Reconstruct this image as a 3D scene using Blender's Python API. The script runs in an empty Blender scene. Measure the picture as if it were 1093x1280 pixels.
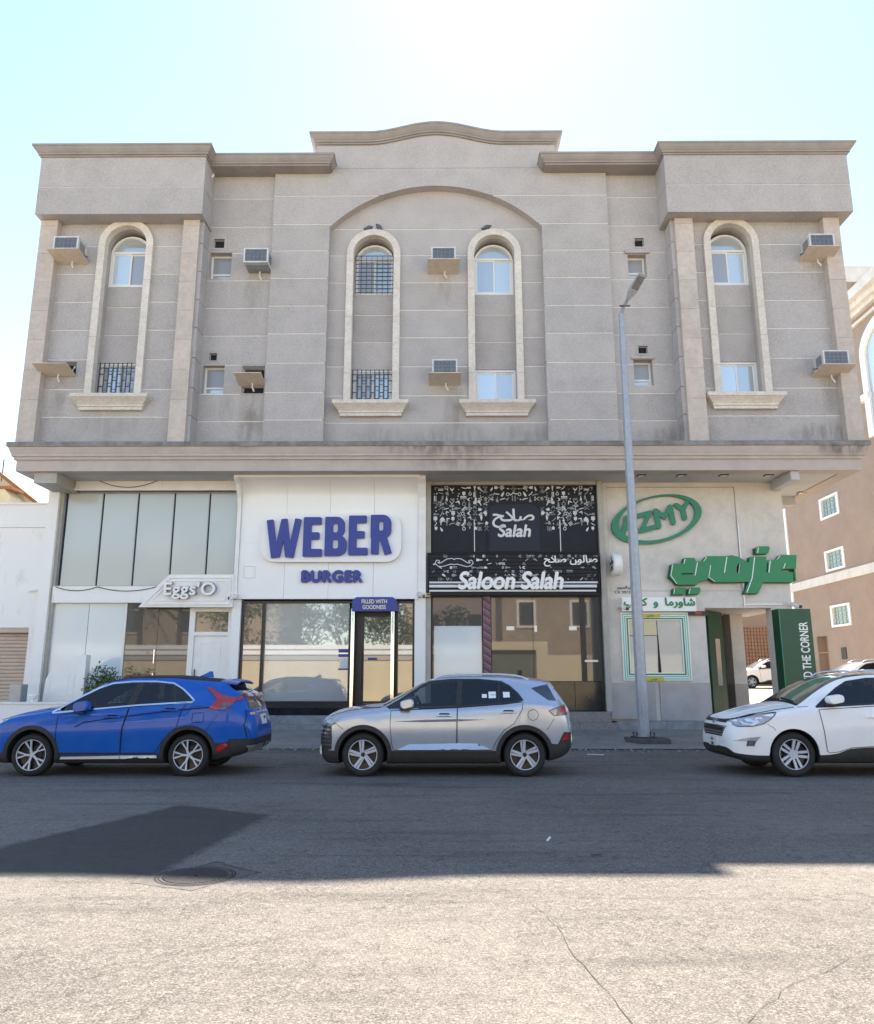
import bpy, bmesh, math, random
import numpy as np
from mathutils import Vector, Matrix, Euler
from mathutils.geometry import tessellate_polygon, delaunay_2d_cdt
from mathutils.bvhtree import BVHTree

SC = bpy.context.scene
COL = SC.collection
R = math.radians
random.seed(7)

# ------------------------------------------------------------------ camera, sky, sun, exposure
cam = bpy.data.cameras.new('camera')
camo = bpy.data.objects.new('camera', cam)
COL.objects.link(camo)
camo.location = (0, 0, 1.52)
camo.rotation_euler = (R(90 + 12.1), 0, R(0.35))
cam.sensor_fit = 'VERTICAL'
cam.sensor_height = 36.0
cam.lens = 36.0 * 970 / 1280
cam.clip_start = 0.1
cam.clip_end = 2000
SC.camera = camo

SUN_EL, SUN_AZ = 53.0, 5.0          # elevation; degrees to the right of straight ahead (+Y)
world = bpy.data.worlds.new('World')
SC.world = world
world.use_nodes = True
wnt = world.node_tree
bg = wnt.nodes['Background']
sky = wnt.nodes.new('ShaderNodeTexSky')
sky.sky_type = 'NISHITA'
sky.sun_disc = False
sky.sun_elevation = R(SUN_EL)
sky.sun_rotation = R(SUN_AZ)
sky.air_density = 1.0
sky.dust_density = 0.10
sky.ozone_density = 1.0
wnt.links.new(sky.outputs[0], bg.inputs[0])
bg.inputs[1].default_value = 0.069

sl = bpy.data.lights.new('sun', 'SUN')
sl.energy = 2.8
sl.angle = R(0.55)
sl.color = (1.0, 0.94, 0.86)
so = bpy.data.objects.new('sun', sl)
COL.objects.link(so)
so.location = (4, 40, 50)
_d = Vector((math.sin(R(SUN_AZ)) * math.cos(R(SUN_EL)), math.cos(R(SUN_AZ)) * math.cos(R(SUN_EL)), math.sin(R(SUN_EL))))
so.rotation_euler = _d.to_track_quat('Z', 'Y').to_euler()

SC.view_settings.view_transform = 'Standard'
SC.view_settings.look = 'None'
SC.view_settings.gamma = 1.0
SC.view_settings.use_curve_mapping = False
SC.view_settings.exposure = 2.50
SC.view_settings.use_white_balance = True      # a camera set for open shade
SC.view_settings.white_balance_temperature = 6850
SC.view_settings.white_balance_tint = 10
SC.render.engine = 'CYCLES'
SC.cycles.max_bounces = 8
SC.cycles.use_denoising = True

# ------------------------------------------------------------------ materials
def _n(nt, t, **kw):
    n = nt.nodes.new(t)
    for k, v in kw.items():
        setattr(n, k, v)
    return n

def mat(name, col, col2=None, scale=6.0, rough=0.6, bump=0.0, bscale=60.0, metal=0.0, coat=0.0, spec=0.5,
        speck=None, speck_scale=120.0, speck_amt=0.5, detail=5.0, stretch=(1, 1, 1), lo=0.35, hi=0.65,
        stains=None, stain_col=(0.16, 0.13, 0.10), trans=0.0, alpha=1.0, ior=1.5):
    """Principled material with two layers of procedural variation, fine relief and optional placed stains."""
    m = bpy.data.materials.new(name)
    m.use_nodes = True
    nt = m.node_tree
    b = nt.nodes['Principled BSDF']
    b.inputs['Base Color'].default_value = (*col, 1)
    b.inputs['Roughness'].default_value = rough
    b.inputs['Metallic'].default_value = metal
    b.inputs['Coat Weight'].default_value = coat
    b.inputs['Coat Roughness'].default_value = 0.04
    b.inputs['Specular IOR Level'].default_value = spec
    b.inputs['IOR'].default_value = ior
    b.inputs['Transmission Weight'].default_value = trans
    b.inputs['Alpha'].default_value = alpha
    need = col2 or speck or bump or stains
    if not need:
        return m
    tc = _n(nt, 'ShaderNodeTexCoord')
    mp = _n(nt, 'ShaderNodeMapping')
    mp.inputs['Scale'].default_value = stretch
    geo = _n(nt, 'ShaderNodeNewGeometry')
    nt.links.new(tc.outputs['Object'], mp.inputs['Vector'])
    cur = None
    if col2:
        no = _n(nt, 'ShaderNodeTexNoise')
        no.inputs['Scale'].default_value = scale
        no.inputs['Detail'].default_value = detail
        no.inputs['Roughness'].default_value = 0.62
        nt.links.new(mp.outputs[0], no.inputs['Vector'])
        rp = _n(nt, 'ShaderNodeMapRange')
        rp.inputs['From Min'].default_value = lo
        rp.inputs['From Max'].default_value = hi
        nt.links.new(no.outputs['Fac'], rp.inputs['Value'])
        mx = _n(nt, 'ShaderNodeMix', data_type='RGBA')
        mx.inputs['A'].default_value = (*col, 1)
        mx.inputs['B'].default_value = (*col2, 1)
        nt.links.new(rp.outputs[0], mx.inputs['Factor'])
        cur = mx.outputs['Result']
    if speck:
        no = _n(nt, 'ShaderNodeTexNoise')
        no.inputs['Scale'].default_value = speck_scale
        no.inputs['Detail'].default_value = 3.0
        no.inputs['Roughness'].default_value = 0.7
        nt.links.new(tc.outputs['Object'], no.inputs['Vector'])
        rp = _n(nt, 'ShaderNodeMapRange')
        rp.inputs['From Min'].default_value = 0.42
        rp.inputs['From Max'].default_value = 0.62
        rp.inputs['To Max'].default_value = speck_amt
        nt.links.new(no.outputs['Fac'], rp.inputs['Value'])
        mx = _n(nt, 'ShaderNodeMix', data_type='RGBA')
        if cur is None:
            mx.inputs['A'].default_value = (*col, 1)
        else:
            nt.links.new(cur, mx.inputs['A'])
        mx.inputs['B'].default_value = (*speck, 1)
        nt.links.new(rp.outputs[0], mx.inputs['Factor'])
        cur = mx.outputs['Result']
    if stains:
        # dirt runs: each (x, z, half width, half height, amount) is an elliptical mask broken up by streaky noise
        sx = _n(nt, 'ShaderNodeSeparateXYZ')
        nt.links.new(geo.outputs['Position'], sx.inputs[0])
        st = _n(nt, 'ShaderNodeTexNoise')
        st.inputs['Scale'].default_value = 3.0
        st.inputs['Detail'].default_value = 6.0
        mp2 = _n(nt, 'ShaderNodeMapping')
        mp2.inputs['Scale'].default_value = (2.2, 2.2, 0.55)
        nt.links.new(geo.outputs['Position'], mp2.inputs['Vector'])
        nt.links.new(mp2.outputs[0], st.inputs['Vector'])
        total = None
        def mth(op, a, bb):
            n = _n(nt, 'ShaderNodeMath', operation=op)
            for i, v in enumerate((a, bb)):
                if isinstance(v, (int, float)):
                    n.inputs[i].default_value = v
                elif v is not None:
                    nt.links.new(v, n.inputs[i])
            return n.outputs[0]
        for (x, z, hw, hh, amt) in stains:
            dx = mth('DIVIDE', mth('SUBTRACT', sx.outputs[0], x), hw)
            dz = mth('DIVIDE', mth('SUBTRACT', sx.outputs[2], z), hh)
            r2 = mth('ADD', mth('MULTIPLY', dx, dx), mth('MULTIPLY', dz, dz))
            g = mth('MULTIPLY', mth('MAXIMUM', mth('SUBTRACT', 1.0, r2), 0.0), amt)
            total = g if total is None else mth('MAXIMUM', total, g)
        rp = _n(nt, 'ShaderNodeMapRange')
        rp.inputs['From Min'].default_value = 0.38
        rp.inputs['From Max'].default_value = 0.62
        rp.inputs['To Min'].default_value = 0.25
        nt.links.new(st.outputs['Fac'], rp.inputs['Value'])
        f = mth('MULTIPLY', total, rp.outputs[0])
        mx = _n(nt, 'ShaderNodeMix', data_type='RGBA')
        if cur is None:
            mx.inputs['A'].default_value = (*col, 1)
        else:
            nt.links.new(cur, mx.inputs['A'])
        mx.inputs['B'].default_value = (*stain_col, 1)
        nt.links.new(f, mx.inputs['Factor'])
        cur = mx.outputs['Result']
    if cur is not None:
        nt.links.new(cur, b.inputs['Base Color'])
    if bump:
        no = _n(nt, 'ShaderNodeTexNoise')
        no.inputs['Scale'].default_value = bscale
        no.inputs['Detail'].default_value = 4.0
        nt.links.new(tc.outputs['Object'], no.inputs['Vector'])
        bp = _n(nt, 'ShaderNodeBump')
        bp.inputs['Strength'].default_value = bump
        bp.inputs['Distance'].default_value = 0.02
        nt.links.new(no.outputs['Fac'], bp.inputs['Height'])
        nt.links.new(bp.outputs[0], b.inputs['Normal'])
    return m

def panel_variation(m, amt):
    """every separately built panel a touch lighter or darker than its neighbour"""
    nt = m.node_tree
    b = nt.nodes['Principled BSDF']
    src = b.inputs['Base Color'].links[0].from_socket
    oi = _n(nt, 'ShaderNodeObjectInfo')
    r = _n(nt, 'ShaderNodeMapRange')
    r.inputs['To Min'].default_value = 1 - amt; r.inputs['To Max'].default_value = 1 + amt
    nt.links.new(oi.outputs['Random'], r.inputs['Value'])
    h = _n(nt, 'ShaderNodeHueSaturation')
    nt.links.new(r.outputs[0], h.inputs['Value'])
    nt.links.new(src, h.inputs['Color'])
    nt.links.new(h.outputs[0], b.inputs['Base Color'])

def glass(name, tint, refl=0.35, rough=0.02, tint2=None, scale=1.5):
    """Pane that reflects the street over a tinted or frosted body."""
    m = bpy.data.materials.new(name)
    m.use_nodes = True
    nt = m.node_tree
    b = nt.nodes['Principled BSDF']
    out = nt.nodes['Material Output']
    b.inputs['Base Color'].default_value = (*tint, 1)
    b.inputs['Roughness'].default_value = 0.35
    if tint2:
        tc = _n(nt, 'ShaderNodeTexCoord')
        no = _n(nt, 'ShaderNodeTexNoise')
        no.inputs['Scale'].default_value = scale
        nt.links.new(tc.outputs['Object'], no.inputs['Vector'])
        mx = _n(nt, 'ShaderNodeMix', data_type='RGBA')
        mx.inputs['A'].default_value = (*tint, 1)
        mx.inputs['B'].default_value = (*tint2, 1)
        nt.links.new(no.outputs['Fac'], mx.inputs['Factor'])
        nt.links.new(mx.outputs['Result'], b.inputs['Base Color'])
    g = _n(nt, 'ShaderNodeBsdfGlossy')
    g.inputs['Roughness'].default_value = rough
    g.inputs['Color'].default_value = (0.95, 0.95, 0.94, 1)
    ms = _n(nt, 'ShaderNodeMixShader')
    fr = _n(nt, 'ShaderNodeFresnel')
    fr.inputs['IOR'].default_value = 1.5
    ad = _n(nt, 'ShaderNodeMath', operation='ADD', use_clamp=True)
    ad.inputs[1].default_value = refl
    nt.links.new(fr.outputs[0], ad.inputs[0])
    nt.links.new(ad.outputs[0], ms.inputs[0])
    nt.links.new(b.outputs[0], ms.inputs[1])
    nt.links.new(g.outputs[0], ms.inputs[2])
    nt.links.new(ms.outputs[0], out.inputs['Surface'])
    return m

STAINS = [(-8.67, 8.05, 0.9, 0.45, 0.25), (7.93, 8.0, 0.9, 0.45, 0.25), (0.1, 12.2, 0.22, 0.6, 0.35), (10.2, 12.2, 0.22, 0.6, 0.3), (10.2, 8.9, 0.25, 0.7, 0.4), (-10.1, 8.7, 0.25, 0.7, 0.4), (-5.75, 8.6, 0.25, 0.5, 0.3), (-5.1, 8.3, 0.45, 1.0, 0.6), (0.35, 8.4, 0.35, 1.0, 0.5), (0.3, 7.75, 1.6, 0.5, 0.42), (10.0, 7.75, 1.1, 0.35, 0.65),
          (-5.2, 11.9, 0.35, 0.9, 0.3), (6.2, 7.8, 1.3, 0.3, 0.5), (-1.6, 7.8, 1.0, 0.35, 0.35), (2.2, 7.9, 0.8, 0.4, 0.45)]
M = {}
M['plaster'] = mat('plaster', (0.445, 0.40, 0.378), (0.37, 0.335, 0.315), 1.6, 0.9, 0.5, 55, speck=(0.58, 0.54, 0.51), speck_scale=34, speck_amt=0.55,
                   stains=STAINS)
M['joint'] = mat('joint', (0.84, 0.80, 0.76), (0.74, 0.70, 0.66), 8, 0.9)
M['pilaster'] = mat('pilaster', (0.61, 0.52, 0.45), (0.52, 0.44, 0.38), 2.4, 0.85, 0.3, 40, speck=(0.46, 0.38, 0.32), speck_scale=9, speck_amt=0.5)
M['cream'] = mat('cream', (0.74, 0.675, 0.59), (0.64, 0.57, 0.49), 3.5, 0.8, 0.25, 50, speck=(0.52, 0.44, 0.37), speck_scale=14, speck_amt=0.35)
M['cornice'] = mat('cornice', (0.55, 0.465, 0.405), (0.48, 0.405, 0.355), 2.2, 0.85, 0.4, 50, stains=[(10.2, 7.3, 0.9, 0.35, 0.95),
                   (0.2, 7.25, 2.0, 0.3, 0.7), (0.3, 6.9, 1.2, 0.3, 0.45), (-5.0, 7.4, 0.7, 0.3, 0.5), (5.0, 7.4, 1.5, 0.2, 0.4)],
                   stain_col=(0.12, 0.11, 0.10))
M['roof_cornice'] = mat('roof_cornice', (0.36, 0.32, 0.295), (0.30, 0.265, 0.245), 2.0, 0.9, 0.4, 50)
M['ledge_cap'] = mat('ledge_cap', (0.30, 0.285, 0.27), (0.17, 0.16, 0.15), 3.5, 0.9, 0.5, 40)
M['soffit'] = mat('soffit', (0.56, 0.55, 0.53), (0.49, 0.48, 0.46), 1.5, 0.9, 0.2, 40)
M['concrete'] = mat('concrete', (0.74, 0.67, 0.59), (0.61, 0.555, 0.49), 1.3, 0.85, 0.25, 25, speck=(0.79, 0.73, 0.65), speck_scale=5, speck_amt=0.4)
M['steel_panel'] = mat('steel_panel', (0.42, 0.42, 0.43), (0.34, 0.33, 0.33), 1.6, 0.42, 0.06, 20, metal=0.5)
M['white_paint'] = mat('white_paint', (0.91, 0.88, 0.83), (0.84, 0.81, 0.76), 2.5, 0.6, 0.08, 30)
M['white_gloss'] = mat('white_gloss', (0.93, 0.905, 0.86), (0.90, 0.875, 0.83), 1.0, 0.22)
M['white_worn'] = mat('white_worn', (0.91, 0.88, 0.83), (0.64, 0.59, 0.53), 2.4, 0.85, 0.3, 30, lo=0.60, hi=0.92, stretch=(1.5, 1.5, 0.6))
M['upvc'] = mat('upvc', (0.78, 0.76, 0.72), rough=0.35)
M['black_metal'] = mat('black_metal', (0.018, 0.018, 0.02), rough=0.35)
M['dark_void'] = mat('dark_void', (0.02, 0.02, 0.022), rough=0.9)
M['grey_metal'] = mat('grey_metal', (0.36, 0.38, 0.41), (0.30, 0.32, 0.35), 6, 0.4, metal=0.6)
M['lamp_paint'] = mat('lamp_paint', (0.42, 0.435, 0.465), (0.35, 0.365, 0.39), 9, 0.42, 0.05, 60, metal=0.25)
M['chrome'] = mat('chrome', (0.80, 0.80, 0.82), rough=0.12, metal=1.0)
M['alu'] = mat('alu', (0.66, 0.67, 0.69), rough=0.32, metal=0.55)
M['satin'] = mat('satin', (0.80, 0.81, 0.83), rough=0.3, metal=0.35)
M['ac_white'] = mat('ac_white', (0.68, 0.67, 0.63), (0.55, 0.53, 0.49), 5, 0.5)
M['ac_dark'] = mat('ac_dark', (0.07, 0.075, 0.085), (0.13, 0.135, 0.14), 20, 0.5)
M['tray_beige'] = mat('tray_beige', (0.66, 0.56, 0.45), (0.58, 0.48, 0.38), 6, 0.6)
M['pvc'] = mat('pvc', (0.70, 0.66, 0.58), rough=0.4)
M['grille_steel'] = mat('grille_steel', (0.06, 0.06, 0.06), rough=0.5)
M['glass_sky'] = glass('glass_sky', (0.36, 0.41, 0.43), 0.28)
M['glass_dim'] = glass('glass_dim', (0.30, 0.29, 0.28), 0.14, 0.05)
M['glass_blue'] = glass('glass_blue', (0.50, 0.60, 0.66), 0.28)
M['glass_dark'] = glass('glass_dark', (0.022, 0.024, 0.026), 0.045)
M['glass_shop'] = glass('glass_shop', (0.07, 0.068, 0.062), 0.17)
M['glass_frost'] = glass('glass_frost', (0.62, 0.69, 0.71), 0.05, 0.08, (0.67, 0.74, 0.75), 0.8)
M['glass_pale'] = glass('glass_pale', (0.52, 0.545, 0.505), 0.02, 0.12, (0.46, 0.485, 0.45), 0.5)
M['glass_block'] = mat('glass_block', (0.24, 0.34, 0.29), (0.16, 0.24, 0.2), 12, 0.12)
M['sign_blue'] = mat('sign_blue', (0.032, 0.048, 0.27), rough=0.4)
M['sign_blue_side'] = mat('sign_blue_side', (0.05, 0.06, 0.20), rough=0.5)
M['sign_white'] = mat('sign_white', (0.91, 0.885, 0.84), rough=0.35)
M['sign_green'] = mat('sign_green', (0.010, 0.225, 0.080), rough=0.35)
M['logo_green'] = mat('logo_green', (0.022, 0.215, 0.115), rough=0.4)
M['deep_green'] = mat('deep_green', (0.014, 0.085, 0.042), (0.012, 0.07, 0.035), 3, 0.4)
M['navy_print'] = mat('navy_print', (0.013, 0.014, 0.019), (0.018, 0.019, 0.023), 2, 0.45, spec=0.25)
M['navy_plain'] = mat('navy_plain', (0.026, 0.028, 0.042), rough=0.45, spec=0.25)
M['print_grey'] = mat('print_grey', (0.30, 0.30, 0.30), rough=0.5)
M['print_white'] = mat('print_white', (0.72, 0.72, 0.70), rough=0.5)
M['slat_dark'] = mat('slat_dark', (0.016, 0.016, 0.018), rough=0.45, spec=0.25)
M['black_tile'] = mat('black_tile', (0.012, 0.012, 0.013), (0.03, 0.03, 0.03), 3, 0.12)
M['beige_frame'] = mat('beige_frame', (0.46, 0.42, 0.36), (0.38, 0.35, 0.30), 4, 0.6)
M['red_print'] = mat('red_print', (0.40, 0.03, 0.03), rough=0.4)
M['yellow_tag'] = mat('yellow_tag', (0.62, 0.48, 0.05), rough=0.5)
M['mint'] = mat('mint', (0.22, 0.52, 0.42), rough=0.4)
M['tan_blind'] = mat('tan_blind', (0.74, 0.63, 0.40), (0.66, 0.55, 0.33), 5, 0.6, stretch=(1, 1, 8))
M['glass_grey'] = glass('glass_grey', (0.30, 0.295, 0.285), 0.02, 0.15)
M['glass_kiosk'] = glass('glass_kiosk', (0.46, 0.49, 0.475), 0.06, 0.04, (0.36, 0.385, 0.375), 1.2)
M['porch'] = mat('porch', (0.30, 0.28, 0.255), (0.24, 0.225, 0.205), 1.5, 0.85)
M['mullion_grey'] = mat('mullion_grey', (0.46, 0.48, 0.46), rough=0.5)
M['wood'] = mat('wood', (0.36, 0.25, 0.13), (0.26, 0.17, 0.09), 3, 0.7, stretch=(1, 6, 6))
M['marble'] = mat('marble', (0.52, 0.45, 0.38), (0.44, 0.38, 0.32), 2, 0.3)
M['step_stone'] = mat('step_stone', (0.30, 0.30, 0.30), (0.20, 0.20, 0.205), 5, 0.6, 0.2, 40)
M['granite'] = mat('granite', (0.28, 0.25, 0.235), (0.19, 0.17, 0.16), 22, 0.45)
M['brown_wall'] = mat('brown_wall', (0.36, 0.268, 0.205), (0.31, 0.23, 0.175), 0.8, 0.85, 0.3, 20)
M['brown_trim'] = mat('brown_trim', (0.72, 0.68, 0.62), (0.62, 0.58, 0.52), 2, 0.7)
M['shutter'] = mat('shutter', (0.60, 0.47, 0.36), (0.53, 0.41, 0.315), 2, 0.55)
M['yellow_wall'] = mat('yellow_wall', (0.66, 0.55, 0.36), (0.60, 0.49, 0.31), 1.2, 0.9)
M['terracotta'] = mat('terracotta', (0.36, 0.16, 0.07), (0.28, 0.12, 0.05), 4, 0.8)
M['leaf'] = mat('leaf', (0.055, 0.085, 0.025), (0.11, 0.14, 0.045), 7, 0.55)
M['bark'] = mat('bark', (0.12, 0.085, 0.055), (0.07, 0.05, 0.035), 8, 0.9, 0.4, 20)
M['bird'] = mat('bird', (0.07, 0.075, 0.085), (0.13, 0.14, 0.15), 20, 0.7)
M['tyre'] = mat('tyre', (0.013, 0.013, 0.014), (0.022, 0.021, 0.02), 9, 0.75)
M['rubber'] = mat('rubber', (0.02, 0.02, 0.021), (0.028, 0.027, 0.026), 14, 0.65)
M['alloy'] = mat('alloy', (0.50, 0.55, 0.62), rough=0.38, metal=0.15)
M['alloy_dark'] = mat('alloy_dark', (0.025, 0.025, 0.027), rough=0.3, metal=0.4)
M['car_glass'] = glass('car_glass', (0.012, 0.014, 0.017), 0.03)
M['car_glass_light'] = glass('car_glass_light', (0.06, 0.075, 0.072), 0.10)
M['lamp_red'] = mat('lamp_red', (0.45, 0.012, 0.012), (0.30, 0.008, 0.01), 14, 0.12, coat=1.0)
M['lamp_clear'] = mat('lamp_clear', (0.48, 0.50, 0.51), (0.30, 0.32, 0.33), 11, 0.08, coat=1.0)
M['lamp_dark'] = mat('lamp_dark', (0.06, 0.06, 0.065), (0.14, 0.14, 0.15), 16, 0.1, coat=1.0)
M['amber'] = mat('amber', (0.72, 0.50, 0.20), rough=0.4)
M['plate'] = mat('plate', (0.74, 0.74, 0.72), rough=0.4)
M['paper'] = mat('paper', (0.78, 0.79, 0.78), rough=0.6)
M['seam'] = mat('seam', (0.008, 0.008, 0.009), rough=0.9)
def carpaint(name, col, metal, rough, flake=None):
    return mat(name, col, flake, 900, rough, metal=metal, coat=0.6, spec=0.05, detail=1, speck=(0.30, 0.27, 0.23), speck_scale=1.7, speck_amt=0.045)
M['paint_blue'] = carpaint('paint_blue', (0.002, 0.085, 0.40), 0.0, 0.36, (0.004, 0.105, 0.46))
M['paint_silver'] = carpaint('paint_silver', (0.42, 0.475, 0.56), 0.5, 0.24, (0.48, 0.535, 0.62))
M['paint_white'] = carpaint('paint_white', (0.92, 0.91, 0.89), 0.0, 0.3)
def clear_glass(name, tint, refl):
    m = bpy.data.materials.new(name)
    m.use_nodes = True
    nt = m.node_tree
    out = nt.nodes['Material Output']
    t = _n(nt, 'ShaderNodeBsdfTransparent'); t.inputs['Color'].default_value = (*tint, 1)
    g = _n(nt, 'ShaderNodeBsdfGlossy'); g.inputs['Roughness'].default_value = 0.01
    fr = _n(nt, 'ShaderNodeFresnel'); fr.inputs['IOR'].default_value = 1.5
    ad = _n(nt, 'ShaderNodeMath', operation='ADD', use_clamp=True); ad.inputs[1].default_value = refl
    ms = _n(nt, 'ShaderNodeMixShader')
    nt.links.new(fr.outputs[0], ad.inputs[0]); nt.links.new(ad.outputs[0], ms.inputs[0])
    nt.links.new(t.outputs[0], ms.inputs[1]); nt.links.new(g.outputs[0], ms.inputs[2]); nt.links.new(ms.outputs[0], out.inputs['Surface'])
    return m
M['window_clear'] = clear_glass('window_clear', (0.42, 0.45, 0.45), 0.03)
M['window_privacy'] = clear_glass('window_privacy', (0.16, 0.17, 0.18), 0.03)
M['seat_cloth'] = mat('seat_cloth', (0.035, 0.034, 0.033), (0.05, 0.048, 0.046), 20, 0.8)
M['cabin_trim'] = mat('cabin_trim', (0.05, 0.048, 0.046), rough=0.8)
M['roof_black'] = mat('roof_black', (0.008, 0.008, 0.01), rough=0.06, coat=1.0)

panel_variation(M['plaster'], 0.06)
panel_variation(M['pilaster'], 0.06)
panel_variation(M['cream'], 0.05)
# ------------------------------------------------------------------ mesh helpers
def root(name, label, cat, loc=(0, 0, 0), group=None, rz=0.0, kind=None):
    o = bpy.data.objects.new(name, None)
    COL.objects.link(o)
    o.empty_display_size = 0.2
    o.location = loc
    o.rotation_euler = (0, 0, rz)
    if kind:
        o['kind'] = kind
    else:
        o['label'] = label
        o['category'] = cat
    if group:
        o['group'] = group
    return o

def tag(o, label, cat, group=None):
    o['label'] = label
    o['category'] = cat
    if group:
        o['group'] = group
    return o

def wloc(o):
    v = Vector((0, 0, 0))
    while o is not None:
        v += o.location
        o = o.parent
    return v

class MB:
    """collects geometry (in world or thing space) and links it as ONE mesh object"""
    def __init__(s):
        s.v = []; s.f = []; s.mi = []; s.m = 0
    def add(s, vs, fs):
        k = len(s.v)
        s.v += [tuple(p) for p in vs]
        s.f += [tuple(i + k for i in f) for f in fs]
        s.mi += [s.m] * len(fs)
        return s
    def box(s, x0, x1, y0, y1, z0, z1):
        vs = [(x, y, z) for z in (z0, z1) for y in (y0, y1) for x in (x0, x1)]
        return s.add(vs, [(0, 2, 3, 1), (4, 5, 7, 6), (0, 1, 5, 4), (2, 6, 7, 3), (0, 4, 6, 2), (1, 3, 7, 5)])
    def obox(s, c, ax, ay, az, hx, hy, hz):
        c = Vector(c); ax = Vector(ax).normalized() * hx; ay = Vector(ay).normalized() * hy; az = Vector(az).normalized() * hz
        vs = [c + i * ax + j * ay + k * az for k in (-1, 1) for j in (-1, 1) for i in (-1, 1)]
        return s.add(vs, [(0, 2, 3, 1), (4, 5, 7, 6), (0, 1, 5, 4), (2, 6, 7, 3), (0, 4, 6, 2), (1, 3, 7, 5)])
    def prism(s, loops, y0, y1, back=True):
        """loops of (x, z); extruded in y from the front y0 to the back y1"""
        pl = [[Vector((p[0], p[1], 0)) for p in l] for l in loops]
        tri = tessellate_polygon(pl)
        flat = [p for l in loops for p in l]
        n = len(flat)
        vs = [(p[0], y0, p[1]) for p in flat] + [(p[0], y1, p[1]) for p in flat]
        fs = []
        for t in tri:
            a, b, c = (flat[i] for i in t)
            ar = (b[0] - a[0]) * (c[1] - a[1]) - (c[0] - a[0]) * (b[1] - a[1])
            if abs(ar) < 1e-10:
                continue
            t = tuple(t) if ar > 0 else tuple(reversed(t))
            fs.append(t)
            if back:
                fs.append(tuple(n + i for i in reversed(t)))
        k = 0
        for li, l in enumerate(loops):
            ar = sum(l[i][0] * l[(i + 1) % len(l)][1] - l[(i + 1) % len(l)][0] * l[i][1] for i in range(len(l)))
            for i in range(len(l)):
                a, b = k + i, k + (i + 1) % len(l)
                q = (a, n + a, n + b, b)
                if (ar > 0) != (li == 0):
                    q = tuple(reversed(q))
                fs.append(q)
            k += len(l)
        return s.add(vs, fs)
    def prism_x(s, loop, x0, x1):
        """loop of (y, z) extruded along x"""
        k = MB().prism([loop], x0, x1)
        return s.add([(v[1], v[0], v[2]) for v in k.v], [tuple(reversed(f)) for f in k.f])
    def tube(s, path, r, n=8, cap=True, r2=None):
        path = [Vector(p) for p in path]
        vs = []; fs = []
        up = Vector((0.123, 0.31, 0.94)).normalized()
        for i, p in enumerate(path):
            d = (path[min(i + 1, len(path) - 1)] - path[max(i - 1, 0)]).normalized()
            a = d.cross(up)
            if a.length < 0.05:
                a = d.cross(Vector((1, 0, 0)))
            a.normalize(); b = d.cross(a)
            t = i / max(1, len(path) - 1)
            rr = r if r2 is None else r + (r2 - r) * t
            vs += [p + rr * (math.cos(2 * math.pi * k / n) * a + math.sin(2 * math.pi * k / n) * b) for k in range(n)]
        for i in range(len(path) - 1):
            for k in range(n):
                a, b = i * n + k, i * n + (k + 1) % n
                fs.append((a, b, b + n, a + n))
        if cap:
            fs.append(tuple(reversed(range(n))))
            fs.append(tuple(range((len(path) - 1) * n, len(path) * n)))
        return s.add(vs, fs)
    def lathe(s, prof, n=32, axis='Z', c=(0, 0, 0)):
        """prof of (radius, height) revolved round an axis"""
        vs = []; fs = []
        for (r, h) in prof:
            for k in range(n):
                a = 2 * math.pi * k / n
                p = (r * math.cos(a), r * math.sin(a), h)
                if axis == 'Y':
                    p = (p[0], p[2], p[1])
                elif axis == 'X':
                    p = (p[2], p[0], p[1])
                vs.append((p[0] + c[0], p[1] + c[1], p[2] + c[2]))
        for i in range(len(prof) - 1):
            for k in range(n):
                a, b = i * n + k, i * n + (k + 1) % n
                f = (a, b, b + n, a + n)
                fs.append(f if axis != 'Y' else tuple(reversed(f)))
        return s.add(vs, fs)
    def build(s, name, m, parent=None, smooth=False, bevel=0.0, angle=40, kind=None):
        o0 = wloc(parent) if parent is not None else Vector((0, 0, 0))
        me = bpy.data.meshes.new(name)
        me.from_pydata([(v[0] - o0.x, v[1] - o0.y, v[2] - o0.z) for v in s.v], [], s.f)
        ms = m if isinstance(m, (list, tuple)) else [m]
        for k in ms:
            me.materials.append(M[k] if isinstance(k, str) else k)
        if len(ms) > 1:
            me.polygons.foreach_set('material_index', s.mi)
        if smooth:
            me.polygons.foreach_set('use_smooth', [True] * len(me.polygons))
            me.update()
            try:
                me.set_sharp_from_angle(angle=R(angle))
            except Exception:
                pass
        me.update()
        o = bpy.data.objects.new(name, me)
        COL.objects.link(o)
        o.parent = parent
        if bevel:
            b = o.modifiers.new('bevel', 'BEVEL')
            b.width = bevel; b.segments = 2; b.limit_method = 'ANGLE'
        if kind:
            o['kind'] = kind
        return o

def bx(name, m, parent, *a, bevel=0.0):
    return MB().box(*a).build(name, m, parent, bevel=bevel)

def dup(o, parent=None):
    c = o.copy()
    COL.objects.link(c)
    c.parent = parent
    for ch in list(o.children):
        dup(ch, c)
    return c

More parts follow.
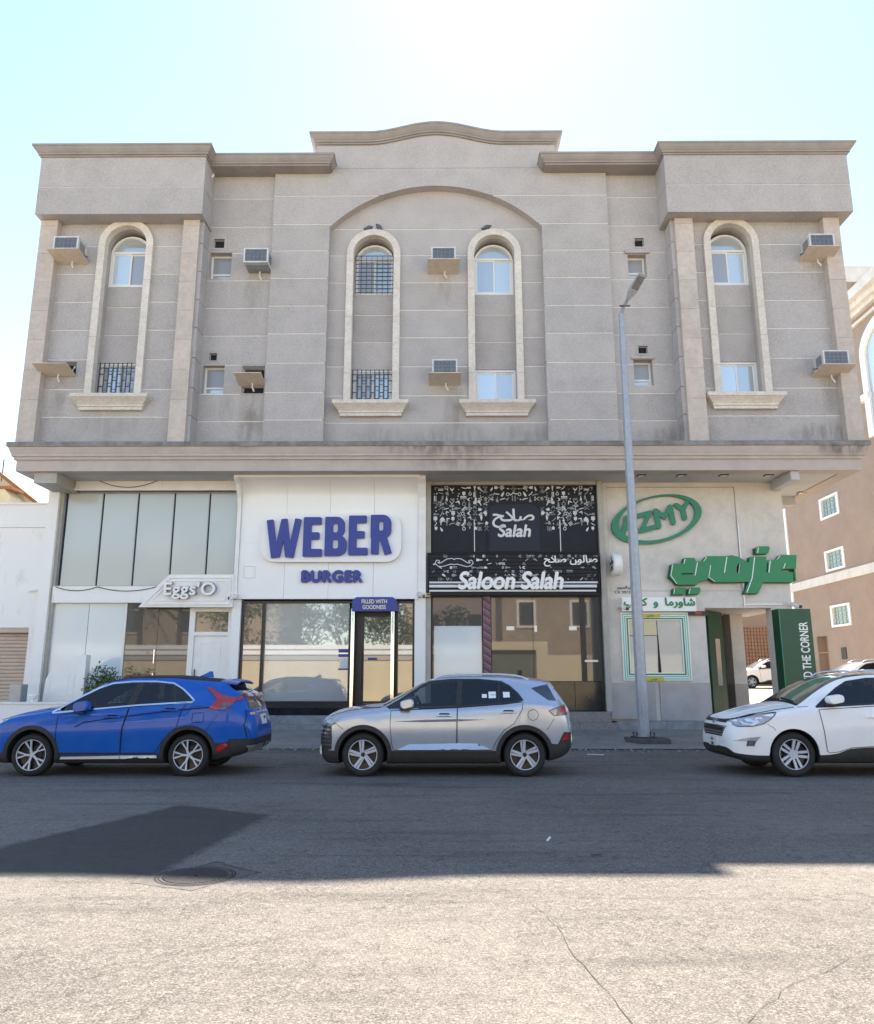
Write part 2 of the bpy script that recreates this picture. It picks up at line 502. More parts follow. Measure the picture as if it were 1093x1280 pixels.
def sweep(path, prof, closed=False):
    """profile of (outward, dz) swept along a path of (x, y, z); outward is to the right-hand side of travel in plan (mitred)"""
    P = [Vector(p) for p in path]
    nrm = []
    for i in range(len(P) - 1):
        d = P[i + 1] - P[i]
        d2 = Vector((d.x, d.y))
        d2.normalize()
        nrm.append(Vector((d2.y, -d2.x)))
    vs = []; fs = []
    for i, p in enumerate(P):
        if i == 0:
            o = nrm[0]
        elif i == len(P) - 1:
            o = nrm[-1]
        else:
            a, b = nrm[i - 1], nrm[i]
            o = (a + b)
            o = o / max(0.2, (1 + a.dot(b)))
        for (u, w) in prof:
            vs.append((p.x + o.x * u, p.y + o.y * u, p.z + w))
    n = len(prof)
    for i in range(len(P) - 1):
        for k in range(n):
            a, b = i * n + k, i * n + (k + 1) % n
            fs.append((a, b, b + n, a + n))
    fs.append(tuple(range(n)))
    fs.append(tuple(reversed(range((len(P) - 1) * n, len(P) * n))))
    m = MB(); m.add(vs, fs)
    return m

def text_mb(body, size, extrude=0.02, bold=0.0, shear=0.0, align='CENTER', sx=1.0, spacing=1.0):
    """lettering as a mesh in the x-z plane, front facing -y, origin at the baseline"""
    out = MB()
    shifts = [(0, 0, 0)] if not bold else [(0, 0, 0), (bold, 0, 0.0005), (-bold, 0, 0.001), (0, bold, 0.0015), (0, -bold, 0.002)]
    c = bpy.data.curves.new('t', 'FONT')
    c.body = body; c.size = size; c.extrude = extrude / 2; c.shear = shear; c.align_x = align; c.space_character = spacing
    o = bpy.data.objects.new('t', c)
    COL.objects.link(o)
    dg = bpy.context.evaluated_depsgraph_get()
    me = bpy.data.meshes.new_from_object(o.evaluated_get(dg))
    vs = [(v.co.x * sx, -v.co.z, v.co.y) for v in me.vertices]
    fs = [tuple(p.vertices) for p in me.polygons]
    for (dx, dz, dy) in shifts:
        out.add([(v[0] + dx, v[1] + dy, v[2] + dz) for v in vs], fs)
    bpy.data.objects.remove(o); bpy.data.curves.remove(c); bpy.data.meshes.remove(me)
    return out

def scale_about_camera(o, x, z, k):
    """scale a sign in x and z about the camera; x, z: its origin so scaled"""
    o.scale = (k, 1, k)
    o.location.x, o.location.z = x, z

def moved(mb, x, y, z, rot=0.0, sc=1.0):
    """turn an x-z plane mesh by rot about y, then place it"""
    c, s = math.cos(rot), math.sin(rot)
    k = MB(); k.mi = list(mb.mi); k.f = list(mb.f)
    k.v = [(x + sc * (c * v[0] - s * v[2]), y + v[1], z + sc * (s * v[0] + c * v[2])) for v in mb.v]
    return k

# --- outlines from distance fields (used for fat rounded lettering and logos)
def sd_seg(X, Z, p, q, hw, rnd=0.0):
    px, pz = p; qx, qz = q
    L = math.hypot(qx - px, qz - pz) or 1e-6
    ux, uz = (qx - px) / L, (qz - pz) / L
    cx, cz = (px + qx) / 2, (pz + qz) / 2
    a = np.abs((X - cx) * ux + (Z - cz) * uz) - L / 2 + rnd
    b = np.abs(-(X - cx) * uz + (Z - cz) * ux) - hw + rnd
    return np.hypot(np.maximum(a, 0), np.maximum(b, 0)) + np.minimum(np.maximum(a, b), 0) - rnd
def sd_cap(X, Z, p, q, r):
    px, pz = p; qx, qz = q
    dx, dz = qx - px, qz - pz
    t = np.clip(((X - px) * dx + (Z - pz) * dz) / max(1e-9, dx * dx + dz * dz), 0, 1)
    return np.hypot(X - px - t * dx, Z - pz - t * dz) - r
def sd_box(X, Z, x0, x1, z0, z1, r):
    r = np.where((X > (x0 + x1) / 2), r[0] if isinstance(r, tuple) else r, r[1] if isinstance(r, tuple) else r)
    a = np.abs(X - (x0 + x1) / 2) - (x1 - x0) / 2 + r
    b = np.abs(Z - (z0 + z1) / 2) - (z1 - z0) / 2 + r
    return np.hypot(np.maximum(a, 0), np.maximum(b, 0)) + np.minimum(np.maximum(a, b), 0) - r
def sd_poly_line(X, Z, pts, r):
    d = None
    for i in range(len(pts) - 1):
        s = sd_cap(X, Z, pts[i], pts[i + 1], r)
        d = s if d is None else np.minimum(d, s)
    return d
def contour(fn, x0, x1, z0, z1, n=120):
    """closed loops of the zero level of fn (negative inside)"""
    h = max(x1 - x0, z1 - z0) / n
    nx = int((x1 - x0) / h) + 3; nz = int((z1 - z0) / h) + 3
    xs = x0 - h + h * np.arange(nx); zs = z0 - h + h * np.arange(nz)
    X, Z = np.meshgrid(xs, zs)
    F = fn(X, Z)
    F[0, :] = F[-1, :] = 1; F[:, 0] = F[:, -1] = 1
    F = np.where(np.abs(F) < 1e-9, 1e-9, F)
    seg = {}
    def ep(i, j, d):
        if d == 0:
            a, b = F[i, j], F[i, j + 1]; t = a / (a - b); return (xs[j] + t * h, zs[i])
        a, b = F[i, j], F[i + 1, j]; t = a / (a - b); return (xs[j], zs[i] + t * h)
    pos = {}
    nxt = {}
    for i in range(nz - 1):
        for j in range(nx - 1):
            c = (F[i, j] < 0, F[i, j + 1] < 0, F[i + 1, j + 1] < 0, F[i + 1, j] < 0)
            if all(c) or not any(c):
                continue
            E = [((i, j, 0), c[0], c[1]), ((i, j + 1, 1), c[1], c[2]), ((i + 1, j, 0), c[2], c[3]), ((i, j, 1), c[3], c[0])]
            ins = [k for k, a, b in E if a and not b]      # leaving the inside, going round the cell
            ent = [k for k, a, b in E if b and not a]
            for k, a, b in E:
                if a != b:
                    pos[k] = ep(*k)
            if len(ins) == 1:
                nxt.setdefault(ins[0], []).append(ent[0])
            else:
                nxt.setdefault(ins[0], []).append(ent[0]); nxt.setdefault(ins[1], []).append(ent[1])
    loops = []
    used = set()
    for st in list(nxt):
        if st in used:
            continue
        l = []; k = st
        while k in nxt and k not in used:
            used.add(k); l.append(pos[k]); k = nxt[k][0]
        if len(l) > 5:
            # drop nearly collinear points
            q = [l[0]]
            a = 0
            while a < len(l) - 1:
                b = a + 1
                while b + 1 < len(l) and b - a < 12:
                    p0, p1 = l[a], l[b + 1]
                    L_ = math.dist(p0, p1) or 1e-9
                    if max(abs((p1[0] - p0[0]) * (c[1] - p0[1]) - (p1[1] - p0[1]) * (c[0] - p0[0])) / L_ for c in l[a + 1:b + 1]) > h * 0.06:
                        break
                    b += 1
                q.append(l[b]); a = b
            if len(q) > 3:
                loops.append(q)
    loops.sort(key=lambda l: -abs(sum(l[i][0] * l[(i + 1) % len(l)][1] - l[(i + 1) % len(l)][0] * l[i][1] for i in range(len(l)))))
    return loops
def sdf_mb(fn, x0, x1, z0, z1, yf, yb, n=120):
    """separate prisms for each outer loop with the holes inside it"""
    L = contour(fn, x0, x1, z0, z1, n)
    def area(l): return sum(l[i][0] * l[(i + 1) % len(l)][1] - l[(i + 1) % len(l)][0] * l[i][1] for i in range(len(l)))
    if not L:
        return MB()
    sg = area(L[0]) > 0
    outs = [l for l in L if (area(l) > 0) == sg]; holes = [l for l in L if (area(l) > 0) != sg]
    def inside(p, l):
        c = False
        for i in range(len(l)):
            a, b = l[i], l[i - 1]
            if (a[1] > p[1]) != (b[1] > p[1]) and p[0] < (b[0] - a[0]) * (p[1] - a[1]) / (b[1] - a[1]) + a[0]:
                c = not c
        return c
    m = MB()
    for o in outs:
        m.prism([o] + [h for h in holes if inside(h[0], o)], yf, yb)
    return m

def zg(y):
    """height of the ground: level road, then rising gently to the shop steps and the side street"""
    if y <= 14.7: return -0.03
    if y <= 19.9: return -0.03 + (y - 14.7) / 5.2 * 0.31
    if y <= 48: return 0.28 + (y - 19.9) / 28.1 * 0.72
    return 1.0

# ------------------------------------------------------------------ ground, road, pavement
def sheet(name, m, x0, x1, ys, dz=0.0, nx=2):
    mb = MB()
    xs = [x0 + (x1 - x0) * i / nx for i in range(nx + 1)]
    vs = [(x, y, zg(y) + dz) for y in ys for x in xs]
    n = nx + 1
    fs = [(j * n + i, j * n + i + 1, (j + 1) * n + i + 1, (j + 1) * n + i) for j in range(len(ys) - 1) for i in range(nx)]
    o = mb.add(vs, fs).build(name, m)
    o['kind'] = 'structure'
    return o

def asphalt(name, base, light, dark, patch=None, amt=1.0):
    m = bpy.data.materials.new(name)
    m.use_nodes = True
    nt = m.node_tree
    b = nt.nodes['Principled BSDF']
    b.inputs['Roughness'].default_value = 0.82
    b.inputs['Specular IOR Level'].default_value = 0.3
    tc = _n(nt, 'ShaderNodeTexCoord')
    P = tc.outputs['Object']
    def noise(scale, detail=4, rough=0.6, vec=P):
        n = _n(nt, 'ShaderNodeTexNoise')
        n.inputs['Scale'].default_value = scale; n.inputs['Detail'].default_value = detail; n.inputs['Roughness'].default_value = rough
        nt.links.new(vec, n.inputs['Vector'])
        return n.outputs['Fac']
    def rng(v, a, bb, c=0.0, d=1.0):
        r = _n(nt, 'ShaderNodeMapRange')
        for k, x in zip(('From Min', 'From Max', 'To Min', 'To Max'), (a, bb, c, d)):
            r.inputs[k].default_value = x
        nt.links.new(v, r.inputs['Value'])
        return r.outputs[0]
    def mix(a, bcol, f):
        x = _n(nt, 'ShaderNodeMix', data_type='RGBA')
        if isinstance(a, tuple): x.inputs['A'].default_value = (*a, 1)
        else: nt.links.new(a, x.inputs['A'])
        x.inputs['B'].default_value = (*bcol, 1)
        nt.links.new(f, x.inputs['Factor'])
        return x.outputs['Result']
    c = mix(base, light, rng(noise(0.35, 5), 0.35, 0.7, 0, 0.55))
    c = mix(c, dark, rng(noise(7.5, 5, 0.75), 0.50, 0.66, 0, 0.55 * amt))
    c = mix(c, light, rng(noise(21, 4, 0.8), 0.50, 0.66, 0, 0.8 * amt))
    c = mix(c, light, rng(noise(62, 3, 0.8), 0.50, 0.62, 0, 1.0 * amt))      # pale aggregate
    c = mix(c, dark, rng(noise(85, 3, 0.85), 0.51, 0.63, 0, 0.95 * amt))        # pits between the stones
    mp = _n(nt, 'ShaderNodeMapping')
    mp.inputs['Rotation'].default_value = (0, 0, R(-32))
    mp.inputs['Scale'].default_value = (0.16, 1.5, 1)
    nt.links.new(P, mp.inputs['Vector'])
    c = mix(c, dark, rng(noise(1.6, 5, 0.6, mp.outputs[0]), 0.54, 0.68, 0, 0.34))   # tyre-worn streaks
    mp2 = _n(nt, 'ShaderNodeMapping')
    mp2.inputs['Rotation'].default_value = (0, 0, R(38))
    mp2.inputs['Scale'].default_value = (0.12, 2.6, 1)
    nt.links.new(P, mp2.inputs['Vector'])
    c = mix(c, dark, rng(noise(1.3, 4, 0.6, mp2.outputs[0]), 0.58, 0.70, 0, 0.30))
    c = mix(c, dark, rng(noise(0.55, 3, 0.5), 0.60, 0.74, 0, 0.35))                  # oil-dark blotches
    if patch:
        # the repair: a darker, finer mix laid inside five straight saw cuts, its edge frayed and dusty
        sx = _n(nt, 'ShaderNodeSeparateXYZ')
        nt.links.new(P, sx.inputs[0])
        def mth(op, a, bb):
            n = _n(nt, 'ShaderNodeMath', operation=op)
            for i, v in enumerate((a, bb)):
                if isinstance(v, (int, float)): n.inputs[i].default_value = v
                else: nt.links.new(v, n.inputs[i])
            return n.outputs[0]
        d = None
        for (a, q) in zip(patch, patch[1:] + patch[:1]):
            L = math.dist(a, q); nx, ny = (q[1] - a[1]) / L, -(q[0] - a[0]) / L
            e = mth('ADD', mth('MULTIPLY', sx.outputs[0], nx), mth('MULTIPLY', sx.outputs[1], ny))
            e = mth('SUBTRACT', e, a[0] * nx + a[1] * ny)
            d = e if d is None else mth('MAXIMUM', d, e)
        d = mth('ADD', d, mth('MULTIPLY', mth('SUBTRACT', noise(7, 5, 0.7), 0.5), 0.22))
        c = mix(c, (0.042, 0.037, 0.034), rng(d, 0.04, -0.08, 0, 0.80))
    nt.links.new(c, b.inputs['Base Color'])
    bp = _n(nt, 'ShaderNodeBump')
    bp.inputs['Strength'].default_value = 0.7
    bp.inputs['Distance'].default_value = 0.022
    nt.links.new(noise(55, 3, 0.8), bp.inputs['Height'])
    nt.links.new(bp.outputs[0], b.inputs['Normal'])
    return m
M['asphalt'] = asphalt('asphalt', (0.112, 0.100, 0.087), (0.31, 0.275, 0.235), (0.024, 0.022, 0.020), [(-4.6, 6.62), (-2.30, 6.66), (-1.98, 9.57), (-3.6, 10.5), (-4.15, 7.9)])
M['sand'] = mat('sand', (0.46, 0.40, 0.31), (0.38, 0.33, 0.26), 0.4, 0.95, 0.3, 20)
M['pavement'] = mat('pavement', (0.27, 0.235, 0.20), (0.17, 0.15, 0.13), 0.9, 0.85, 0.4, 30, speck=(0.34, 0.33, 0.32), speck_scale=16, speck_amt=0.4)
M['crack'] = mat('crack', (0.075, 0.066, 0.057), rough=0.95)
M['concrete_rim'] = mat('concrete_rim', (0.125, 0.108, 0.092), (0.085, 0.074, 0.064), 7, 0.9, 0.5, 40)
M['iron'] = mat('iron', (0.050, 0.048, 0.046), (0.075, 0.07, 0.066), 12, 0.6, 0.2, 60, metal=0.2)

YS = [-300, -60, -20, -8, -6, 0, 14.7, 17, 19.9, 30, 48, 70, 120, 300, 900]
sheet('ground', 'sand', -700, 700, YS, -0.012, 4)
sheet('road', 'asphalt', -160, 160, [-6, 0, 5, 10, 14.7, 15.7, 16.75], -0.006, 8)
sheet('pavement', 'pavement', -60, 60, [16.75, 18, 19.9, 21.0], 0.0, 8)
sheet('side_street', 'sand', 9.3, 21.0, [21.0, 30, 48, 60], 0.002, 4)

# dark repair patch, crack lines, gutter seam
def crackline(mb, pts, w, seed):
    rn = random.Random(seed)
    P = []
    for i in range(len(pts) - 1):
        n = max(2, int(math.dist(pts[i], pts[i + 1]) / 0.12))
        for k in range(n):
            t = k / n
            P.append((pts[i][0] * (1 - t) + pts[i + 1][0] * t + rn.gauss(0, 0.014), pts[i][1] * (1 - t) + pts[i + 1][1] * t + rn.gauss(0, 0.014)))
    P.append(pts[-1])
    vs = []
    for i, p in enumerate(P):
        a, b = P[max(0, i - 1)], P[min(len(P) - 1, i + 1)]
        d = Vector((b[0] - a[0], b[1] - a[1])).normalized()
        ww = w * 0.34 * (0.35 + 0.9 * rn.random()) * (0.25 if i in (0, len(P) - 1) else 1)
        vs += [(p[0] - d.y * ww, p[1] + d.x * ww, -0.0315), (p[0] + d.y * ww, p[1] - d.x * ww, -0.0315)]
    mb.add(vs, [(2 * i, 2 * i + 1, 2 * i + 3, 2 * i + 2) for i in range(len(P) - 1)])
cr = MB()
crackline(cr, [(0.62, 6.05), (0.74, 5.3), (0.80, 4.6), (0.90, 3.9), (0.98, 3.3)], 0.006, 3)
crackline(cr, [(0.62, 6.05), (0.30, 6.3)], 0.004, 4)
crackline(cr, [(-2.6, 4.3), (-1.6, 4.85), (-0.6, 5.4), (0.6, 5.75), (1.6, 5.8)], 0.005, 5)
crackline(cr, [(1.2, 3.7), (1.75, 4.4), (2.3, 4.85), (3.2, 5.2)], 0.006, 6)
crackline(cr, [(-3.4, 5.1), (-2.3, 5.35), (-1.3, 5.7)], 0.004, 7)
crackline(cr, [(1.0, 6.9), (1.9, 8.2), (2.9, 9.3), (4.3, 10.6)], 0.007, 8)
crackline(cr, [(-0.4, 7.6), (0.9, 8.4), (2.3, 8.9), (3.6, 9.2)], 0.006, 9)
crackline(cr, [(-1.6, 7.2), (-1.35, 8.0), (-1.62, 8.7)], 0.006, 10)
crackline(cr, [(0.2, 4.9), (0.35, 4.6), (0.55, 4.45)], 0.004, 11)
crackline(cr, [(-8, 12.4), (-3, 12.1), (3, 12.3), (8, 12.0)], 0.005, 12)
pv = MB()
for sd, pl in ((21, [(-2.6, 17.4), (-1.5, 18.3), (-0.9, 19.6)]), (22, [(-3.4, 18.6), (-1.2, 18.5), (0.4, 18.9)]), (23, [(3.1, 17.2), (3.6, 18.4), (3.4, 19.7)]), (24, [(5.6, 17.0), (6.3, 18.2), (7.4, 18.5)]), (25, [(2.7, 18.8), (4.0, 18.95)]), (26, [(5.1, 18.6), (6.9, 19.3)])):
    k0 = len(pv.v); crackline(pv, pl, 0.02, sd)
    for i in range(k0, len(pv.v)): pv.v[i] = (pv.v[i][0], pv.v[i][1], zg(pv.v[i][1]) + 0.004)
pv.build('pavement_cracks', 'crack')['kind'] = 'structure'
co = cr.build('road_cracks', 'crack'); co['kind'] = 'structure'
gs = MB()
rn = random.Random(2)
pts = [(x, 16.72 + rn.gauss(0, 0.03)) for x in np.arange(-30, 30, 0.25)]
gs.add([(x, y + s * (0.035 + 0.02 * rn.random()), zg(y) + 0.004) for x, y in pts for s in (-1, 1)], [(2 * i, 2 * i + 1, 2 * i + 3, 2 * i + 2) for i in range(len(pts) - 1)])
gs.build('gutter_seam', 'crack')['kind'] = 'structure'

# ------------------------------------------------------------------ the apartment and shop building
bld = root('commercial_building', 'three storey grey plaster apartment building over a row of four shops', 'building', (0, 20.4, 0.28))
ZL = [7.40, 8.23, 9.0, 9.84, 10.69, 11.51, 12.34, 13.18, 14.0, 14.89, 15.7, 16.62]  # facade, shop and car coordinates: image pixels cast onto assumed depth planes beforehand

def hole_x(h, z):
    """extent of an opening at height z"""
    if h[0] == 'r':
        return h[1], h[2]
    if h[0] == 'arch':                      # ('arch', xc, r, z0, zs)
        xc, r, zs = h[1], h[2], h[4]
        w = r if z <= zs else math.sqrt(max(0.0, r * r - (z - zs) ** 2))
        return xc - w, xc + w
    xc, hs, zs, rise = h[1], h[2], h[4], h[5]   # ('seg', xc, half span, z0, zs, rise)
    if z <= zs:
        return xc - hs, xc + hs
    Rr = (hs * hs + rise * rise) / (2 * rise)
    w = math.sqrt(max(0.0, Rr * Rr - (z - zs + Rr - rise) ** 2))
    return xc - w, xc + w
def hole_z(h):
    if h[0] == 'r': return h[3], h[4]
    if h[0] == 'arch': return h[3], h[4] + h[2]
    return h[3], h[4] + h[5]

def wall(x0, x1, z0, z1, P, holes=(), top=None, lines=ZL, gap=0.014, depth=0.03, thick=0.30, xtop=None):
    """plastered wall: recessed pale joints, each course between two openings a panel of its own"""
    back = MB()
    def band(mb, za, zb, yf, yb, hs, L, Rr):
        cuts = sorted({za, zb} | {z for h in hs for z in hole_z(h) if za < z < zb} |
                      {h[4] for h in hs if h[0] != 'r' and za < h[4] < zb})
        for a, b in zip(cuts[:-1], cuts[1:]):
            mid = (a + b) / 2
            act = sorted([h for h in hs if hole_z(h)[0] < mid < hole_z(h)[1]], key=lambda h: h[1])
            curved = any(h[0] != 'r' and mid > h[4] for h in act) or callable(L) or callable(Rr)
            N_ = 22 if curved else 1
            zz = [a + (b - a) * (1 - (1 - i / N_) ** 2) for i in range(N_ + 1)]
            lf = L if callable(L) else (lambda z, L=L: L)
            rf = Rr if callable(Rr) else (lambda z, q=Rr: q)
            edges = [lf]
            for h in act:
                edges += [lambda z, h=h: hole_x(h, z)[0], lambda z, h=h: hole_x(h, z)[1]]
            edges.append(rf)
            for i in range(0, len(edges), 2):
                l = [(edges[i](z), z) for z in zz]; r = [(edges[i + 1](z), z) for z in zz]
                if max(q[0] - p[0] for p, q in zip(l, r)) < 0.01:
                    continue
                lp = r[:]
                for p, q in zip(reversed(l), reversed(r)):
                    if abs(p[0] - q[0]) > 1e-4 or True:
                        lp.append(p)
                q2 = []
                for p in lp:
                    if not q2 or math.dist(p, q2[-1]) > 1e-4:
                        q2.append(p)
                if math.dist(q2[0], q2[-1]) < 1e-4: q2.pop()
                if len(q2) > 2:
                    mb.prism([q2], yf, yb)
    hs = [h if h[0] == 'r' else (('arch', h[1], h[2] + 0.02, h[3], h[4]) if h[0] == 'arch' else ('seg', h[1], h[2] + 0.03, h[3], h[4], h[5] + 0.03)) for h in holes]
    band(back, z0, z1, P + depth * 0.45, P + thick, hs, x0, x1)
    back.build('wall', 'joint', bld)
    zs = [z0] + [z for z in lines if z0 + 0.06 < z < z1 - 0.06] + [z1]
    for za, zb in zip(zs[:-1], zs[1:]):
        a = za + (gap if za > z0 else 0); b = zb - (gap if zb < z1 else 0)
        full = sorted([h for h in holes if hole_z(h)[0] <= a + 0.03 and hole_z(h)[1] >= b - 0.03], key=lambda h: h[1])
        part = [h for h in holes if h not in full and hole_z(h)[1] > a and hole_z(h)[0] < b]
        L = [x0]
        for h in full:
            L += [lambda z, h=h: hole_x(h, z)[0], lambda z, h=h: hole_x(h, z)[1]]
        L.append(x1)
        for i in range(0, len(L), 2):
            mb = MB()
            l0 = L[i](b) if callable(L[i]) else L[i]; r0 = L[i + 1](b) if callable(L[i + 1]) else L[i + 1]
            ph = [h for h in part if hole_x(h, (max(a, hole_z(h)[0]) + min(b, hole_z(h)[1])) / 2)[1] > l0 and hole_x(h, (max(a, hole_z(h)[0]) + min(b, hole_z(h)[1])) / 2)[0] < r0]
            band(mb, a, b, P, P + depth, ph, L[i], L[i + 1])
            if mb.v:
                mb.build('plaster_panel', 'plaster', bld)

NR, NI = 0.75, 0.565                    # outer and inner radius of a window niche
NZ = 13.20                              # springing of the niche arches
def niche_hole(xc): return ('arch', xc, NR - 0.03, 8.76, NZ)

# outer bays
BAYP, MIDP, CENP, RECP = 19.35, 19.73, 19.60, 19.87
ac_l = ('r', -10.42, -9.80, 12.66, 13.10)
wall(-10.55, -7.05, 7.40, 13.85, BAYP, [niche_hole(-8.67), ('r', -10.50, -9.72, 9.34, 9.78)])
wall(6.85, 10.45, 7.40, 13.85, BAYP, [niche_hole(7.93)])
SMALL_L = [('r', -6.49, -5.87, 12.40, 13.20), ('r', -6.40, -6.10, 13.34, 13.62), ('r', -6.47, -5.88, 9.02, 9.84), ('r', -6.31, -6.11, 9.97, 10.18), ('r', -5.39, -4.79, 9.02, 9.80)]
wall(-6.62, -4.73, 7.40, 15.7, MIDP, SMALL_L)
SMALL_R = [('r', 5.20, 5.71, 12.40, 13.10), ('r', 5.42, 5.68, 13.34, 13.60), ('r', 5.20, 5.71, 9.22, 9.96), ('r', 5.35, 5.60, 10.14, 10.36)]
wall(4.68, 6.38, 7.40, 15.7, MIDP, SMALL_R)
ARCH = ('seg', -0.155, 2.975, 7.0, 13.90, 1.30)
wall(-4.73, 4.68, 7.40, 15.75, CENP, [ARCH])
# raised centre parapet face
mb = MB()
def ctop(x): return 16.44 + 0.32 * (0.5 + 0.5 * math.cos(math.pi * max(-1, min(1, (x + 0.15) / 1.95))))
xs = [-3.57 + (3.26 + 3.57) * i / 40 for i in range(41)]
mb.prism([[(xs[0], 15.766)] + [(xs[-1], 15.766)] + [(x, ctop(x) + 0.1) for x in reversed(xs)]], CENP, CENP + 0.3)
mb.build('plaster_panel', 'plaster', bld)
wall(-3.16, 2.86, 7.40, 15.25, RECP, [niche_hole(-1.90), niche_hole(1.487)], thick=0.2, lines=[z for z in ZL if abs(z - 14.89) > 0.01])
bx('wall', 'joint', bld, -3.5, 3.2, CENP + 0.0137, CENP + 0.2, 15.752, 15.764)
# soffit of the big arch and its jambs
mb = MB()
zz = [7.40] + [13.9 + 1.3 * (1 - (1 - i / 60) ** 2) for i in range(61)]
Lp = [(hole_x(ARCH, z)[0] - 0.006, z + 0.004) for z in zz]; Rp = [(hole_x(ARCH, z)[1] + 0.006, z + 0.004) for z in reversed(zz)]
lp = Lp + Rp[1:]
n = len(lp)
mb.add([(p[0], CENP + 0.028, p[1]) for p in lp] + [(p[0], RECP + 0.02, p[1]) for p in lp], [(i, i + 1, n + i + 1, n + i) for i in range(n - 1)])
mb.build('arch_soffit', 'plaster', bld, smooth=True)

# bay returns, solid bodies behind, pilasters
for x0, x1 in ((-6.635, -6.53), (6.28, 6.385)):
    for za, zb in zip(ZL[:-1], ZL[1:]):
        if zb > 13.85: zb = 13.85
        if za < 13.8:
            bx('plaster_panel', 'plaster', bld, x0, x1, 19.22, MIDP + 0.05, za + 0.009, zb - 0.009)
bx('side_wall', 'plaster', bld, -10.98, -10.56, 19.36, 31, 7.40, 15.6)
bx('side_wall', 'plaster', bld, 10.46, 10.84, 19.36, 31, 7.40, 15.6)
bx('rear_wall', 'plaster', bld, -10.98, 10.84, 31.002, 31.3, 6.7, 15.6)
bx('flat_roof', 'soffit', bld, -10.55, 10.45, 20.1, 31, 15.2, 15.4)
def blocks(name, m, x0, x1, yf, yb, z0, z1, cuts):
    zs = [z0] + [z for z in cuts if z0 + 0.1 < z < z1 - 0.1] + [z1]
    for a, b in zip(zs[:-1], zs[1:]):
        bx(name, m, bld, x0, x1, yf, yb, a + 0.004, b - 0.004)
    bx('pilaster_core', 'cornice', bld, x0 + 0.01, x1 - 0.01, yf + 0.01, yb, z0, z1)
PC = [8.23 + 0.84 * k + 0.4 for k in range(8)]
for x0, x1 in ((-11.00, -10.53), (-7.07, -6.63), (6.38, 6.87), (10.42, 10.86)):
    blocks('pilaster_block', 'pilaster', x0, x1, 19.12, BAYP + 0.1, 7.40, 13.845, PC)

# overhanging boxes at the top of the bays
for x0, x1 in ((-11.04, -6.49), (6.12, 11.13)):
    for za, zb in ((13.85, 14.668), (14.692, 15.64)):
        bx('plaster_panel', 'plaster', bld, x0, x1, 18.85, 19.78, za, zb)
    bx('wall', 'joint', bld, x0 + 0.012, x1 - 0.012, 18.865, 21.0, 13.852, 15.60)
# cornice soffits over the middle walls
bx('cornice_soffit', 'roof_cornice', bld, -6.47, -3.19, 19.27, 19.60 - 0.002, 15.592, 15.70)
bx('cornice_soffit', 'roof_cornice', bld, -6.47, -4.74, 19.602, MIDP + 0.1, 15.592, 15.70)
bx('cornice_soffit', 'roof_cornice', bld, 2.95, 6.10, 19.27, 19.60 - 0.002, 15.592, 15.70)
bx('cornice_soffit', 'roof_cornice', bld, 4.70, 6.10, 19.602, MIDP + 0.1, 15.592, 15.70)
RP = [(-0.3, -0.15), (0.035, -0.15), (0.035, -0.10), (0.075, -0.10), (0.075, -0.06), (0.105, -0.035), (0.15, 0.025), (0.185, 0.095), (0.20, 0.095), (0.20, 0.15), (-0.3, 0.15)]
sweep([(-11.04, 23, 15.74), (-11.04, 18.85, 15.74), (-6.49, 18.85, 15.74), (-6.49, 19.27, 15.74), (-3.18, 19.27, 15.74), (-3.18, 19.62, 15.74)], RP).build('roof_cornice', 'roof_cornice', bld)
sweep([(2.94, 19.62, 15.74), (2.94, 19.27, 15.74), (6.12, 19.27, 15.74), (6.12, 18.85, 15.74), (11.13, 18.85, 15.74), (11.13, 23, 15.74)], RP).build('roof_cornice', 'roof_cornice', bld)
cx = [-3.57 + 6.83 * i / 40 for i in range(41)]
cp = [(-3.57, 21, 16.66)] + [(x, CENP - 0.02, ctop(x) + 0.22) for x in cx] + [(3.26, 21, 16.66)]
sweep(cp, RP).build('roof_cornice', 'roof_cornice', bld)
bx('parapet_core', 'plaster', bld, -3.55, 3.24, 19.91, 21, 15.3, 16.6)

# main ledge between the shops and the flats
LP = [(-0.4, -0.73), (0.0, -0.73), (0.0, -0.44), (0.05, -0.44), (0.06, -0.36), (0.10, -0.36), (0.10, -0.31), (0.12, -0.27), (0.155, -0.18), (0.17, -0.13), (-0.4, -0.13)]
sweep([(-10.86, 30, 7.41), (-10.86, 19.05, 7.41), (10.64, 19.05, 7.41), (10.64, 30, 7.41)], LP).build('ledge_moulding', 'cornice', bld)
sweep([(-10.86, 30, 7.41), (-10.86, 19.05, 7.41), (10.64, 19.05, 7.41), (10.64, 30, 7.41)], [(-0.9, -0.128), (0.20, -0.128), (0.205, -0.02), (0.18, 0.0), (-0.9, 0.01)]).build('ledge_cap', 'ledge_cap', bld)
bx('soffit', 'soffit', bld, -10.55, 10.30, 19.42, 31, 6.70, 7.2)

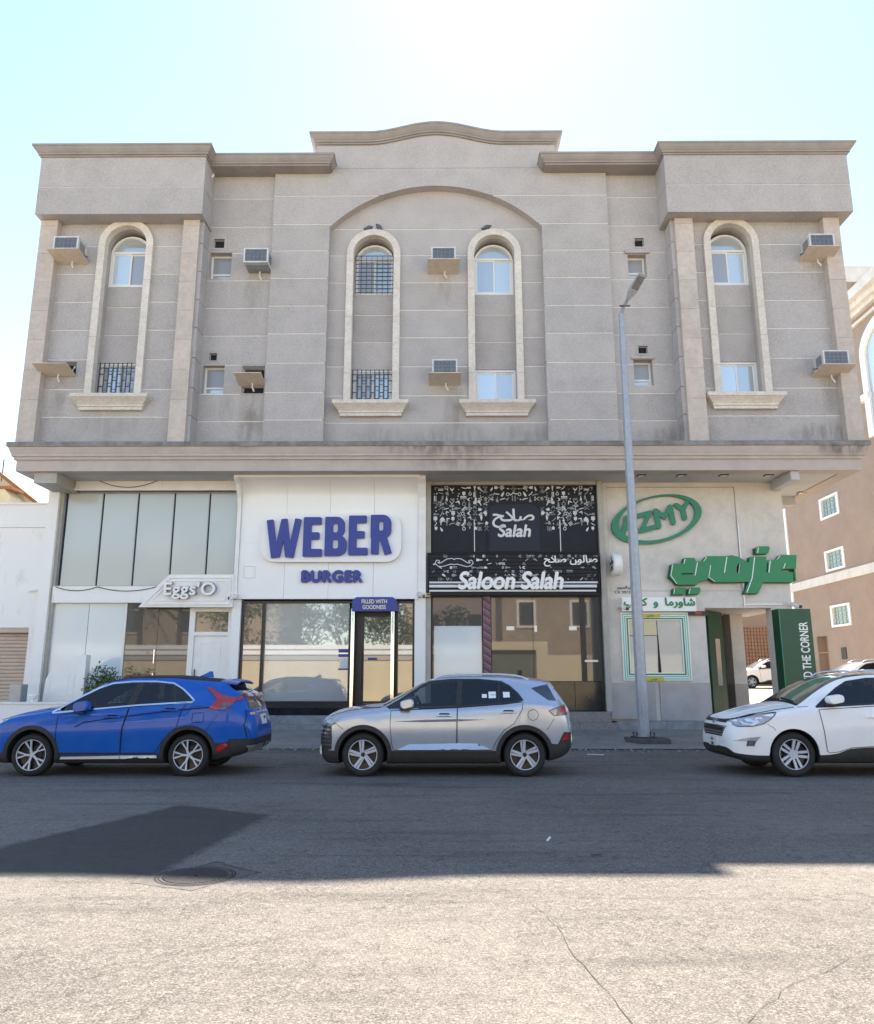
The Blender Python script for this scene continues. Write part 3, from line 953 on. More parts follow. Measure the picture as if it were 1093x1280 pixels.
# ---- niches with windows
def arch_pts(xc, r, z0, zs, n=28):
    return [(xc - r, z0), (xc + r, z0)] + [(xc + r * math.cos(math.pi * i / n), zs + r * math.sin(math.pi * i / n)) for i in range(n + 1)]
def niche(xc, P, win, ztop_sill=8.80):
    # surround: leg blocks and the arch ring
    cuts = [8.80, 9.62, 10.46, 11.28, 12.12, NZ - 0.25]
    for s in (-1, 1):
        for a, b in zip(cuts[:-1], cuts[1:]):
            xa, xb = sorted((xc + s * NI, xc + s * NR))
            bx('surround_block', 'cream', bld, xa, xb, P - 0.10, P + 0.12, a + 0.003, b - 0.003)
    zs0 = NZ - 0.25
    n = 40
    out = [(xc + NR, zs0)] + [(xc + NR * math.cos(math.pi * i / n), NZ + NR * math.sin(math.pi * i / n)) for i in range(n + 1)] + [(xc - NR, zs0)]
    inn = [(xc - NI, zs0)] + [(xc - NI * math.cos(math.pi * i / n), NZ + NI * math.sin(math.pi * i / n)) for i in range(n + 1)] + [(xc + NI, zs0)]
    MB().prism([out + inn], P - 0.10, P + 0.12).build('surround_arch', 'cream', bld)
    # reveal
    lp = [(xc - NI, 8.76)] + [(xc - NI * math.cos(math.pi * i / n), NZ + NI * math.sin(math.pi * i / n)) for i in range(n + 1)] + [(xc + NI, 8.76)]
    k = len(lp)
    m = MB(); m.add([(p[0], P + 0.118, p[1]) for p in lp] + [(p[0], win + 0.16, p[1]) for p in lp], [(i, k + i, k + i + 1, i + 1) for i in range(k - 1)])
    m.build('niche_reveal', 'plaster', bld, smooth=True)
    # plastered spandrel panels between the two windows
    zb = [9.87, 10.675, 11.495, 12.12]
    zt = [10.645, 11.465, 12.12 - 0.0, 0]
    bx('wall', 'joint', bld, xc - NI + 0.002, xc + NI - 0.002, win + 0.018, win + 0.2, 9.87, 12.10)
    for a, b in ((9.87, 10.67), (10.70, 11.495), (11.525, 12.115)):
        bx('plaster_panel', 'plaster', bld, xc - NI + 0.002, xc + NI - 0.002, win, win + 0.03, a, b)
    # sill
    hw = NR + 0.27
    y0 = P
    SP = [(0, -0.40), (0.10, -0.40), (0.10, -0.33), (0.13, -0.31), (0.13, -0.27), (0.18, -0.20), (0.265, -0.11), (0.285, -0.10), (0.285, 0.0), (0, 0.0)]
    xw = NR - 0.02
    sweep([(xc - xw, y0 + 0.2, 8.79), (xc - xw, y0 - 0.02, 8.79), (xc + xw, y0 - 0.02, 8.79), (xc + xw, y0 + 0.2, 8.79)], SP).build('window_sill', 'cream', bld)
    bx('sill_core', 'cream', bld, xc - xw, xc + xw, y0 - 0.03, win + 0.1, 8.40, 8.785)

def frame_rect(mb, x0, x1, z0, z1, y0, y1, t):
    mb.prism([[(x0, z0), (x1, z0), (x1, z1), (x0, z1)], [(x0 + t, z0 + t), (x0 + t, z1 - t), (x1 - t, z1 - t), (x1 - t, z0 + t)]], y0, y1)
def rect_window(xc, hw, z0, z1, y, gl=('glass_sky', 'glass_dim'), name='window', frame='upvc', t=0.055):
    w = MB(); frame_rect(w, xc - hw, xc + hw, z0, z1, y, y + 0.09, t)
    f = w.build(name, frame, bld)
    s = MB(); frame_rect(s, xc - hw + t, xc + 0.03, z0 + t, z1 - t, y + 0.025, y + 0.055, 0.04); frame_rect(s, xc - 0.03, xc + hw - t, z0 + t, z1 - t, y + 0.057, y + 0.085, 0.04)
    s.build('sash', frame, f)
    bx('pane', gl[0], f, xc - hw + t + 0.04, xc - 0.01, y + 0.04, y + 0.046, z0 + t + 0.04, z1 - t - 0.04)
    bx('pane', gl[1], f, xc + 0.01, xc + hw - t - 0.04, y + 0.068, y + 0.074, z0 + t + 0.04, z1 - t - 0.04)
    return f
def arch_window(xc, hw, z0, zt, zs, y, gl, lun='glass_sky'):
    t = 0.055
    n = 24
    ri = hw - t
    outer = [(xc - hw, z0), (xc + hw, z0)] + [(xc + hw * math.cos(math.pi * i / n), zs + hw * math.sin(math.pi * i / n)) for i in range(n + 1)]
    lune = [(xc + ri, zt + t / 2)] + [(xc + ri * math.cos(math.pi * i / n), zs + ri * math.sin(math.pi * i / n)) for i in range(n + 1) if zs + ri * math.sin(math.pi * i / n) > zt + t / 2 + 0.01] + [(xc - ri, zt + t / 2)]
    rect = [(xc - ri, z0 + t), (xc + ri, z0 + t), (xc + ri, zt - t / 2), (xc - ri, zt - t / 2)]
    f = MB().prism([outer, list(reversed(lune)), list(reversed(rect))], y, y + 0.09).build('window', 'upvc', bld)
    MB().prism([lune], y + 0.05, y + 0.056).build('pane', lun, f)
    s = MB(); frame_rect(s, xc - ri, xc + 0.03, z0 + t, zt - t / 2, y + 0.025, y + 0.055, 0.04); frame_rect(s, xc - 0.03, xc + ri, z0 + t, zt - t / 2, y + 0.057, y + 0.085, 0.04)
    s.build('sash', 'upvc', f)
    bx('pane', gl[0], f, xc - ri + 0.04, xc - 0.01, y + 0.04, y + 0.046, z0 + t + 0.04, zt - t / 2 - 0.04)
    bx('pane', gl[1], f, xc + 0.01, xc + ri - 0.04, y + 0.068, y + 0.074, z0 + t + 0.04, zt - t / 2 - 0.04)
    return f
WB, WC = 19.66, 20.17
niche(-8.67, BAYP, WB); niche(7.93, BAYP, WB)
niche(-1.90, RECP, WC); niche(1.487, RECP, WC)
arch_window(-8.67, NI - 0.005, 12.12, 13.16, NZ - 0.10, WB, ('glass_blue', 'glass_dim'), 'glass_sky')
arch_window(7.93, NI - 0.005, 12.12, 13.16, NZ - 0.10, WB, ('glass_dim', 'glass_blue'), 'glass_sky')
arch_window(-1.90, NI - 0.005, 12.12, 13.22, NZ - 0.08, WC, ('glass_dim', 'glass_sky'), 'glass_sky')
arch_window(1.487, NI - 0.005, 12.12, 13.22, NZ - 0.08, WC, ('glass_sky', 'glass_blue'), 'glass_sky')
rect_window(-8.67, NI - 0.003, 8.90, 9.86, WB + 0.02, ('glass_sky', 'glass_dim'))
rect_window(7.93, NI - 0.003, 8.90, 9.86, WB + 0.02, ('glass_blue', 'glass_sky'))
rect_window(-1.90, NI - 0.003, 8.90, 9.86, WC + 0.02, ('glass_dim', 'glass_sky'))
rect_window(1.487, NI - 0.003, 8.90, 9.86, WC + 0.02, ('glass_blue', 'glass_sky'))
# security grilles
def brick_grille(xc, hw, z0, z1, y):
    m = MB(); r = 0.011
    nx = 9
    xs = [xc - hw + 2 * hw * i / nx for i in range(nx + 1)]
    for x in xs: m.box(x - r, x + r, y - r, y + r, z0, z1)
    for i in range(nx):
        for k in range(3):
            z = z0 + (z1 - z0) * ((k + (0.55 if i % 2 else 0.05)) / 3.0)
            if z0 < z < z1: m.box(xs[i], xs[i + 1], y - r * 1.2, y + r * 0.9, z - r, z + r)
    m.box(xc - hw, xc + hw, y - r * 1.3, y + r, z1 - 0.16, z1 - 0.14)
    m.build('window_grille', 'grille_steel', bld)
brick_grille(-8.67, NI - 0.02, 8.82, 9.86, WB - 0.05)
brick_grille(-1.90, NI - 0.02, 8.82, 9.86, WC - 0.05)
m = MB()
for i in range(8):
    x = -1.90 - 0.53 + 1.06 * i / 7; m.box(x - 0.008, x + 0.008, WC - 0.06, WC - 0.045, 12.12, 13.3)
for i in range(10):
    z = 12.16 + 1.14 * i / 9; m.box(-2.44, -1.36, WC - 0.075, WC - 0.06, z - 0.009, z + 0.009)
m.build('window_grille', 'grille_steel', bld)

# small bathroom windows and vents
def small_window(x0, x1, z0, z1, P, sill=True):
    y = P + 0.20
    for a in ((x0, x0 + 0.003, z0, z1), (x1 - 0.003, x1, z0, z1)):
        bx('window_jamb', 'plaster', bld, a[0], a[1], P + 0.032, y + 0.1, a[2], a[3])
    bx('window_head', 'plaster', bld, x0 + 0.003, x1 - 0.003, P + 0.032, y + 0.1, z1 - 0.003, z1)
    bx('window_sill', 'cream', bld, x0 + 0.003, x1 - 0.003, P + 0.032, y + 0.1, z0, z0 + 0.02)
    w = MB(); frame_rect(w, x0 + 0.004, x1 - 0.004, z0 + 0.022, z1 - 0.004, y, y + 0.06, 0.05)
    w.box(x0 + 0.054, x1 - 0.054, y + 0.004, y + 0.05, z0 + 0.20, z0 + 0.25)
    f = w.build('window', 'upvc', bld)
    bx('pane', 'glass_grey', f, x0 + 0.05, x1 - 0.05, y + 0.03, y + 0.036, z0 + 0.25, z1 - 0.05)
    bx('pane', 'glass_sky', f, x0 + 0.05, x1 - 0.05, y + 0.038, y + 0.044, z0 + 0.06, z0 + 0.20)
for h in (SMALL_L[0], SMALL_L[2], SMALL_R[0], SMALL_R[2]):
    small_window(h[1], h[2], h[3], h[4], MIDP)
for h in (SMALL_L[1], SMALL_L[3], SMALL_R[1], SMALL_R[3]):
    x0, x1, z0, z1 = h[1:]
    m = MB()
    m.box(x0, x1, MIDP + 0.12, MIDP + 0.14, z0, z1)
    bx('vent', 'dark_void', bld, x0 - 0.02, x1 + 0.02, MIDP + 0.13, MIDP + 0.29, z0 - 0.02, z1 + 0.02)
    w = MB(); frame_rect(w, x0 - 0.05, x1 + 0.05, z0 - 0.05, z1 + 0.05, MIDP - 0.012, MIDP + 0.02, 0.05)
    w.build('vent_frame', 'plaster', bld)
bx('window_head', 'plaster', bld, 5.12, 5.80, MIDP - 0.07, MIDP + 0.02, 13.12, 13.23)
bx('window_head', 'plaster', bld, 5.14, 5.78, MIDP - 0.05, MIDP + 0.02, 9.975, 10.05)
# open sockets left by removed air conditioners
for (x0, x1, z0, z1, P) in ((-10.50, -9.72, 9.34, 9.78, BAYP), (-5.39, -4.79, 9.02, 9.80, MIDP)):
    m = MB(); m.box(x0, x1, P + 0.28, P + 0.30, z0, z1)
    m.build('socket_back', 'dark_void', bld)
    w = MB(); frame_rect(w, x0 - 0.04, x1 + 0.04, z0 - 0.04, z1 + 0.04, P - 0.01, P + 0.03, 0.04)
    w.build('socket_frame', 'plaster', bld)

# ------------------------------------------------------------------ ground floor of the building
G0 = 20.40
def quad_frame(name, m, x0, x1, z0, z1, y0, y1, t, parent=None):
    w = MB(); frame_rect(w, x0, x1, z0, z1, y0, y1, t)
    return w.build(name, m, parent or bld)
bx('shop_core', 'dark_void', bld, -10.2, 6.70, 20.80, 30.9, 0.3, 6.69)
# steps along the fronts
bx('step', 'step_stone', bld, -5.47, -0.42, 20.16, 20.80, 0.10, 0.605, bevel=0.008)
bx('step', 'step_stone', bld, -5.50, -0.40, 19.86, 20.158, 0.05, 0.40, bevel=0.008)
bx('step', 'granite', bld, -0.40, 4.26, 20.14, 20.80, 0.10, 0.70, bevel=0.008)
for i in range(5):
    bx('kerb_stone', 'granite', bld, -0.39 + i * 0.95, -0.395 + (i + 1) * 0.95, 19.88, 20.138, 0.05, 0.44, bevel=0.01)
bx('step', 'step_stone', bld, -10.30, -5.51, 20.12, 20.80, 0.10, 0.52, bevel=0.008)
for i in range(4):
    bx('kerb_stone', 'step_stone', bld, 4.37 + i * 1.21, 4.365 + (i + 1) * 1.21, 19.95, 20.40, 0.05, 0.47, bevel=0.01)
bx('wood_plank', 'wood', bld, 4.20, 5.05, 20.20, 20.36, 0.471, 0.52)

# --- corner beams under the overhang
bx('beam', 'beige_frame', bld, -10.42, -9.84, 19.16, 20.36, 6.40, 6.699)
bx('beam', 'soffit', bld, 8.88, 9.10, 19.16, 20.395, 6.46, 6.699)
bx('beam', 'soffit', bld, 9.18, 10.3, 22.1, 22.4, 6.46, 6.699)

# --- egg restaurant front
bx('pillar', 'white_worn', bld, -10.53, -10.25, 20.18, 20.80, 0.20, 6.69)
bx('pillar_trim', 'beige_frame', bld, -10.248, -10.16, 20.28, 20.40, 0.5, 6.42)
bx('fascia_board', 'white_paint', bld, -9.83, -7.48, 20.15, 20.5, 6.47, 6.80, bevel=0.01)
bx('fascia_board', 'white_paint', bld, -7.475, -5.47, 20.15, 20.5, 6.47, 6.80, bevel=0.01)
bx('fascia_trim', 'white_paint', bld, -9.83, -5.47, 20.11, 20.148, 6.44, 6.49)
quad_frame('window_frame', 'grey_metal', -10.16, -5.47, 3.88, 6.44, 20.34, 20.42, 0.03)
XS = [-10.13, -9.15, -8.20, -7.22, -6.27, -5.50]
for i in range(5):
    bx('pane', 'glass_pale', bld, XS[i] + 0.045, XS[i + 1] - 0.012, 20.385, 20.40, 3.91, 6.41)
for x in XS[1:-1]:
    bx('mullion', 'mullion_grey', bld, x - 0.010, x + 0.008, 20.36, 20.41, 3.91, 6.41)
    bx('mullion_gap', 'black_metal', bld, x + 0.0085, x + 0.032, 20.375, 20.412, 3.91, 6.41)
quad_frame('hatch', 'white_worn', -5.82, -5.66, 6.55, 6.70, 20.135, 20.15, 0.02)
bx('front_beam', 'white_worn', bld, -10.18, -5.47, 20.22, 20.5, 3.45, 3.878)
LX = [-10.17, -9.23, -8.27]
for i in range(2):
    bx('pane', 'glass_frost', bld, LX[i], LX[i + 1] - 0.012, 20.36, 20.37, 0.53, 3.449)
bx('window_post', 'upvc', bld, -8.28, -8.23, 20.33, 20.42, 0.53, 3.449)
bx('pane', 'glass_dark', bld, -8.225, -7.40, 20.36, 20.37, 0.53, 3.449)
bx('pane', 'glass_dark', bld, -7.392, -6.56, 20.36, 20.37, 0.53, 3.449)
for z in (1.9, 1.3):
    bx('door_pull', 'chrome', bld, -7.45, -7.43, 20.33, 20.358, z, z + 0.35)
fr = MB(); fr.prism([[(-6.56, 0.53), (-5.47, 0.53), (-5.47, 3.36), (-6.56, 3.36)], [(-6.42, 2.70), (-6.42, 3.22), (-5.55, 3.22), (-5.55, 2.70)], [(-6.42, 0.54), (-6.42, 2.60), (-5.55, 2.60), (-5.55, 0.54)]], 20.28, 20.40)
dfr = fr.build('door_frame', 'white_paint', bld)
bx('pane', 'glass_shop', dfr, -6.42, -5.55, 20.36, 20.37, 2.70, 3.22)
d = bx('door', 'white_paint', bld, -6.415, -5.555, 20.33, 20.37, 0.545, 2.595)
quad_frame('door_moulding', 'white_paint', -6.25, -5.72, 1.70, 2.45, 20.318, 20.332, 0.035, d)
quad_frame('door_moulding', 'white_paint', -6.25, -5.72, 0.75, 1.55, 20.318, 20.332, 0.035, d)
bx('handle', 'black_metal', d, -6.36, -6.335, 20.27, 20.30, 1.35, 1.75)

# --- burger shop front
bx('pillar', 'white_worn', bld, -5.43, -5.20, 20.12, 20.80, 0.606, 3.52)
bx('pillar', 'white_worn', bld, -0.70, -0.415, 20.12, 20.80, 0.606, 3.56)
PX = [-5.30, -4.10, -2.95, -1.78, -0.62]
for i in range(4):
    bx('cladding_panel', 'white_gloss', bld, PX[i] + 0.003, PX[i + 1] - 0.003, 20.08, 20.4, 3.53, 5.0 - 0.003)
    m = MB()
    prof = [(20.085, 5.0)] + [(20.085, 6.25)] + [(20.085 - 0.62 * (1 - math.cos(a)), 6.25 + 0.42 * math.sin(a)) for a in [R(9 * k) for k in range(1, 11)]] + [(20.4, 6.68), (20.4, 5.0)]
    m.prism_x(prof, PX[i] + 0.003, PX[i + 1] - 0.003)
    m.build('cladding_panel', 'white_gloss', bld, smooth=True, angle=30)
bx('canopy_edge', 'white_gloss', bld, -5.38, -0.56, 19.44, 19.463, 6.62, 6.685)
m = MB(); m.prism_x([(20.02, 3.53), (20.02, 5.9), (19.95, 6.2), (19.7, 6.5), (19.5, 6.6), (19.5, 6.68), (20.4, 6.68), (20.4, 3.53)], -5.40, -5.303)
m.build('side_pier', 'white_paint', bld)
m = MB(); m.prism_x([(20.02, 3.57), (20.02, 5.9), (19.95, 6.2), (19.7, 6.5), (19.5, 6.6), (19.5, 6.68), (20.4, 6.68), (20.4, 3.57)], -0.617, -0.415)
m.build('side_pier', 'white_paint', bld)
quad_frame('hatch', 'white_paint', -5.17, -4.87, 4.08, 4.40, 20.06, 20.09, 0.02)
wf = MB()
frame_rect(wf, -5.20, -0.70, 0.90, 3.49, 20.22, 20.36, 0.055)
wf.box(-4.66, -4.58, 20.21, 20.36, 0.955, 3.435)
wf.box(-2.40, -2.34, 20.20, 20.36, 0.955, 3.30); wf.box(-1.20, -1.13, 20.20, 20.36, 0.955, 3.435)
wfr = wf.build('window_frame', 'black_metal', bld)
for a, b, g in ((-5.145, -4.66, 'glass_shop'), (-4.58, -2.40, 'glass_burger'), (-1.13, -0.755, 'glass_shop')):
    if g == 'glass_burger' and g not in M:
        M[g] = glass(g, (0.44, 0.45, 0.42), 0.15, 0.02)
    bx('pane', g, wfr, a, b, 20.29, 20.30, 0.955, 3.435)
bx('window_base', 'black_tile', bld, -5.20, -0.70, 20.20, 20.4, 0.606, 0.775)
bx('window_base', 'black_metal', bld, -5.20, -0.70, 20.22, 20.4, 0.78, 0.897)
# door in its chromed porch
d = bx('door', 'black_metal', bld, -2.335, -1.205, 20.26, 20.30, 0.62, 3.30)
bx('pane', 'glass_shop', d, -2.0, -1.30, 20.245, 20.255, 0.72, 3.08)
bx('handle', 'black_metal', d, -2.08, -2.05, 20.16, 20.19, 1.3, 2.2)
bx('sticker', 'sign_blue', d, -1.90, -1.66, 20.24, 20.243, 1.98, 2.04)
for x in (-2.25, -1.235):
    bx('door_post', 'chrome', bld, x - 0.055, x + 0.03, 19.86, 19.93, 0.61, 3.26, bevel=0.01)
    bx('door_post_side', 'black_metal', bld, x - 0.03, x + 0.01, 19.935, 20.2, 0.61, 3.26)

# --- barber shop front
bx('pillar', 'beige_frame', bld, -0.41, -0.285, 20.16, 20.80, 0.705, 6.69)
bx('pillar', 'beige_frame', bld, 4.155, 4.30, 20.16, 20.80, 0.705, 6.69)
bx('head_trim', 'beige_frame', bld, -0.28, 4.15, 20.2, 20.7, 6.60, 6.69)
sf = MB()
frame_rect(sf, -0.28, 4.15, 0.71, 3.66, 20.30, 20.42, 0.05)
sf.box(3.60, 3.72, 20.28, 20.42, 0.76, 3.61)
sfr = sf.build('window_frame', 'black_metal', bld)
for a, b, g in ((-0.23, 1.05, 'glass_dark'), (1.29, 2.36, 'glass_shop_dark'), (2.37, 3.60, 'glass_shop_dark'), (3.72, 4.10, 'glass_dark')):
    if g == 'glass_shop_dark' and g not in M:
        M[g] = glass(g, (0.030, 0.028, 0.026), 0.075)
    bx('pane', g, sfr, a, b, 20.36, 20.37, 1.45, 3.61)
for i in range(6):
    a = -0.23 + i * 0.722
    bx('tile', 'black_tile', bld, a + 0.004, a + 0.718, 20.25, 20.40, 0.72, 1.44, bevel=0.004)
bx('frosted_film', 'glass_frost', sfr, -0.20, 1.03, 20.352, 20.358, 1.46, 2.83)
for z0 in (2.83,):
    bx('film_edge', 'white_paint', sfr, -0.20, 1.03, 20.350, 20.358, 2.835, 2.85)
for x in (1.68, 2.40, 3.30):
    bx('hinge', 'alu', sfr, x, x + (0.20 if x != 2.40 else 0.07), 20.33, 20.358, 2.74 if x != 2.40 else 2.70, 2.84 if x != 2.40 else 2.86)
bx('push_bar', 'alu', sfr, 3.66, 4.00, 20.24, 20.27, 1.93, 1.98)
M['post_grey'] = mat('post_grey', (0.20, 0.19, 0.205), rough=0.4)
# barber stripe painted on its post, as a strip of slanted bands
bx('barber_post', 'post_grey', bld, 1.07, 1.27, 20.27, 20.42, 1.45, 3.61)
m1 = MB(); m2 = MB()
for i in range(11):
    z = 1.46 + i * 0.195
    for mm, dz, h in ((m1, 0.0, 0.085), (m2, 0.10, 0.05)):
        a0, a1 = z + dz + 0.10, z + dz + 0.10 + h
        pts = [(1.075, a0), (1.265, a0 - 0.13), (1.265, a1 - 0.13), (1.075, a1)]
        pts = [(p[0], min(3.60, max(1.455, p[1]))) for p in pts]
        if abs(pts[0][1] - pts[3][1]) > 0.01 or abs(pts[1][1] - pts[2][1]) > 0.01:
            mm.prism([pts], 20.264, 20.272)
m1.build('barber_stripe', mat('stripe_dark', (0.05, 0.055, 0.10), rough=0.4), bld); m2.build('barber_stripe', 'red_print', bld)

# --- corner grill wall: rendered concrete with a recessed field and a porch
def cwall(name, loops, y0, y1, m='concrete'):
    return MB().prism(loops, y0, y1).build(name, m, bld)
WOP = [(4.66, 1.47), (6.40, 1.47), (6.40, 3.19), (4.66, 3.19)]
field = [(4.44, 3.70), (7.88, 3.70), (7.88, 6.58), (4.44, 6.58)]
cwall('wall', [[(4.302, 0.47), (6.87, 0.47), (6.87, 3.32), (8.60, 3.32), (8.60, 0.30), (9.15, 0.30), (9.15, 6.699), (4.302, 6.699)],
               list(reversed(WOP)), list(reversed([(4.44, 3.76), (7.90, 3.76), (7.90, 6.58), (4.44, 6.58)]))], 20.40, 20.75)
bx('wall_field', 'concrete', bld, 4.45, 7.89, 20.425, 20.74, 3.77, 6.57)
for i, (a, b) in enumerate(((4.20, 5.45), (5.456, 6.86))):
    bx('steel_panel', 'steel_panel', bld, a + 0.11, b, 20.345, 20.395, 0.475, 1.41)
bx('conduit', 'alu', bld, 7.90, 7.925, 20.37, 20.395, 3.34, 5.6)
bx('conduit', 'alu', bld, 7.93, 8.9, 20.37, 20.395, 3.40, 3.425)
# porch behind the opening
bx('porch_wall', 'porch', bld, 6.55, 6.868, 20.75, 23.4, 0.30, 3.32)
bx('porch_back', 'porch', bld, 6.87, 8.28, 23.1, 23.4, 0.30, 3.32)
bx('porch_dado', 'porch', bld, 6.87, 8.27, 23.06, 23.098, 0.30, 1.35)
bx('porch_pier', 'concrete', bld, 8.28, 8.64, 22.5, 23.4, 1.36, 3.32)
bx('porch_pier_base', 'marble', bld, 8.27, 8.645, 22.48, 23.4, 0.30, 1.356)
bx('porch_ceiling', 'concrete', bld, 6.55, 9.15, 20.752, 23.4, 3.322, 3.6)
bx('porch_floor', 'step_stone', bld, 6.87, 9.12, 20.2, 23.4, 0.2, 0.34)
bx('rear_wall', 'concrete', bld, 6.72, 9.15, 20.76, 23.4, 3.602, 6.69)
bx('rear_wall', 'concrete', bld, 6.72, 8.28, 23.402, 30.9, 0.3, 6.69)
bx('notice', 'paper', bld, 6.865, 6.885, 21.0, 21.35, 2.2, 2.62)
bx('notice', 'paper', bld, 7.62, 7.76, 23.045, 23.058, 2.2, 2.62)
bx('letter_slot', 'black_metal', bld, 7.66, 7.86, 23.03, 23.058, 1.86, 1.94)
d = MB().obox((7.42, 21.35, 1.82), (0.72, 0.70, 0), (0.70, -0.72, 0), (0, 0, 1), 0.40, 0.03, 1.48).build('door', 'deep_green', bld)
MB().obox((7.46, 21.39, 1.95), (0.72, 0.70, 0), (0.70, -0.72, 0), (0, 0, 1), 0.13, 0.034, 0.62).build('pane', 'glass_dark', d)
# kiosk window: white frame with three green lines, split panes
kf = MB(); frame_rect(kf, 4.655, 6.405, 1.465, 3.195, 20.33, 20.42, 0.20)
kfr = kf.build('window', 'sign_white', bld)
for t in (0.03, 0.085, 0.14):
    m = MB(); frame_rect(m, 4.655 + t, 6.405 - t, 1.465 + t, 3.195 - t, 20.322, 20.331, 0.028 if t != 0.14 else 0.035)
    m.build('green_line', 'sign_green' if t == 0.14 else 'mint', kfr)
bx('pane', 'glass_kiosk', kfr, 4.855, 5.58, 20.38, 20.386, 1.665, 2.60)
bx('blind', 'tan_blind', kfr, 4.855, 5.58, 20.37, 20.378, 2.615, 2.995)
bx('blind_bar', 'black_metal', kfr, 4.855, 5.58, 20.368, 20.379, 2.60, 2.614)
MB().prism([[(5.56, 1.665), (5.64, 1.665), (5.605, 2.6), (5.59, 2.6)]], 20.365, 20.372).build('pane_gap', 'dark_void', kfr)
bx('pane', 'glass_kiosk', kfr, 5.60, 6.205, 20.375, 20.381, 1.665, 2.995)
for (x, z) in ((5.42, 3.115), (5.42, 1.50)):
    lp = arch_pts(0, 0.20, -0.0, 0.0)
    lp = [(x - 0.24, z - 0.045), (x + 0.24, z - 0.045), (x + 0.27, z), (x + 0.24, z + 0.045), (x - 0.24, z + 0.045), (x - 0.27, z)]
    t = MB().prism([lp], 20.312, 20.32).build('price_tag', 'yellow_tag', kfr)
    moved(text_mb('\uFEF2\uFEE3\uFEB0\uFECB', 0.085, 0.004, 0.002), x, 20.309, z - 0.02).build('lettering', 'sign_green', t)
lb = bx('light_strip', 'black_metal', bld, 6.42, 6.90, 20.30, 20.39, 3.12, 3.23)
bx('red_display', 'red_print', lb, 6.58, 6.74, 20.292, 20.298, 3.14, 3.21)

# ------------------------------------------------------------------ signs (each a thing of its own)
YW = 20.08                                  # face of the burger cladding
sg = root('wall_sign', 'white rounded plaque with big blue rounded letters WEBER over the burger shop', 'shop sign', (-2.95, YW, 5.2))
m = sdf_mb(lambda X, Z: sd_box(X, Z, -4.83, -1.08, 4.55, 5.86, 0.40), -4.9, -1.0, 4.5, 5.9, YW - 0.14, YW - 0.04, 150)
m.build('board', 'sign_white', sg)
bx('board_mount', 'white_gloss', sg, -4.5, -1.4, YW - 0.04, YW, 4.8, 5.6)
# letters, drawn in a 1093-pixel wide unit system taken from an enlarged image crop of the sign
LW = {
 'W': lambda X, Z: np.minimum.reduce([sd_seg(X, Z, (104, 104), (146, 378), 24, 7), sd_seg(X, Z, (161, 372), (207, 100), 22, 7), sd_seg(X, Z, (207, 96), (242, 372), 21, 7), sd_seg(X, Z, (258, 376), (306, 96), 23, 7)]),
 'E': lambda X, Z: np.minimum.reduce([sd_box(X, Z, 345, 402, 86, 370, 8), sd_box(X, Z, 345, 473, 84, 138, 10), sd_box(X, Z, 345, 460, 194, 246, 10), sd_box(X, Z, 345, 481, 314, 370, 10)]),
 'B': lambda X, Z: np.maximum(np.minimum(sd_box(X, Z, 499, 640, 82, 232, (58, 8)), sd_box(X, Z, 499, 655, 214, 365, (62, 8))), -np.minimum(sd_box(X, Z, 556, 590, 128, 196, 15), sd_box(X, Z, 556, 594, 246, 312, 15))),
 'F': lambda X, Z: np.minimum.reduce([sd_box(X, Z, 668, 725, 76, 360, 8), sd_box(X, Z, 668, 796, 73, 128, 10), sd_box(X, Z, 668, 782, 186, 238, 10), sd_box(X, Z, 668, 806, 306, 360, 10)]),
 'R': lambda X, Z: np.minimum(np.maximum(np.minimum(sd_box(X, Z, 824, 972, 68, 240, (62, 8)), sd_box(X, Z, 828, 884, 68, 354, 8)), -sd_box(X, Z, 884, 914, 114, 184, 14)), sd_seg(X, Z, (908, 215), (952, 352), 27, 6)),
}
def px2m(v): return -4.83 + (v - 42) / 1000.0 * 3.75
for ch, fn in LW.items():
    g = lambda X, Z, fn=fn: fn((X + 4.83) / 3.75 * 1000 + 42, (5.86 - Z) / 3.75 * 1000 + 55) / 266.0
    mb_ = sdf_mb(g, -4.85, -1.0, 4.5, 5.9, YW - 0.22, YW - 0.142, 260)
    mb_.build('letter', 'sign_blue', sg)
scale_about_camera(sg, -2.88, 5.11, 0.976)
bs = root('wall_sign', 'small blue raised letters BURGER below the white plaque', 'shop sign', (-2.9, YW, 4.15))
moved(text_mb('BURGER', 0.40, 0.06, 0.030, sx=1.0, spacing=1.12), -2.91, YW - 0.05, 4.02).build('lettering', 'sign_blue', bs)
scale_about_camera(bs, -2.85, 4.10, 0.982)
# blue door canopy
dc = root('door_canopy', 'blue rounded canopy box over the burger shop door reading FILLED WITH GOODNESS', 'canopy', (-1.8, 19.9, 3.42))
can = [(-2.36, 3.24), (-1.17, 3.24), (-1.17, 3.45), (-1.20, 3.55), (-1.29, 3.61), (-2.24, 3.61), (-2.33, 3.55), (-2.36, 3.45)]
MB().prism([can], 19.78, 20.07).build('box', 'sign_blue', dc)
for k, (t, z) in enumerate((('FILLED WITH', 3.445), ('GOODNESS', 3.295))):
    moved(text_mb(t, 0.145, 0.01, 0.003, sx=0.80), -1.77, 19.772, z, 0).build('lettering', mat('canopy_text', (0.80, 0.72, 0.55), rough=0.5), dc)
scale_about_camera(dc, -1.745, 3.363, 0.97)
# stickers beside the burger door
st = root('sticker_sheet', 'blue and white notices stuck inside the burger window beside the door', 'sticker', (-2.5, 20.28, 2.0))
for z0, z1, c in ((2.17, 2.26, 'sign_blue'), (2.06, 2.13, 'sign_blue'), (1.77, 2.02, 'paper'), (1.73, 1.77, 'sign_blue')):
    bx('notice', c, st, -2.66 if c != 'paper' else -2.62, -2.41, 20.280, 20.286, z0, z1)

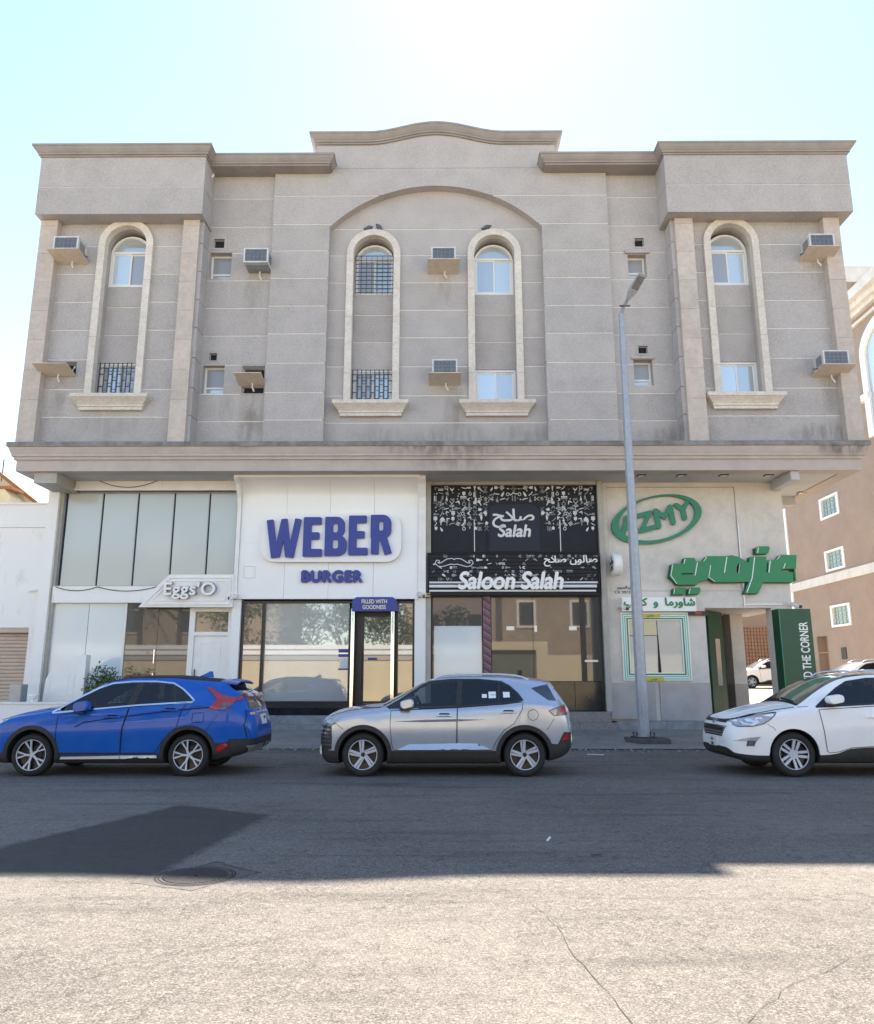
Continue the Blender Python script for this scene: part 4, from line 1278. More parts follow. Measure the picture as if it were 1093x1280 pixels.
# egg restaurant sign: white chamfered board with mouldings
es = root('shop_sign', "white moulded sign board with raised letters Eggs'O over the white door", 'shop sign', (-6.7, 20.1, 3.8))
YE = 19.98
MB().prism([[(-7.96, 3.35), (-5.49, 3.35), (-5.49, 4.21), (-7.20, 4.21), (-7.62, 3.80)]], YE, 20.21).build('board', 'white_paint', es)
def bar_frame(lp, w, y0, y1, nm):
    c = (sum(p[0] for p in lp) / len(lp), sum(p[1] for p in lp) / len(lp))
    inn = [(p[0] + (c[0] - p[0]) * w / abs(c[0] - p[0] or 1), p[1] + (c[1] - p[1]) * w / abs(c[1] - p[1] or 1)) for p in lp]
    MB().prism([lp, list(reversed(inn))], y0, y1).build(nm, 'white_paint', es)
bar_frame([(-7.82, 3.41), (-5.56, 3.41), (-5.56, 4.14), (-7.20, 4.14)], 0.035, YE - 0.03, YE + 0.01, 'moulding')
bar_frame([(-7.62, 3.50), (-5.68, 3.50), (-5.68, 4.05), (-7.16, 4.05)], 0.03, YE - 0.02, YE + 0.01, 'moulding')
moved(text_mb("Eggs'O", 0.46, 0.03, 0.008, spacing=1.05, sx=1.05), -6.62, YE - 0.12, 3.66).build('lettering', 'sign_white', es)
moved(text_mb("Eggs'O", 0.46, 0.07, 0.012, spacing=1.05, sx=1.05), -6.605, YE - 0.065, 3.672).build('letter_return_shade', 'grey_metal', es)  # grey copy shifted right and up: dark letter sides plus their painted drop shadow

scale_about_camera(es, -6.566, 3.754, 0.98)
# barber signs
bs1 = root('barber_sign', 'tall dark sign panel printed with white barber tools and the name Salah', 'shop sign', (1.9, 20.3, 5.7))
PNX = [-0.28, 1.20, 2.52, 4.15]
for i in range(3):
    bx('panel', 'navy_print', bs1, PNX[i] + 0.004, PNX[i + 1] - 0.004, 20.30, 20.36, 4.78, 6.595)
ap = [(1.28, 4.80), (2.60, 4.80), (2.60, 5.95), (2.54, 6.03), (2.40, 6.08), (1.48, 6.08), (1.34, 6.03), (1.28, 5.95)]
MB().prism([ap], 20.285, 20.296).build('centre_plate', 'navy_plain', bs1)
for x in (0.86, 3.14):
    bx('cable', 'white_worn', bs1, x, x + 0.018, 20.28, 20.295, 4.80, 5.65)
rn = random.Random(11)
def tool(mb, k, x, z, s, a):
    """little barber tools as flat print: comb, bottle, scissors, brush, razor, ring, drop"""
    t = MB(); y0, y1 = 20.290, 20.2985
    if k == 0:
        t.prism([[(-.5, .1), (.5, .1), (.5, .28), (-.5, .28)]], y0, y1)
        for i in range(7): t.prism([[(-.48 + i * .15, -.2), (-.42 + i * .15, -.2), (-.42 + i * .15, .1), (-.48 + i * .15, .1)]], y0, y1)
    elif k == 1:
        t.prism([[(-.18, -.5), (.18, -.5), (.2, .15), (.09, .25), (.09, .5), (-.09, .5), (-.09, .25), (-.2, .15)]], y0, y1)
    elif k == 2:
        for sg_ in (-1, 1):
            t.prism([[(-.04 * sg_, -.1), (.42 * sg_, .5), (.34 * sg_, .52), (-.12 * sg_, -.06)]], y0, y1)
            o = [(-.22 * sg_ + .17 * math.cos(j * .785), -.32 + .17 * math.sin(j * .785)) for j in range(8)]
            i_ = [(-.22 * sg_ + .09 * math.cos(j * .785), -.32 + .09 * math.sin(j * .785)) for j in range(8)]
            t.prism([o, list(reversed(i_))], y0, y1)
    elif k == 3:
        t.prism([[(-.06, -.5), (.06, -.5), (.1, 0), (.22, .15), (.22, .5), (-.22, .5), (-.22, .15), (-.1, 0)]], y0, y1)
    elif k == 4:
        t.prism([[(-.5, -.02), (.1, .12), (.5, .3), (.48, .12), (.1, -.08), (-.5, -.14)]], y0, y1)
    elif k == 5:
        o = [(.34 * math.cos(j * .628), .34 * math.sin(j * .628) + .12) for j in range(10)]
        i_ = [(.23 * math.cos(j * .628), .23 * math.sin(j * .628) + .12) for j in range(10)]
        t.prism([o, list(reversed(i_))], y0, y1); t.prism([[(-.05, -.55), (.05, -.55), (.05, -.2), (-.05, -.2)]], y0, y1)
    elif k == 6:
        t.prism([[(-.3, -.3), (.3, -.3), (.3, .3), (-.3, .3)]], y0, y1); t.prism([[(-.08, -.55), (.08, -.55), (.08, -.3), (-.08, -.3)]], y0, y1)
    elif k == 7:
        t.prism([[(-.4, -.25), (.0, .1), (.4, -.25), (.28, .1), (.0, .42), (-.28, .1)]], y0, y1)
    elif k == 8:
        for i in range(3): t.prism([[(-.4, -.3 + i * .25), (.4, -.22 + i * .25), (.3, -.1 + i * .25), (-.3, -.16 + i * .25)]], y0, y1)
    else:
        t.prism([[(.14 * math.cos(j * 1.05), .14 * math.sin(j * 1.05)) for j in range(6)]], y0, y1)
    k2 = moved(t, x, 0, z, a, s)
    for i in range(len(k2.v)):
        pass
    mb.add(k2.v, k2.f)
pw, pg = MB(), MB()
cells = []
for ix in range(15):
    for iz in range(9):
        x = -0.22 + 0.148 * (ix + 0.5) + rn.uniform(-.025, .025); z = 6.57 - 0.138 * (iz + 0.4) + rn.uniform(-.03, .03)
        cells.append((x, z, rn.randrange(10), rn.uniform(0.115, 0.165), rn.choice((0, 0.5, -0.5, 1.57, 0.8, 3.14)), rn.random()))
for (x, z, k, s, a, c) in cells:
    if z < 5.38 + 0.12 * math.sin(x * 5): continue
    for xx, aa in ((x, a), (3.87 - x, -a)):
        if 1.20 < xx < 2.68 and z < 6.13: continue
        if not (-0.2 < xx < 4.08): continue
        tool(pw if c > 0.34 else pg, k, xx, z, s, aa)
for i in range(70):
    x = rn.uniform(-.2, 4.07); z = rn.uniform(5.5, 6.55)
    if 1.20 < x < 2.68 and z < 6.16: continue
    tool(pw if i % 2 else pg, 9, x, z, 0.13, 0)
pw.build('printed_tools', 'print_white', bs1, kind='stuff'); pg.build('printed_tools', 'print_grey', bs1, kind='stuff')
moved(text_mb('Salah', 0.46, 0.006, 0.014, shear=0.18, sx=0.95), 1.92, 20.278, 5.20).build('lettering', 'print_white', bs1)
moved(text_mb('\uFEA2\uFEFC\uFEBB', 0.46, 0.006, 0.010, sx=1.15), 1.92, 20.278, 5.62).build('lettering', 'print_white', bs1)

bs2 = root('sign_board', 'dark slatted sign board lettered Saloon Salah with a white moustache', 'shop sign', (1.9, 20.1, 4.2))
YB = 20.06
bx('backing', 'slat_dark', bs2, -0.36, 4.15, YB + 0.03, 20.27, 3.68, 4.775)
quad_frame('frame', 'slat_dark', -0.38, 4.17, 3.655, 4.79, YB - 0.02, YB + 0.06, 0.03, bs2)
for i in range(7):
    z0 = 4.74 - 0.102 * (i + 1)
    bx('slat', 'navy_print', bs2, -0.345, 4.135, YB, YB + 0.025, z0 + 0.012, z0 + 0.102 - 0.012)
for i, (z0, z1) in enumerate(((3.975, 4.02), (3.865, 3.935), (3.755, 3.80))):
    bx('slat', 'print_white', bs2, -0.33, 4.12 - 0.03 * i, YB, YB + 0.025, z0, z1)
p2 = MB(); p3 = MB()
for i in range(120):
    x = rn.uniform(-.3, 4.1); z = 4.05 + 0.102 * rn.randrange(7) + 0.035
    s = rn.uniform(.09, .17)
    tq = MB(); tool(tq, rn.randrange(10), x, z, s, rn.choice((0, 1.57, .6)))
    (p2 if i % 3 else p3).add([(v[0], v[1] - 20.2985 + YB - 0.001, min(z + .036, max(z - .036, v[2]))) for v in tq.v], tq.f)
p3.build('printed_tools', 'print_white', bs2, kind='stuff'); p2.build('printed_tools', 'print_grey', bs2, kind='stuff')
moved(text_mb('Saloon Salah', 0.63, 0.04, 0.020, shear=0.2, sx=0.91, spacing=0.97), 1.80, YB - 0.05, 3.83).build('lettering', 'sign_white', bs2)
moved(text_mb('\uFEA2\uFEFC\uFEBB \uFEE6\uFEEE\uFEDF\uFE8E\uFEBB', 0.26, 0.02, 0.005, sx=1.08), 3.42, YB - 0.03, 4.52).build('lettering', 'sign_white', bs2)
mo = [(0.0, 0.10), (0.16, 0.15), (0.36, 0.08), (0.62, -0.02), (0.80, 0.02), (0.86, 0.10), (0.80, 0.15), (0.76, 0.12)]
def mous(X, Z):
    X2 = np.abs(X - 0.33); Z2 = Z - 4.50
    P = [(0.0, 0.03, .05), (0.07, 0.06, .065), (0.16, 0.045, .07), (0.26, 0.0, .055), (0.34, -0.035, .04), (0.42, -0.03, .028), (0.47, 0.02, .022), (0.45, 0.06, .018), (0.41, 0.055, .014)]
    body = None
    for a, b in zip(P[:-1], P[1:]):
        for t in np.linspace(0, 1, 7):
            s = np.hypot(X2 - a[0] - (b[0] - a[0]) * t, Z2 - a[1] - (b[1] - a[1]) * t) - a[2] - (b[2] - a[2]) * t
            body = s if body is None else np.minimum(body, s)
    return body
sdf_mb(lambda X, Z: mous(X, Z) - 0.02, -0.3, 0.9, 4.2, 4.8, YB - 0.014, YB - 0.004, 200).build('moustache_edge', 'print_white', bs2)
sdf_mb(lambda X, Z: mous(X, Z), -0.3, 0.9, 4.2, 4.8, YB - 0.018, YB - 0.0145, 200).build('moustache', 'slat_dark', bs2)

scale_about_camera(bs2, 1.866, 4.152, 0.982)
# corner grill: oval logo, big Arabic letters, white board, round sign, vertical sign
lg = root('oval_logo', 'green oval ring logo with slanted letters AZMY on the concrete wall', 'logo', (5.75, 20.4, 5.68))
def oval(X, Z):
    c, s = math.cos(R(14)), math.sin(R(14))
    x = (X - 5.74) * c + (Z - 5.68) * s; z = -(X - 5.74) * s + (Z - 5.68) * c
    o = (np.hypot(x / 1.24, z / 0.63) - 1) * 0.63
    xi = x - 0.02; zi = z - 0.02
    i = (np.hypot(xi / 1.045, zi / 0.57) - 1) * 0.57
    return np.maximum(o, -i)
sdf_mb(oval, 4.4, 7.1, 4.9, 6.5, 20.32, 20.42, 200).build('ring', 'logo_green', lg)
for ch, x, z, s in (('A', 5.02, 5.29, 0.68), ('Z', 5.48, 5.38, 0.68), ('M', 5.99, 5.50, 0.72), ('Y', 6.50, 5.68, 0.66)):
    moved(text_mb(ch, s, 0.05, 0.034, shear=0.12, sx=1.05), x, 20.36, z, R(15)).build('letter', 'logo_green', lg)

ar = root('wall_sign', 'large green three-dimensional Arabic letters across the corner of the concrete wall', 'shop sign', (7.7, 20.4, 4.4))
def ap2(x, y): return (5.99 + (x - 45) / 955.0 * 3.42, 4.96 - (y - 80) / 955.0 * 3.42)
BODY = [(72, 214), (155, 208), (168, 168), (243, 168), (252, 195), (300, 195), (335, 155), (470, 156), (520, 148), (565, 160), (640, 205), (655, 160), (775, 158), (770, 186), (803, 186), (850, 180), (880, 145), (998, 148),
        (985, 250), (885, 252), (872, 268), (962, 276), (955, 350), (735, 350), (692, 432), (590, 432), (628, 346), (480, 350), (380, 348), (335, 318), (320, 332), (258, 348), (248, 368), (108, 368), (50, 310)]
HOLES = [[(140, 283), (225, 281), (225, 291), (140, 293)], [(545, 250), (560, 214), (577, 214), (572, 262), (560, 282), (545, 280)], [(775, 205), (782, 205), (775, 275), (762, 276)]]
YA = 20.24
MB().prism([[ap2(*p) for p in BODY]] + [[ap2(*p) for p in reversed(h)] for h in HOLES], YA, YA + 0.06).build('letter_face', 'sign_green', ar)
MB().prism([[ap2(p[0] - 7, p[1] + 5) for p in BODY]] + [[ap2(p[0] - 7, p[1] + 5) for p in reversed(h)] for h in HOLES], YA + 0.061, YA + 0.159).build('letter_return_shade', 'deep_green', ar)
for d_ in ([(700, 92), (722, 82), (798, 82), (806, 96), (790, 136), (698, 138)], [(72, 396), (90, 388), (160, 388), (163, 400), (150, 438), (66, 440)], [(185, 396), (200, 388), (266, 388), (272, 400), (258, 436), (178, 440)]):
    MB().prism([[ap2(*p) for p in d_]], YA, YA + 0.06).build('dot', 'sign_green', ar)
    MB().prism([[ap2(p[0] - 7, p[1] + 5) for p in d_]], YA + 0.061, YA + 0.159).build('dot_return', 'deep_green', ar)
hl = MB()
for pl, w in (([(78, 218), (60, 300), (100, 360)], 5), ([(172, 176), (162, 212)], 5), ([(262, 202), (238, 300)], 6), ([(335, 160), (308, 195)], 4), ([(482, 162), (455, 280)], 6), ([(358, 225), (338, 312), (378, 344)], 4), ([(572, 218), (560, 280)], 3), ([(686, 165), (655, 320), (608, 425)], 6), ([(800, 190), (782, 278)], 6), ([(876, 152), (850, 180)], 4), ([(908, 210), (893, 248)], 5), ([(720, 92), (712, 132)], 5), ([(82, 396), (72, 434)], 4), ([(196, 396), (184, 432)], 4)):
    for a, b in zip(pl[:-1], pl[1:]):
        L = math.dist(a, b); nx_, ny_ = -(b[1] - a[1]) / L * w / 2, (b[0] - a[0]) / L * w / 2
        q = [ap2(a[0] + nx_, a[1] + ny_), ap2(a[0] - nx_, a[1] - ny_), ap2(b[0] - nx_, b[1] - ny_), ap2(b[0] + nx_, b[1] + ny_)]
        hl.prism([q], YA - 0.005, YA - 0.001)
hl.build('white_highlight', 'sign_white', ar)  # white highlight strokes painted on the green letter faces
bx('side_return', 'sign_green', ar, 9.30, 9.34, YA + 0.01, YA + 0.45, 4.02, 4.71)
for x in (6.6, 7.7, 8.7):
    bx('bracket', 'grey_metal', ar, x, x + 0.05, YA + 0.16, 20.40 if x > 7.9 else 20.425, 4.25, 4.30)

scale_about_camera(ar, 7.64, 4.377, 0.992)
ws = root('sign_board', 'white board with green Arabic lettering above the kiosk window', 'shop sign', (5.7, 20.3, 3.4))
bx('board', 'sign_white', ws, 4.73, 6.66, 20.20, 20.398, 3.235, 3.60, bevel=0.006)
moved(text_mb('\uFE8F\uFE8E\uFE92\uFEDB  \uFEED  \uFE8E\uFEE3\uFEAD\uFEED\uFE8E\uFEB7', 0.27, 0.012, 0.011, sx=1.10), 5.70, 20.188, 3.385).build('lettering', 'sign_green', ws)
scale_about_camera(ws, 5.643, 3.381, 0.99)
wt_ = root('wall_lettering', 'small dark permit lettering painted beside the white board', 'lettering', (4.9, 20.4, 3.8))
moved(text_mb('\uFEE2\uFEF4\uFEB4\uFEE8\uFEDF\u0627 \uFED5\uFEEE\uFEC3', 0.10, 0.004, 0.002), 4.86, 20.396, 3.83).build('lettering', 'slat_dark', wt_)
moved(text_mb('C.R. 2051248806', 0.09, 0.004, 0.001), 4.86, 20.396, 3.70).build('lettering', 'slat_dark', wt_)

rs = root('round_sign', 'round white projecting sign with a dark emblem beside the barber shop pillar', 'sign', (4.50, 20.25, 4.42))
MB().lathe([(0.0, 0.30), (0.27, 0.30), (0.30, 0.26), (0.30, 0.10), (0.27, 0.07), (0.0, 0.07)], 32, 'X', (4.36, 20.08, 4.42)).build('drum', 'sign_white', rs, smooth=True, angle=30)
e = MB()
for k in range(5):
    a = 2 * math.pi * k / 5 + 0.3
    e.obox((4.425, 20.08 + 0.12 * math.cos(a), 4.42 + 0.12 * math.sin(a)), (1, 0, 0), (0, math.cos(a), math.sin(a)), (0, -math.sin(a), math.cos(a)), 0.004, 0.075, 0.035)
e.build('emblem', 'slat_dark', rs)
bx('bracket', 'grey_metal', rs, 4.44, 4.60, 20.36, 20.41, 4.39, 4.45)

vs_ = root('vertical_sign', 'tall dark green box sign with upright white letters THE CORNER by the passage', 'shop sign', (8.98, 20.0, 0.3))
bx('box', 'deep_green', vs_, 8.60, 9.42, 19.98, 20.38, 0.32, 3.26)
bx('edge_strip', 'sign_green', vs_, 8.60, 8.625, 19.965, 19.979, 0.32, 3.26)
t = text_mb('ROUND THE CORNER', 0.31, 0.012, 0.004, align='RIGHT', sx=0.62)
t.v = [(-v[2], v[1], v[0]) for v in t.v]
moved(t, 9.30, 19.968, 2.92).build('lettering', 'sign_white', vs_)

# ------------------------------------------------------------------ small fittings on the fronts
SOF = 6.70
dl = root('recessed_light', 'square recessed downlight in the overhang soffit, first beyond the lamp post', 'light', (5.21, 19.62, SOF), 'downlights in the soffit')
bx('rim', 'black_metal', dl, 5.10, 5.32, 19.53, 19.71, SOF - 0.022, SOF)
bx('lens', 'glass_pale', dl, 5.13, 5.29, 19.55, 19.69, SOF - 0.026, SOF - 0.021)
for (x, y, lb) in ((6.25, 19.62, 'square downlight in the soffit above the oval logo'), (7.35, 19.62, 'square downlight in the soffit above the Arabic letters'),
                   (8.52, 19.62, 'square downlight in the soffit beside the white beam'), (10.25, 21.55, 'square downlight under the corner of the overhang beyond the beam')):
    c = dup(dl); c.location = (x, y, SOF); c['label'] = lb
def camera_unit(label, x, y, z, s=1, grp='cameras and lamps on the shop fronts'):
    r = root('security_camera', label, 'security camera', (x, y, z), grp)
    MB().box(x - 0.04, x + 0.04, y - 0.02, y, z - 0.05, z + 0.05).build('mount', 'white_paint', r)
    MB().tube([(x, y - 0.02, z), (x - 0.05 * s, y - 0.10, z - 0.01)], 0.018).build('arm', 'white_paint', r)
    MB().obox((x - 0.09 * s, y - 0.17, z - 0.05), (-0.6 * s, -0.6, -0.35), (0.6, -0.6, 0), (0, 0, 1), 0.12, 0.045, 0.045).build('body', 'white_paint', r)
    MB().obox((x - 0.165 * s, y - 0.245, z - 0.095), (-0.6 * s, -0.6, -0.35), (0.6, -0.6, 0), (0, 0, 1), 0.008, 0.036, 0.036).build('lens', 'black_metal', r)
    return r
camera_unit('white bullet camera between the egg sign and the burger window', -5.28, 20.08, 3.62)
camera_unit('white bullet camera at the top corner of the burger window near the barber', -0.62, 20.08, 3.66, -1)
camera_unit('white bullet camera at the end of the kiosk sign board', 4.62, 20.36, 3.37, -1)
camera_unit('white bullet camera above the vertical green sign', 9.08, 20.36, 3.42, -1)
yl = root('wall_lamp', 'small yellow lamp box beside the burger window at the barber pillar', 'lamp', (-0.36, 20.1, 3.62))
bx('body', 'brass' if 'brass' in M else 'amber', yl, -0.42, -0.30, 20.04, 20.14, 3.58, 3.68)
bx('back_plate', 'black_metal', yl, -0.40, -0.32, 20.142, 20.158, 3.57, 3.69)
# loose cables
cb = MB()
def sag(a, b, d, n=14):
    return [Vector(a).lerp(Vector(b), i / n) + Vector((0, 0, -d * 4 * (i / n) * (1 - i / n))) for i in range(n + 1)]
cb.tube(sag((-9.4, 20.12, 6.82), (-7.4, 20.12, 6.82), 0.30), 0.010, 5)
cb.tube([(-9.4, 20.12, 6.82), (-9.1, 20.12, 6.84), (-9.05, 20.12, 6.80)], 0.02, 5)
c1 = cb.build('loose_cable', 'black_metal'); tag(c1, 'thin black cable sagging in front of the white board under the soffit', 'cable')
cb = MB(); cb.tube(sag((-10.1, 20.2, 3.86), (-9.0, 20.2, 3.86), 0.10) + sag((-9.0, 20.2, 3.86), (-7.4, 20.2, 3.88), 0.12), 0.010, 5)
c2 = cb.build('loose_cable', 'black_metal'); tag(c2, 'thin black cable draped along the white beam towards the egg sign', 'cable')

# ------------------------------------------------------------------ air conditioners on the facade
def make_ac(name, label, tray=True, pos=(0, 0, 0)):
    r = root(name, label, 'air conditioner', pos, 'window air conditioners on the facade')
    x, y, z = pos                         # y is the wall face, z the bottom of the casing
    w, h, d = 0.335, 0.43, 0.50
    c = MB().box(x - w, x + w, y - d, y + 0.1, z, z + h)
    c.build('casing', 'ac_white', r, bevel=0.012)
    m = MB(); frame_rect(m, x - w, x + w, z, z + h, y - d - 0.025, y - d + 0.002, 0.038)
    m.build('front_frame', 'ac_white', r)
    bx('grille', 'ac_dark', r, x - w + 0.038, x + w - 0.038, y - d - 0.008, y - d - 0.001, z + 0.038, z + h - 0.038)
    f = MB()
    for i in range(9):
        zz = z + 0.06 + i * (h - 0.12) / 8
        f.box(x - w + 0.04, x + w - 0.04, y - d - 0.016, y - d - 0.009, zz - 0.004, zz + 0.004)
    for i in range(6):
        xx = x - w + 0.06 + i * (2 * w - 0.12) / 5
        f.box(xx - 0.003, xx + 0.003, y - d - 0.019, y - d - 0.0165, z + 0.04, z + h - 0.04)
    f.build('fins', 'grey_metal', r)
    for s in (-1, 1):
        v = MB()
        for i in range(6):
            v.box(x + s * (w + 0.001) - 0.003, x + s * (w + 0.001) + 0.003, y - d + 0.08 + i * 0.05, y - d + 0.105 + i * 0.05, z + 0.08, z + h - 0.08)
        v.build('side_louvre', 'ac_dark', r)
    if tray:
        t = MB().obox((x, y - 0.29, z - 0.055), (1, 0, 0), (0, 1, -0.16), (0, 0.16, 1), 0.43, 0.36, 0.012)
        t.build('tray', 'tray_beige', r)
        s = MB()
        for q in (-1, 1):
            s.tube([(x + q * 0.36, y + 0.0, z + 0.12), (x + q * 0.36, y - 0.42, z - 0.02)], 0.012, 6)
        s.build('bracket', 'grille_steel', r)
    else:
        bx('base_plate', 'grey_metal', r, x - w + 0.03, x + w - 0.03, y - d + 0.05, y, z - 0.035, z - 0.002)
    MB().tube([(x + 0.03, y - 0.12, z - 0.06), (x + 0.03, y - 0.14, z - 0.20), (x + 0.075, y - 0.17, z - 0.28), (x + 0.08, y - 0.17, z - 0.33)], 0.022, 8).build('drain_pipe', 'pvc', r, smooth=True)
    return r
a0 = make_ac('air_conditioner', 'window air conditioner on a beige tray in the arched recess, upper of the two', pos=(0.06, RECP, 12.70))
def ac_copy(label, x, y, z):
    c = dup(a0); c.location = (x, y, z); c['label'] = label
    return c
ac_copy('window air conditioner on a beige tray in the arched recess, lower of the two', 0.09, RECP, 9.40)
ac_copy('window air conditioner on a tray beside the outer pilaster, straight above the empty tray', -10.10, BAYP, 12.74)
ac_copy('window air conditioner overlapping the corner pilaster above the alley, upper of the two', 10.18, BAYP, 12.74)
ac_copy('window air conditioner overlapping the corner pilaster above the alley, lower of the two', 10.20, BAYP, 9.40)
make_ac('air_conditioner', 'air conditioner without a tray, white framed with a blue grid, beside the small bathroom window', False, (-5.06, MIDP, 12.60))
def empty_tray(label, x, y, z, w=0.43):
    r = root('condenser_tray', label, 'tray', (x, y, z), 'empty air conditioner trays')
    MB().obox((x, y - 0.25, z), (1, 0, 0), (0, 1, -0.22), (0, 0.22, 1), w, 0.36, 0.012).build('tray', 'tray_beige', r)
    s = MB()
    for q in (-1, 1): s.tube([(x + q * (w - 0.06), y, z + 0.14), (x + q * (w - 0.06), y - 0.4, z + 0.04)], 0.011, 6)
    s.build('bracket', 'grille_steel', r)
    MB().tube([(x + 0.03, y - 0.12, z), (x + 0.03, y - 0.14, z - 0.16), (x + 0.08, y - 0.17, z - 0.25), (x + 0.085, y - 0.17, z - 0.29)], 0.022, 8).build('drain_pipe', 'pvc', r, smooth=True)
    return r
empty_tray('empty beige tray below an open wall socket beside the outer pilaster', -10.15, BAYP, 9.42, 0.45)
empty_tray('empty beige tray below an open wall socket beside the small bathroom window', -5.10, MIDP, 9.30, 0.36)
w_ = MB().tube(sag((-10.2, BAYP + 0.1, 9.72), (-9.8, BAYP + 0.1, 9.7), 0.22), 0.02, 6).build('loose_cable', 'pvc')
tag(w_, 'pale cable hanging in the open wall socket above the empty tray', 'cable')

# pigeons on the niche arches
def pigeon(label, x, y, z, a, up=False):
    r = root('pigeon', label, 'bird', (x, y, z), 'pigeons on the window arches')
    prof = [(0.004, -0.17), (0.03, -0.15), (0.035, -0.10), (0.06, -0.04), (0.07, 0.02), (0.06, 0.07), (0.035, 0.10), (0.032, 0.125), (0.036, 0.145), (0.025, 0.165), (0.008, 0.175), (0.004, 0.195)]
    m = MB().lathe(prof, 12, 'X')
    el = 0.9 if up else 0.45
    rt = Matrix.Rotation(a, 3, 'Z') @ Matrix.Rotation(-el, 3, 'Y')
    m.v = [tuple(rt @ Vector(v) + Vector((x, y, z + 0.10))) for v in m.v]
    m.build('body', 'bird', r, smooth=True)
    l = MB()
    for q in (-0.02, 0.02): l.tube([(x, y + q, z), (x, y + q, z + 0.06)], 0.006, 5)
    l.build('legs', 'red_print', r)
pigeon('dark pigeon standing upright on the arch of the grilled window', -1.76, RECP - 0.03, NZ + NR - 0.01, 2.6, True)
pigeon('small pigeon crouching at the edge of the arch of the grilled window', -2.06, RECP - 0.03, NZ + NR - 0.03, 0.5)
pigeon('pigeon perched on the arch of the ungrilled window', 1.28, RECP - 0.03, NZ + NR - 0.02, 0.3)

# ------------------------------------------------------------------ street lamp and manhole
LX_, LY_ = 4.48, 17.9
lz = zg(LY_)
lp = root('street_lamp', 'tall grey steel street lamp on a concrete pad in front of the kiosk', 'street lamp', (LX_, LY_, lz))
pad = [(4.05, 17.75), (4.25, 17.42), (4.95, 17.42), (5.02, 17.75), (4.98, 18.3), (4.12, 18.3)]
m = MB(); n = len(pad)
m.add([(p[0], p[1], lz - 0.15) for p in pad] + [(p[0] * .97 + LX_ * .03, p[1] * .97 + LY_ * .03, lz + 0.07) for p in pad], [tuple(range(n, 2 * n))] + [(i, (i + 1) % n, n + (i + 1) % n, n + i) for i in range(n)])
m.build('base_pad', 'concrete_rim', lp, bevel=0.015)
bx('base_plate', 'iron', lp, LX_ - 0.24, LX_ + 0.24, LY_ - 0.20, LY_ + 0.20, lz + 0.072, lz + 0.10)
b = MB()
for q in (-0.19, 0.19):
    for w in (-0.15, 0.15): b.lathe([(0.0, 0.09), (0.022, 0.09), (0.022, 0.05), (0.012, 0.05), (0.012, 0.0)], 8, 'Z', (LX_ + q, LY_ + w, lz + 0.10))
b.build('anchor_bolts', 'iron', lp)
MB().lathe([(0.135, 0.10), (0.132, 1.3), (0.125, 3.2), (0.112, 5.2), (0.095, 7.6), (0.075, 9.8), (0.062, 10.25), (0.0, 10.26)], 8, 'Z', (LX_, LY_, lz)).build('pole', 'lamp_paint', lp, smooth=True, angle=25)
bx('pole_door', 'lamp_paint', lp, LX_ - 0.055, LX_ + 0.055, LY_ - 0.139, LY_ - 0.118, lz + 0.55, lz + 1.05)
top = lz + 10.25
MB().tube([(LX_, LY_, top - 0.05), (LX_ + 0.03, LY_ - 0.10, top + 0.12), (LX_ + 0.10, LY_ - 0.30, top + 0.22)], 0.045, 8).build('arm', 'lamp_paint', lp, smooth=True)
MB().obox((LX_ + 0.055, LY_ - 0.17, top + 0.12), (1, 0, 0), (0, 1, 0), (0, 0, 1), 0.13, 0.015, 0.012).build('bracket', 'iron', lp)
ax = Vector((0.42, -0.62, 0.66)).normalized(); side = Vector((0.62, 0.42, 0)).normalized(); upv = side.cross(ax) * -1
if upv.z < 0: upv = -upv
c0 = Vector((LX_ + 0.10, LY_ - 0.30, top + 0.22))
hm = MB()
sec = [(0.0, 0.05, 0.04), (0.07, 0.07, 0.05), (0.20, 0.135, 0.055), (0.34, 0.14, 0.05), (0.66, 0.135, 0.03), (0.70, 0.125, 0.015)]
for (t, w, h) in sec:
    p = c0 + ax * t
    k = len(hm.v)
    hm.v += [tuple(p - side * w - upv * h * .5), tuple(p + side * w - upv * h * .5), tuple(p + side * w * .8 + upv * h), tuple(p - side * w * .8 + upv * h)]
for i in range(len(sec) - 1):
    for j in range(4):
        hm.f.append((4 * i + j, 4 * i + (j + 1) % 4, 4 * i + 4 + (j + 1) % 4, 4 * i + 4 + j))
hm.f += [(3, 2, 1, 0), tuple(range(4 * len(sec) - 4, 4 * len(sec)))]
hm.mi = [0] * len(hm.f)
hm.build('lamp_head', 'lamp_paint', lp, bevel=0.01)
MB().obox(c0 + ax * 0.46 - upv * 0.028, ax, side, upv, 0.17, 0.10, 0.006).build('led_panel', 'lamp_dark', lp)
for t in (0.12, 0.20):
    pass

mh = root('manhole_cover', 'round ribbed iron manhole cover in a broken concrete square', 'manhole cover', (-1.96, 6.78, -0.03))
MX, MY, MZ = -1.98, 6.70, -0.041
def rimpt(a): return (MX + 0.30 * math.cos(a), MY + 0.30 * math.sin(a))
rn = random.Random(5)
sq = []
for i, (x, y) in enumerate(((-0.44, -0.20), (0.10, -0.44), (0.46, 0.10), (0.02, 0.46))):
    sq.append((MX + x, MY + y))
fr_out = []
for i in range(4):
    a, b = sq[i], sq[(i + 1) % 4]
    for k in range(9):
        t = k / 9
        j = rn.gauss(0, 0.012) if i in (1, 2) else rn.gauss(0, 0.004)
        fr_out.append((a[0] * (1 - t) + b[0] * t + j, a[1] * (1 - t) + b[1] * t + j))
hole = [rimpt(2 * math.pi * k / 40) for k in range(40)]
def flat(mb, loops, z0, z1):
    k = MB().prism(loops, 0, z1 - z0)
    mb.add([(v[0], v[2], z1 - v[1]) for v in k.v], [tuple(f) for f in k.f])
    return mb
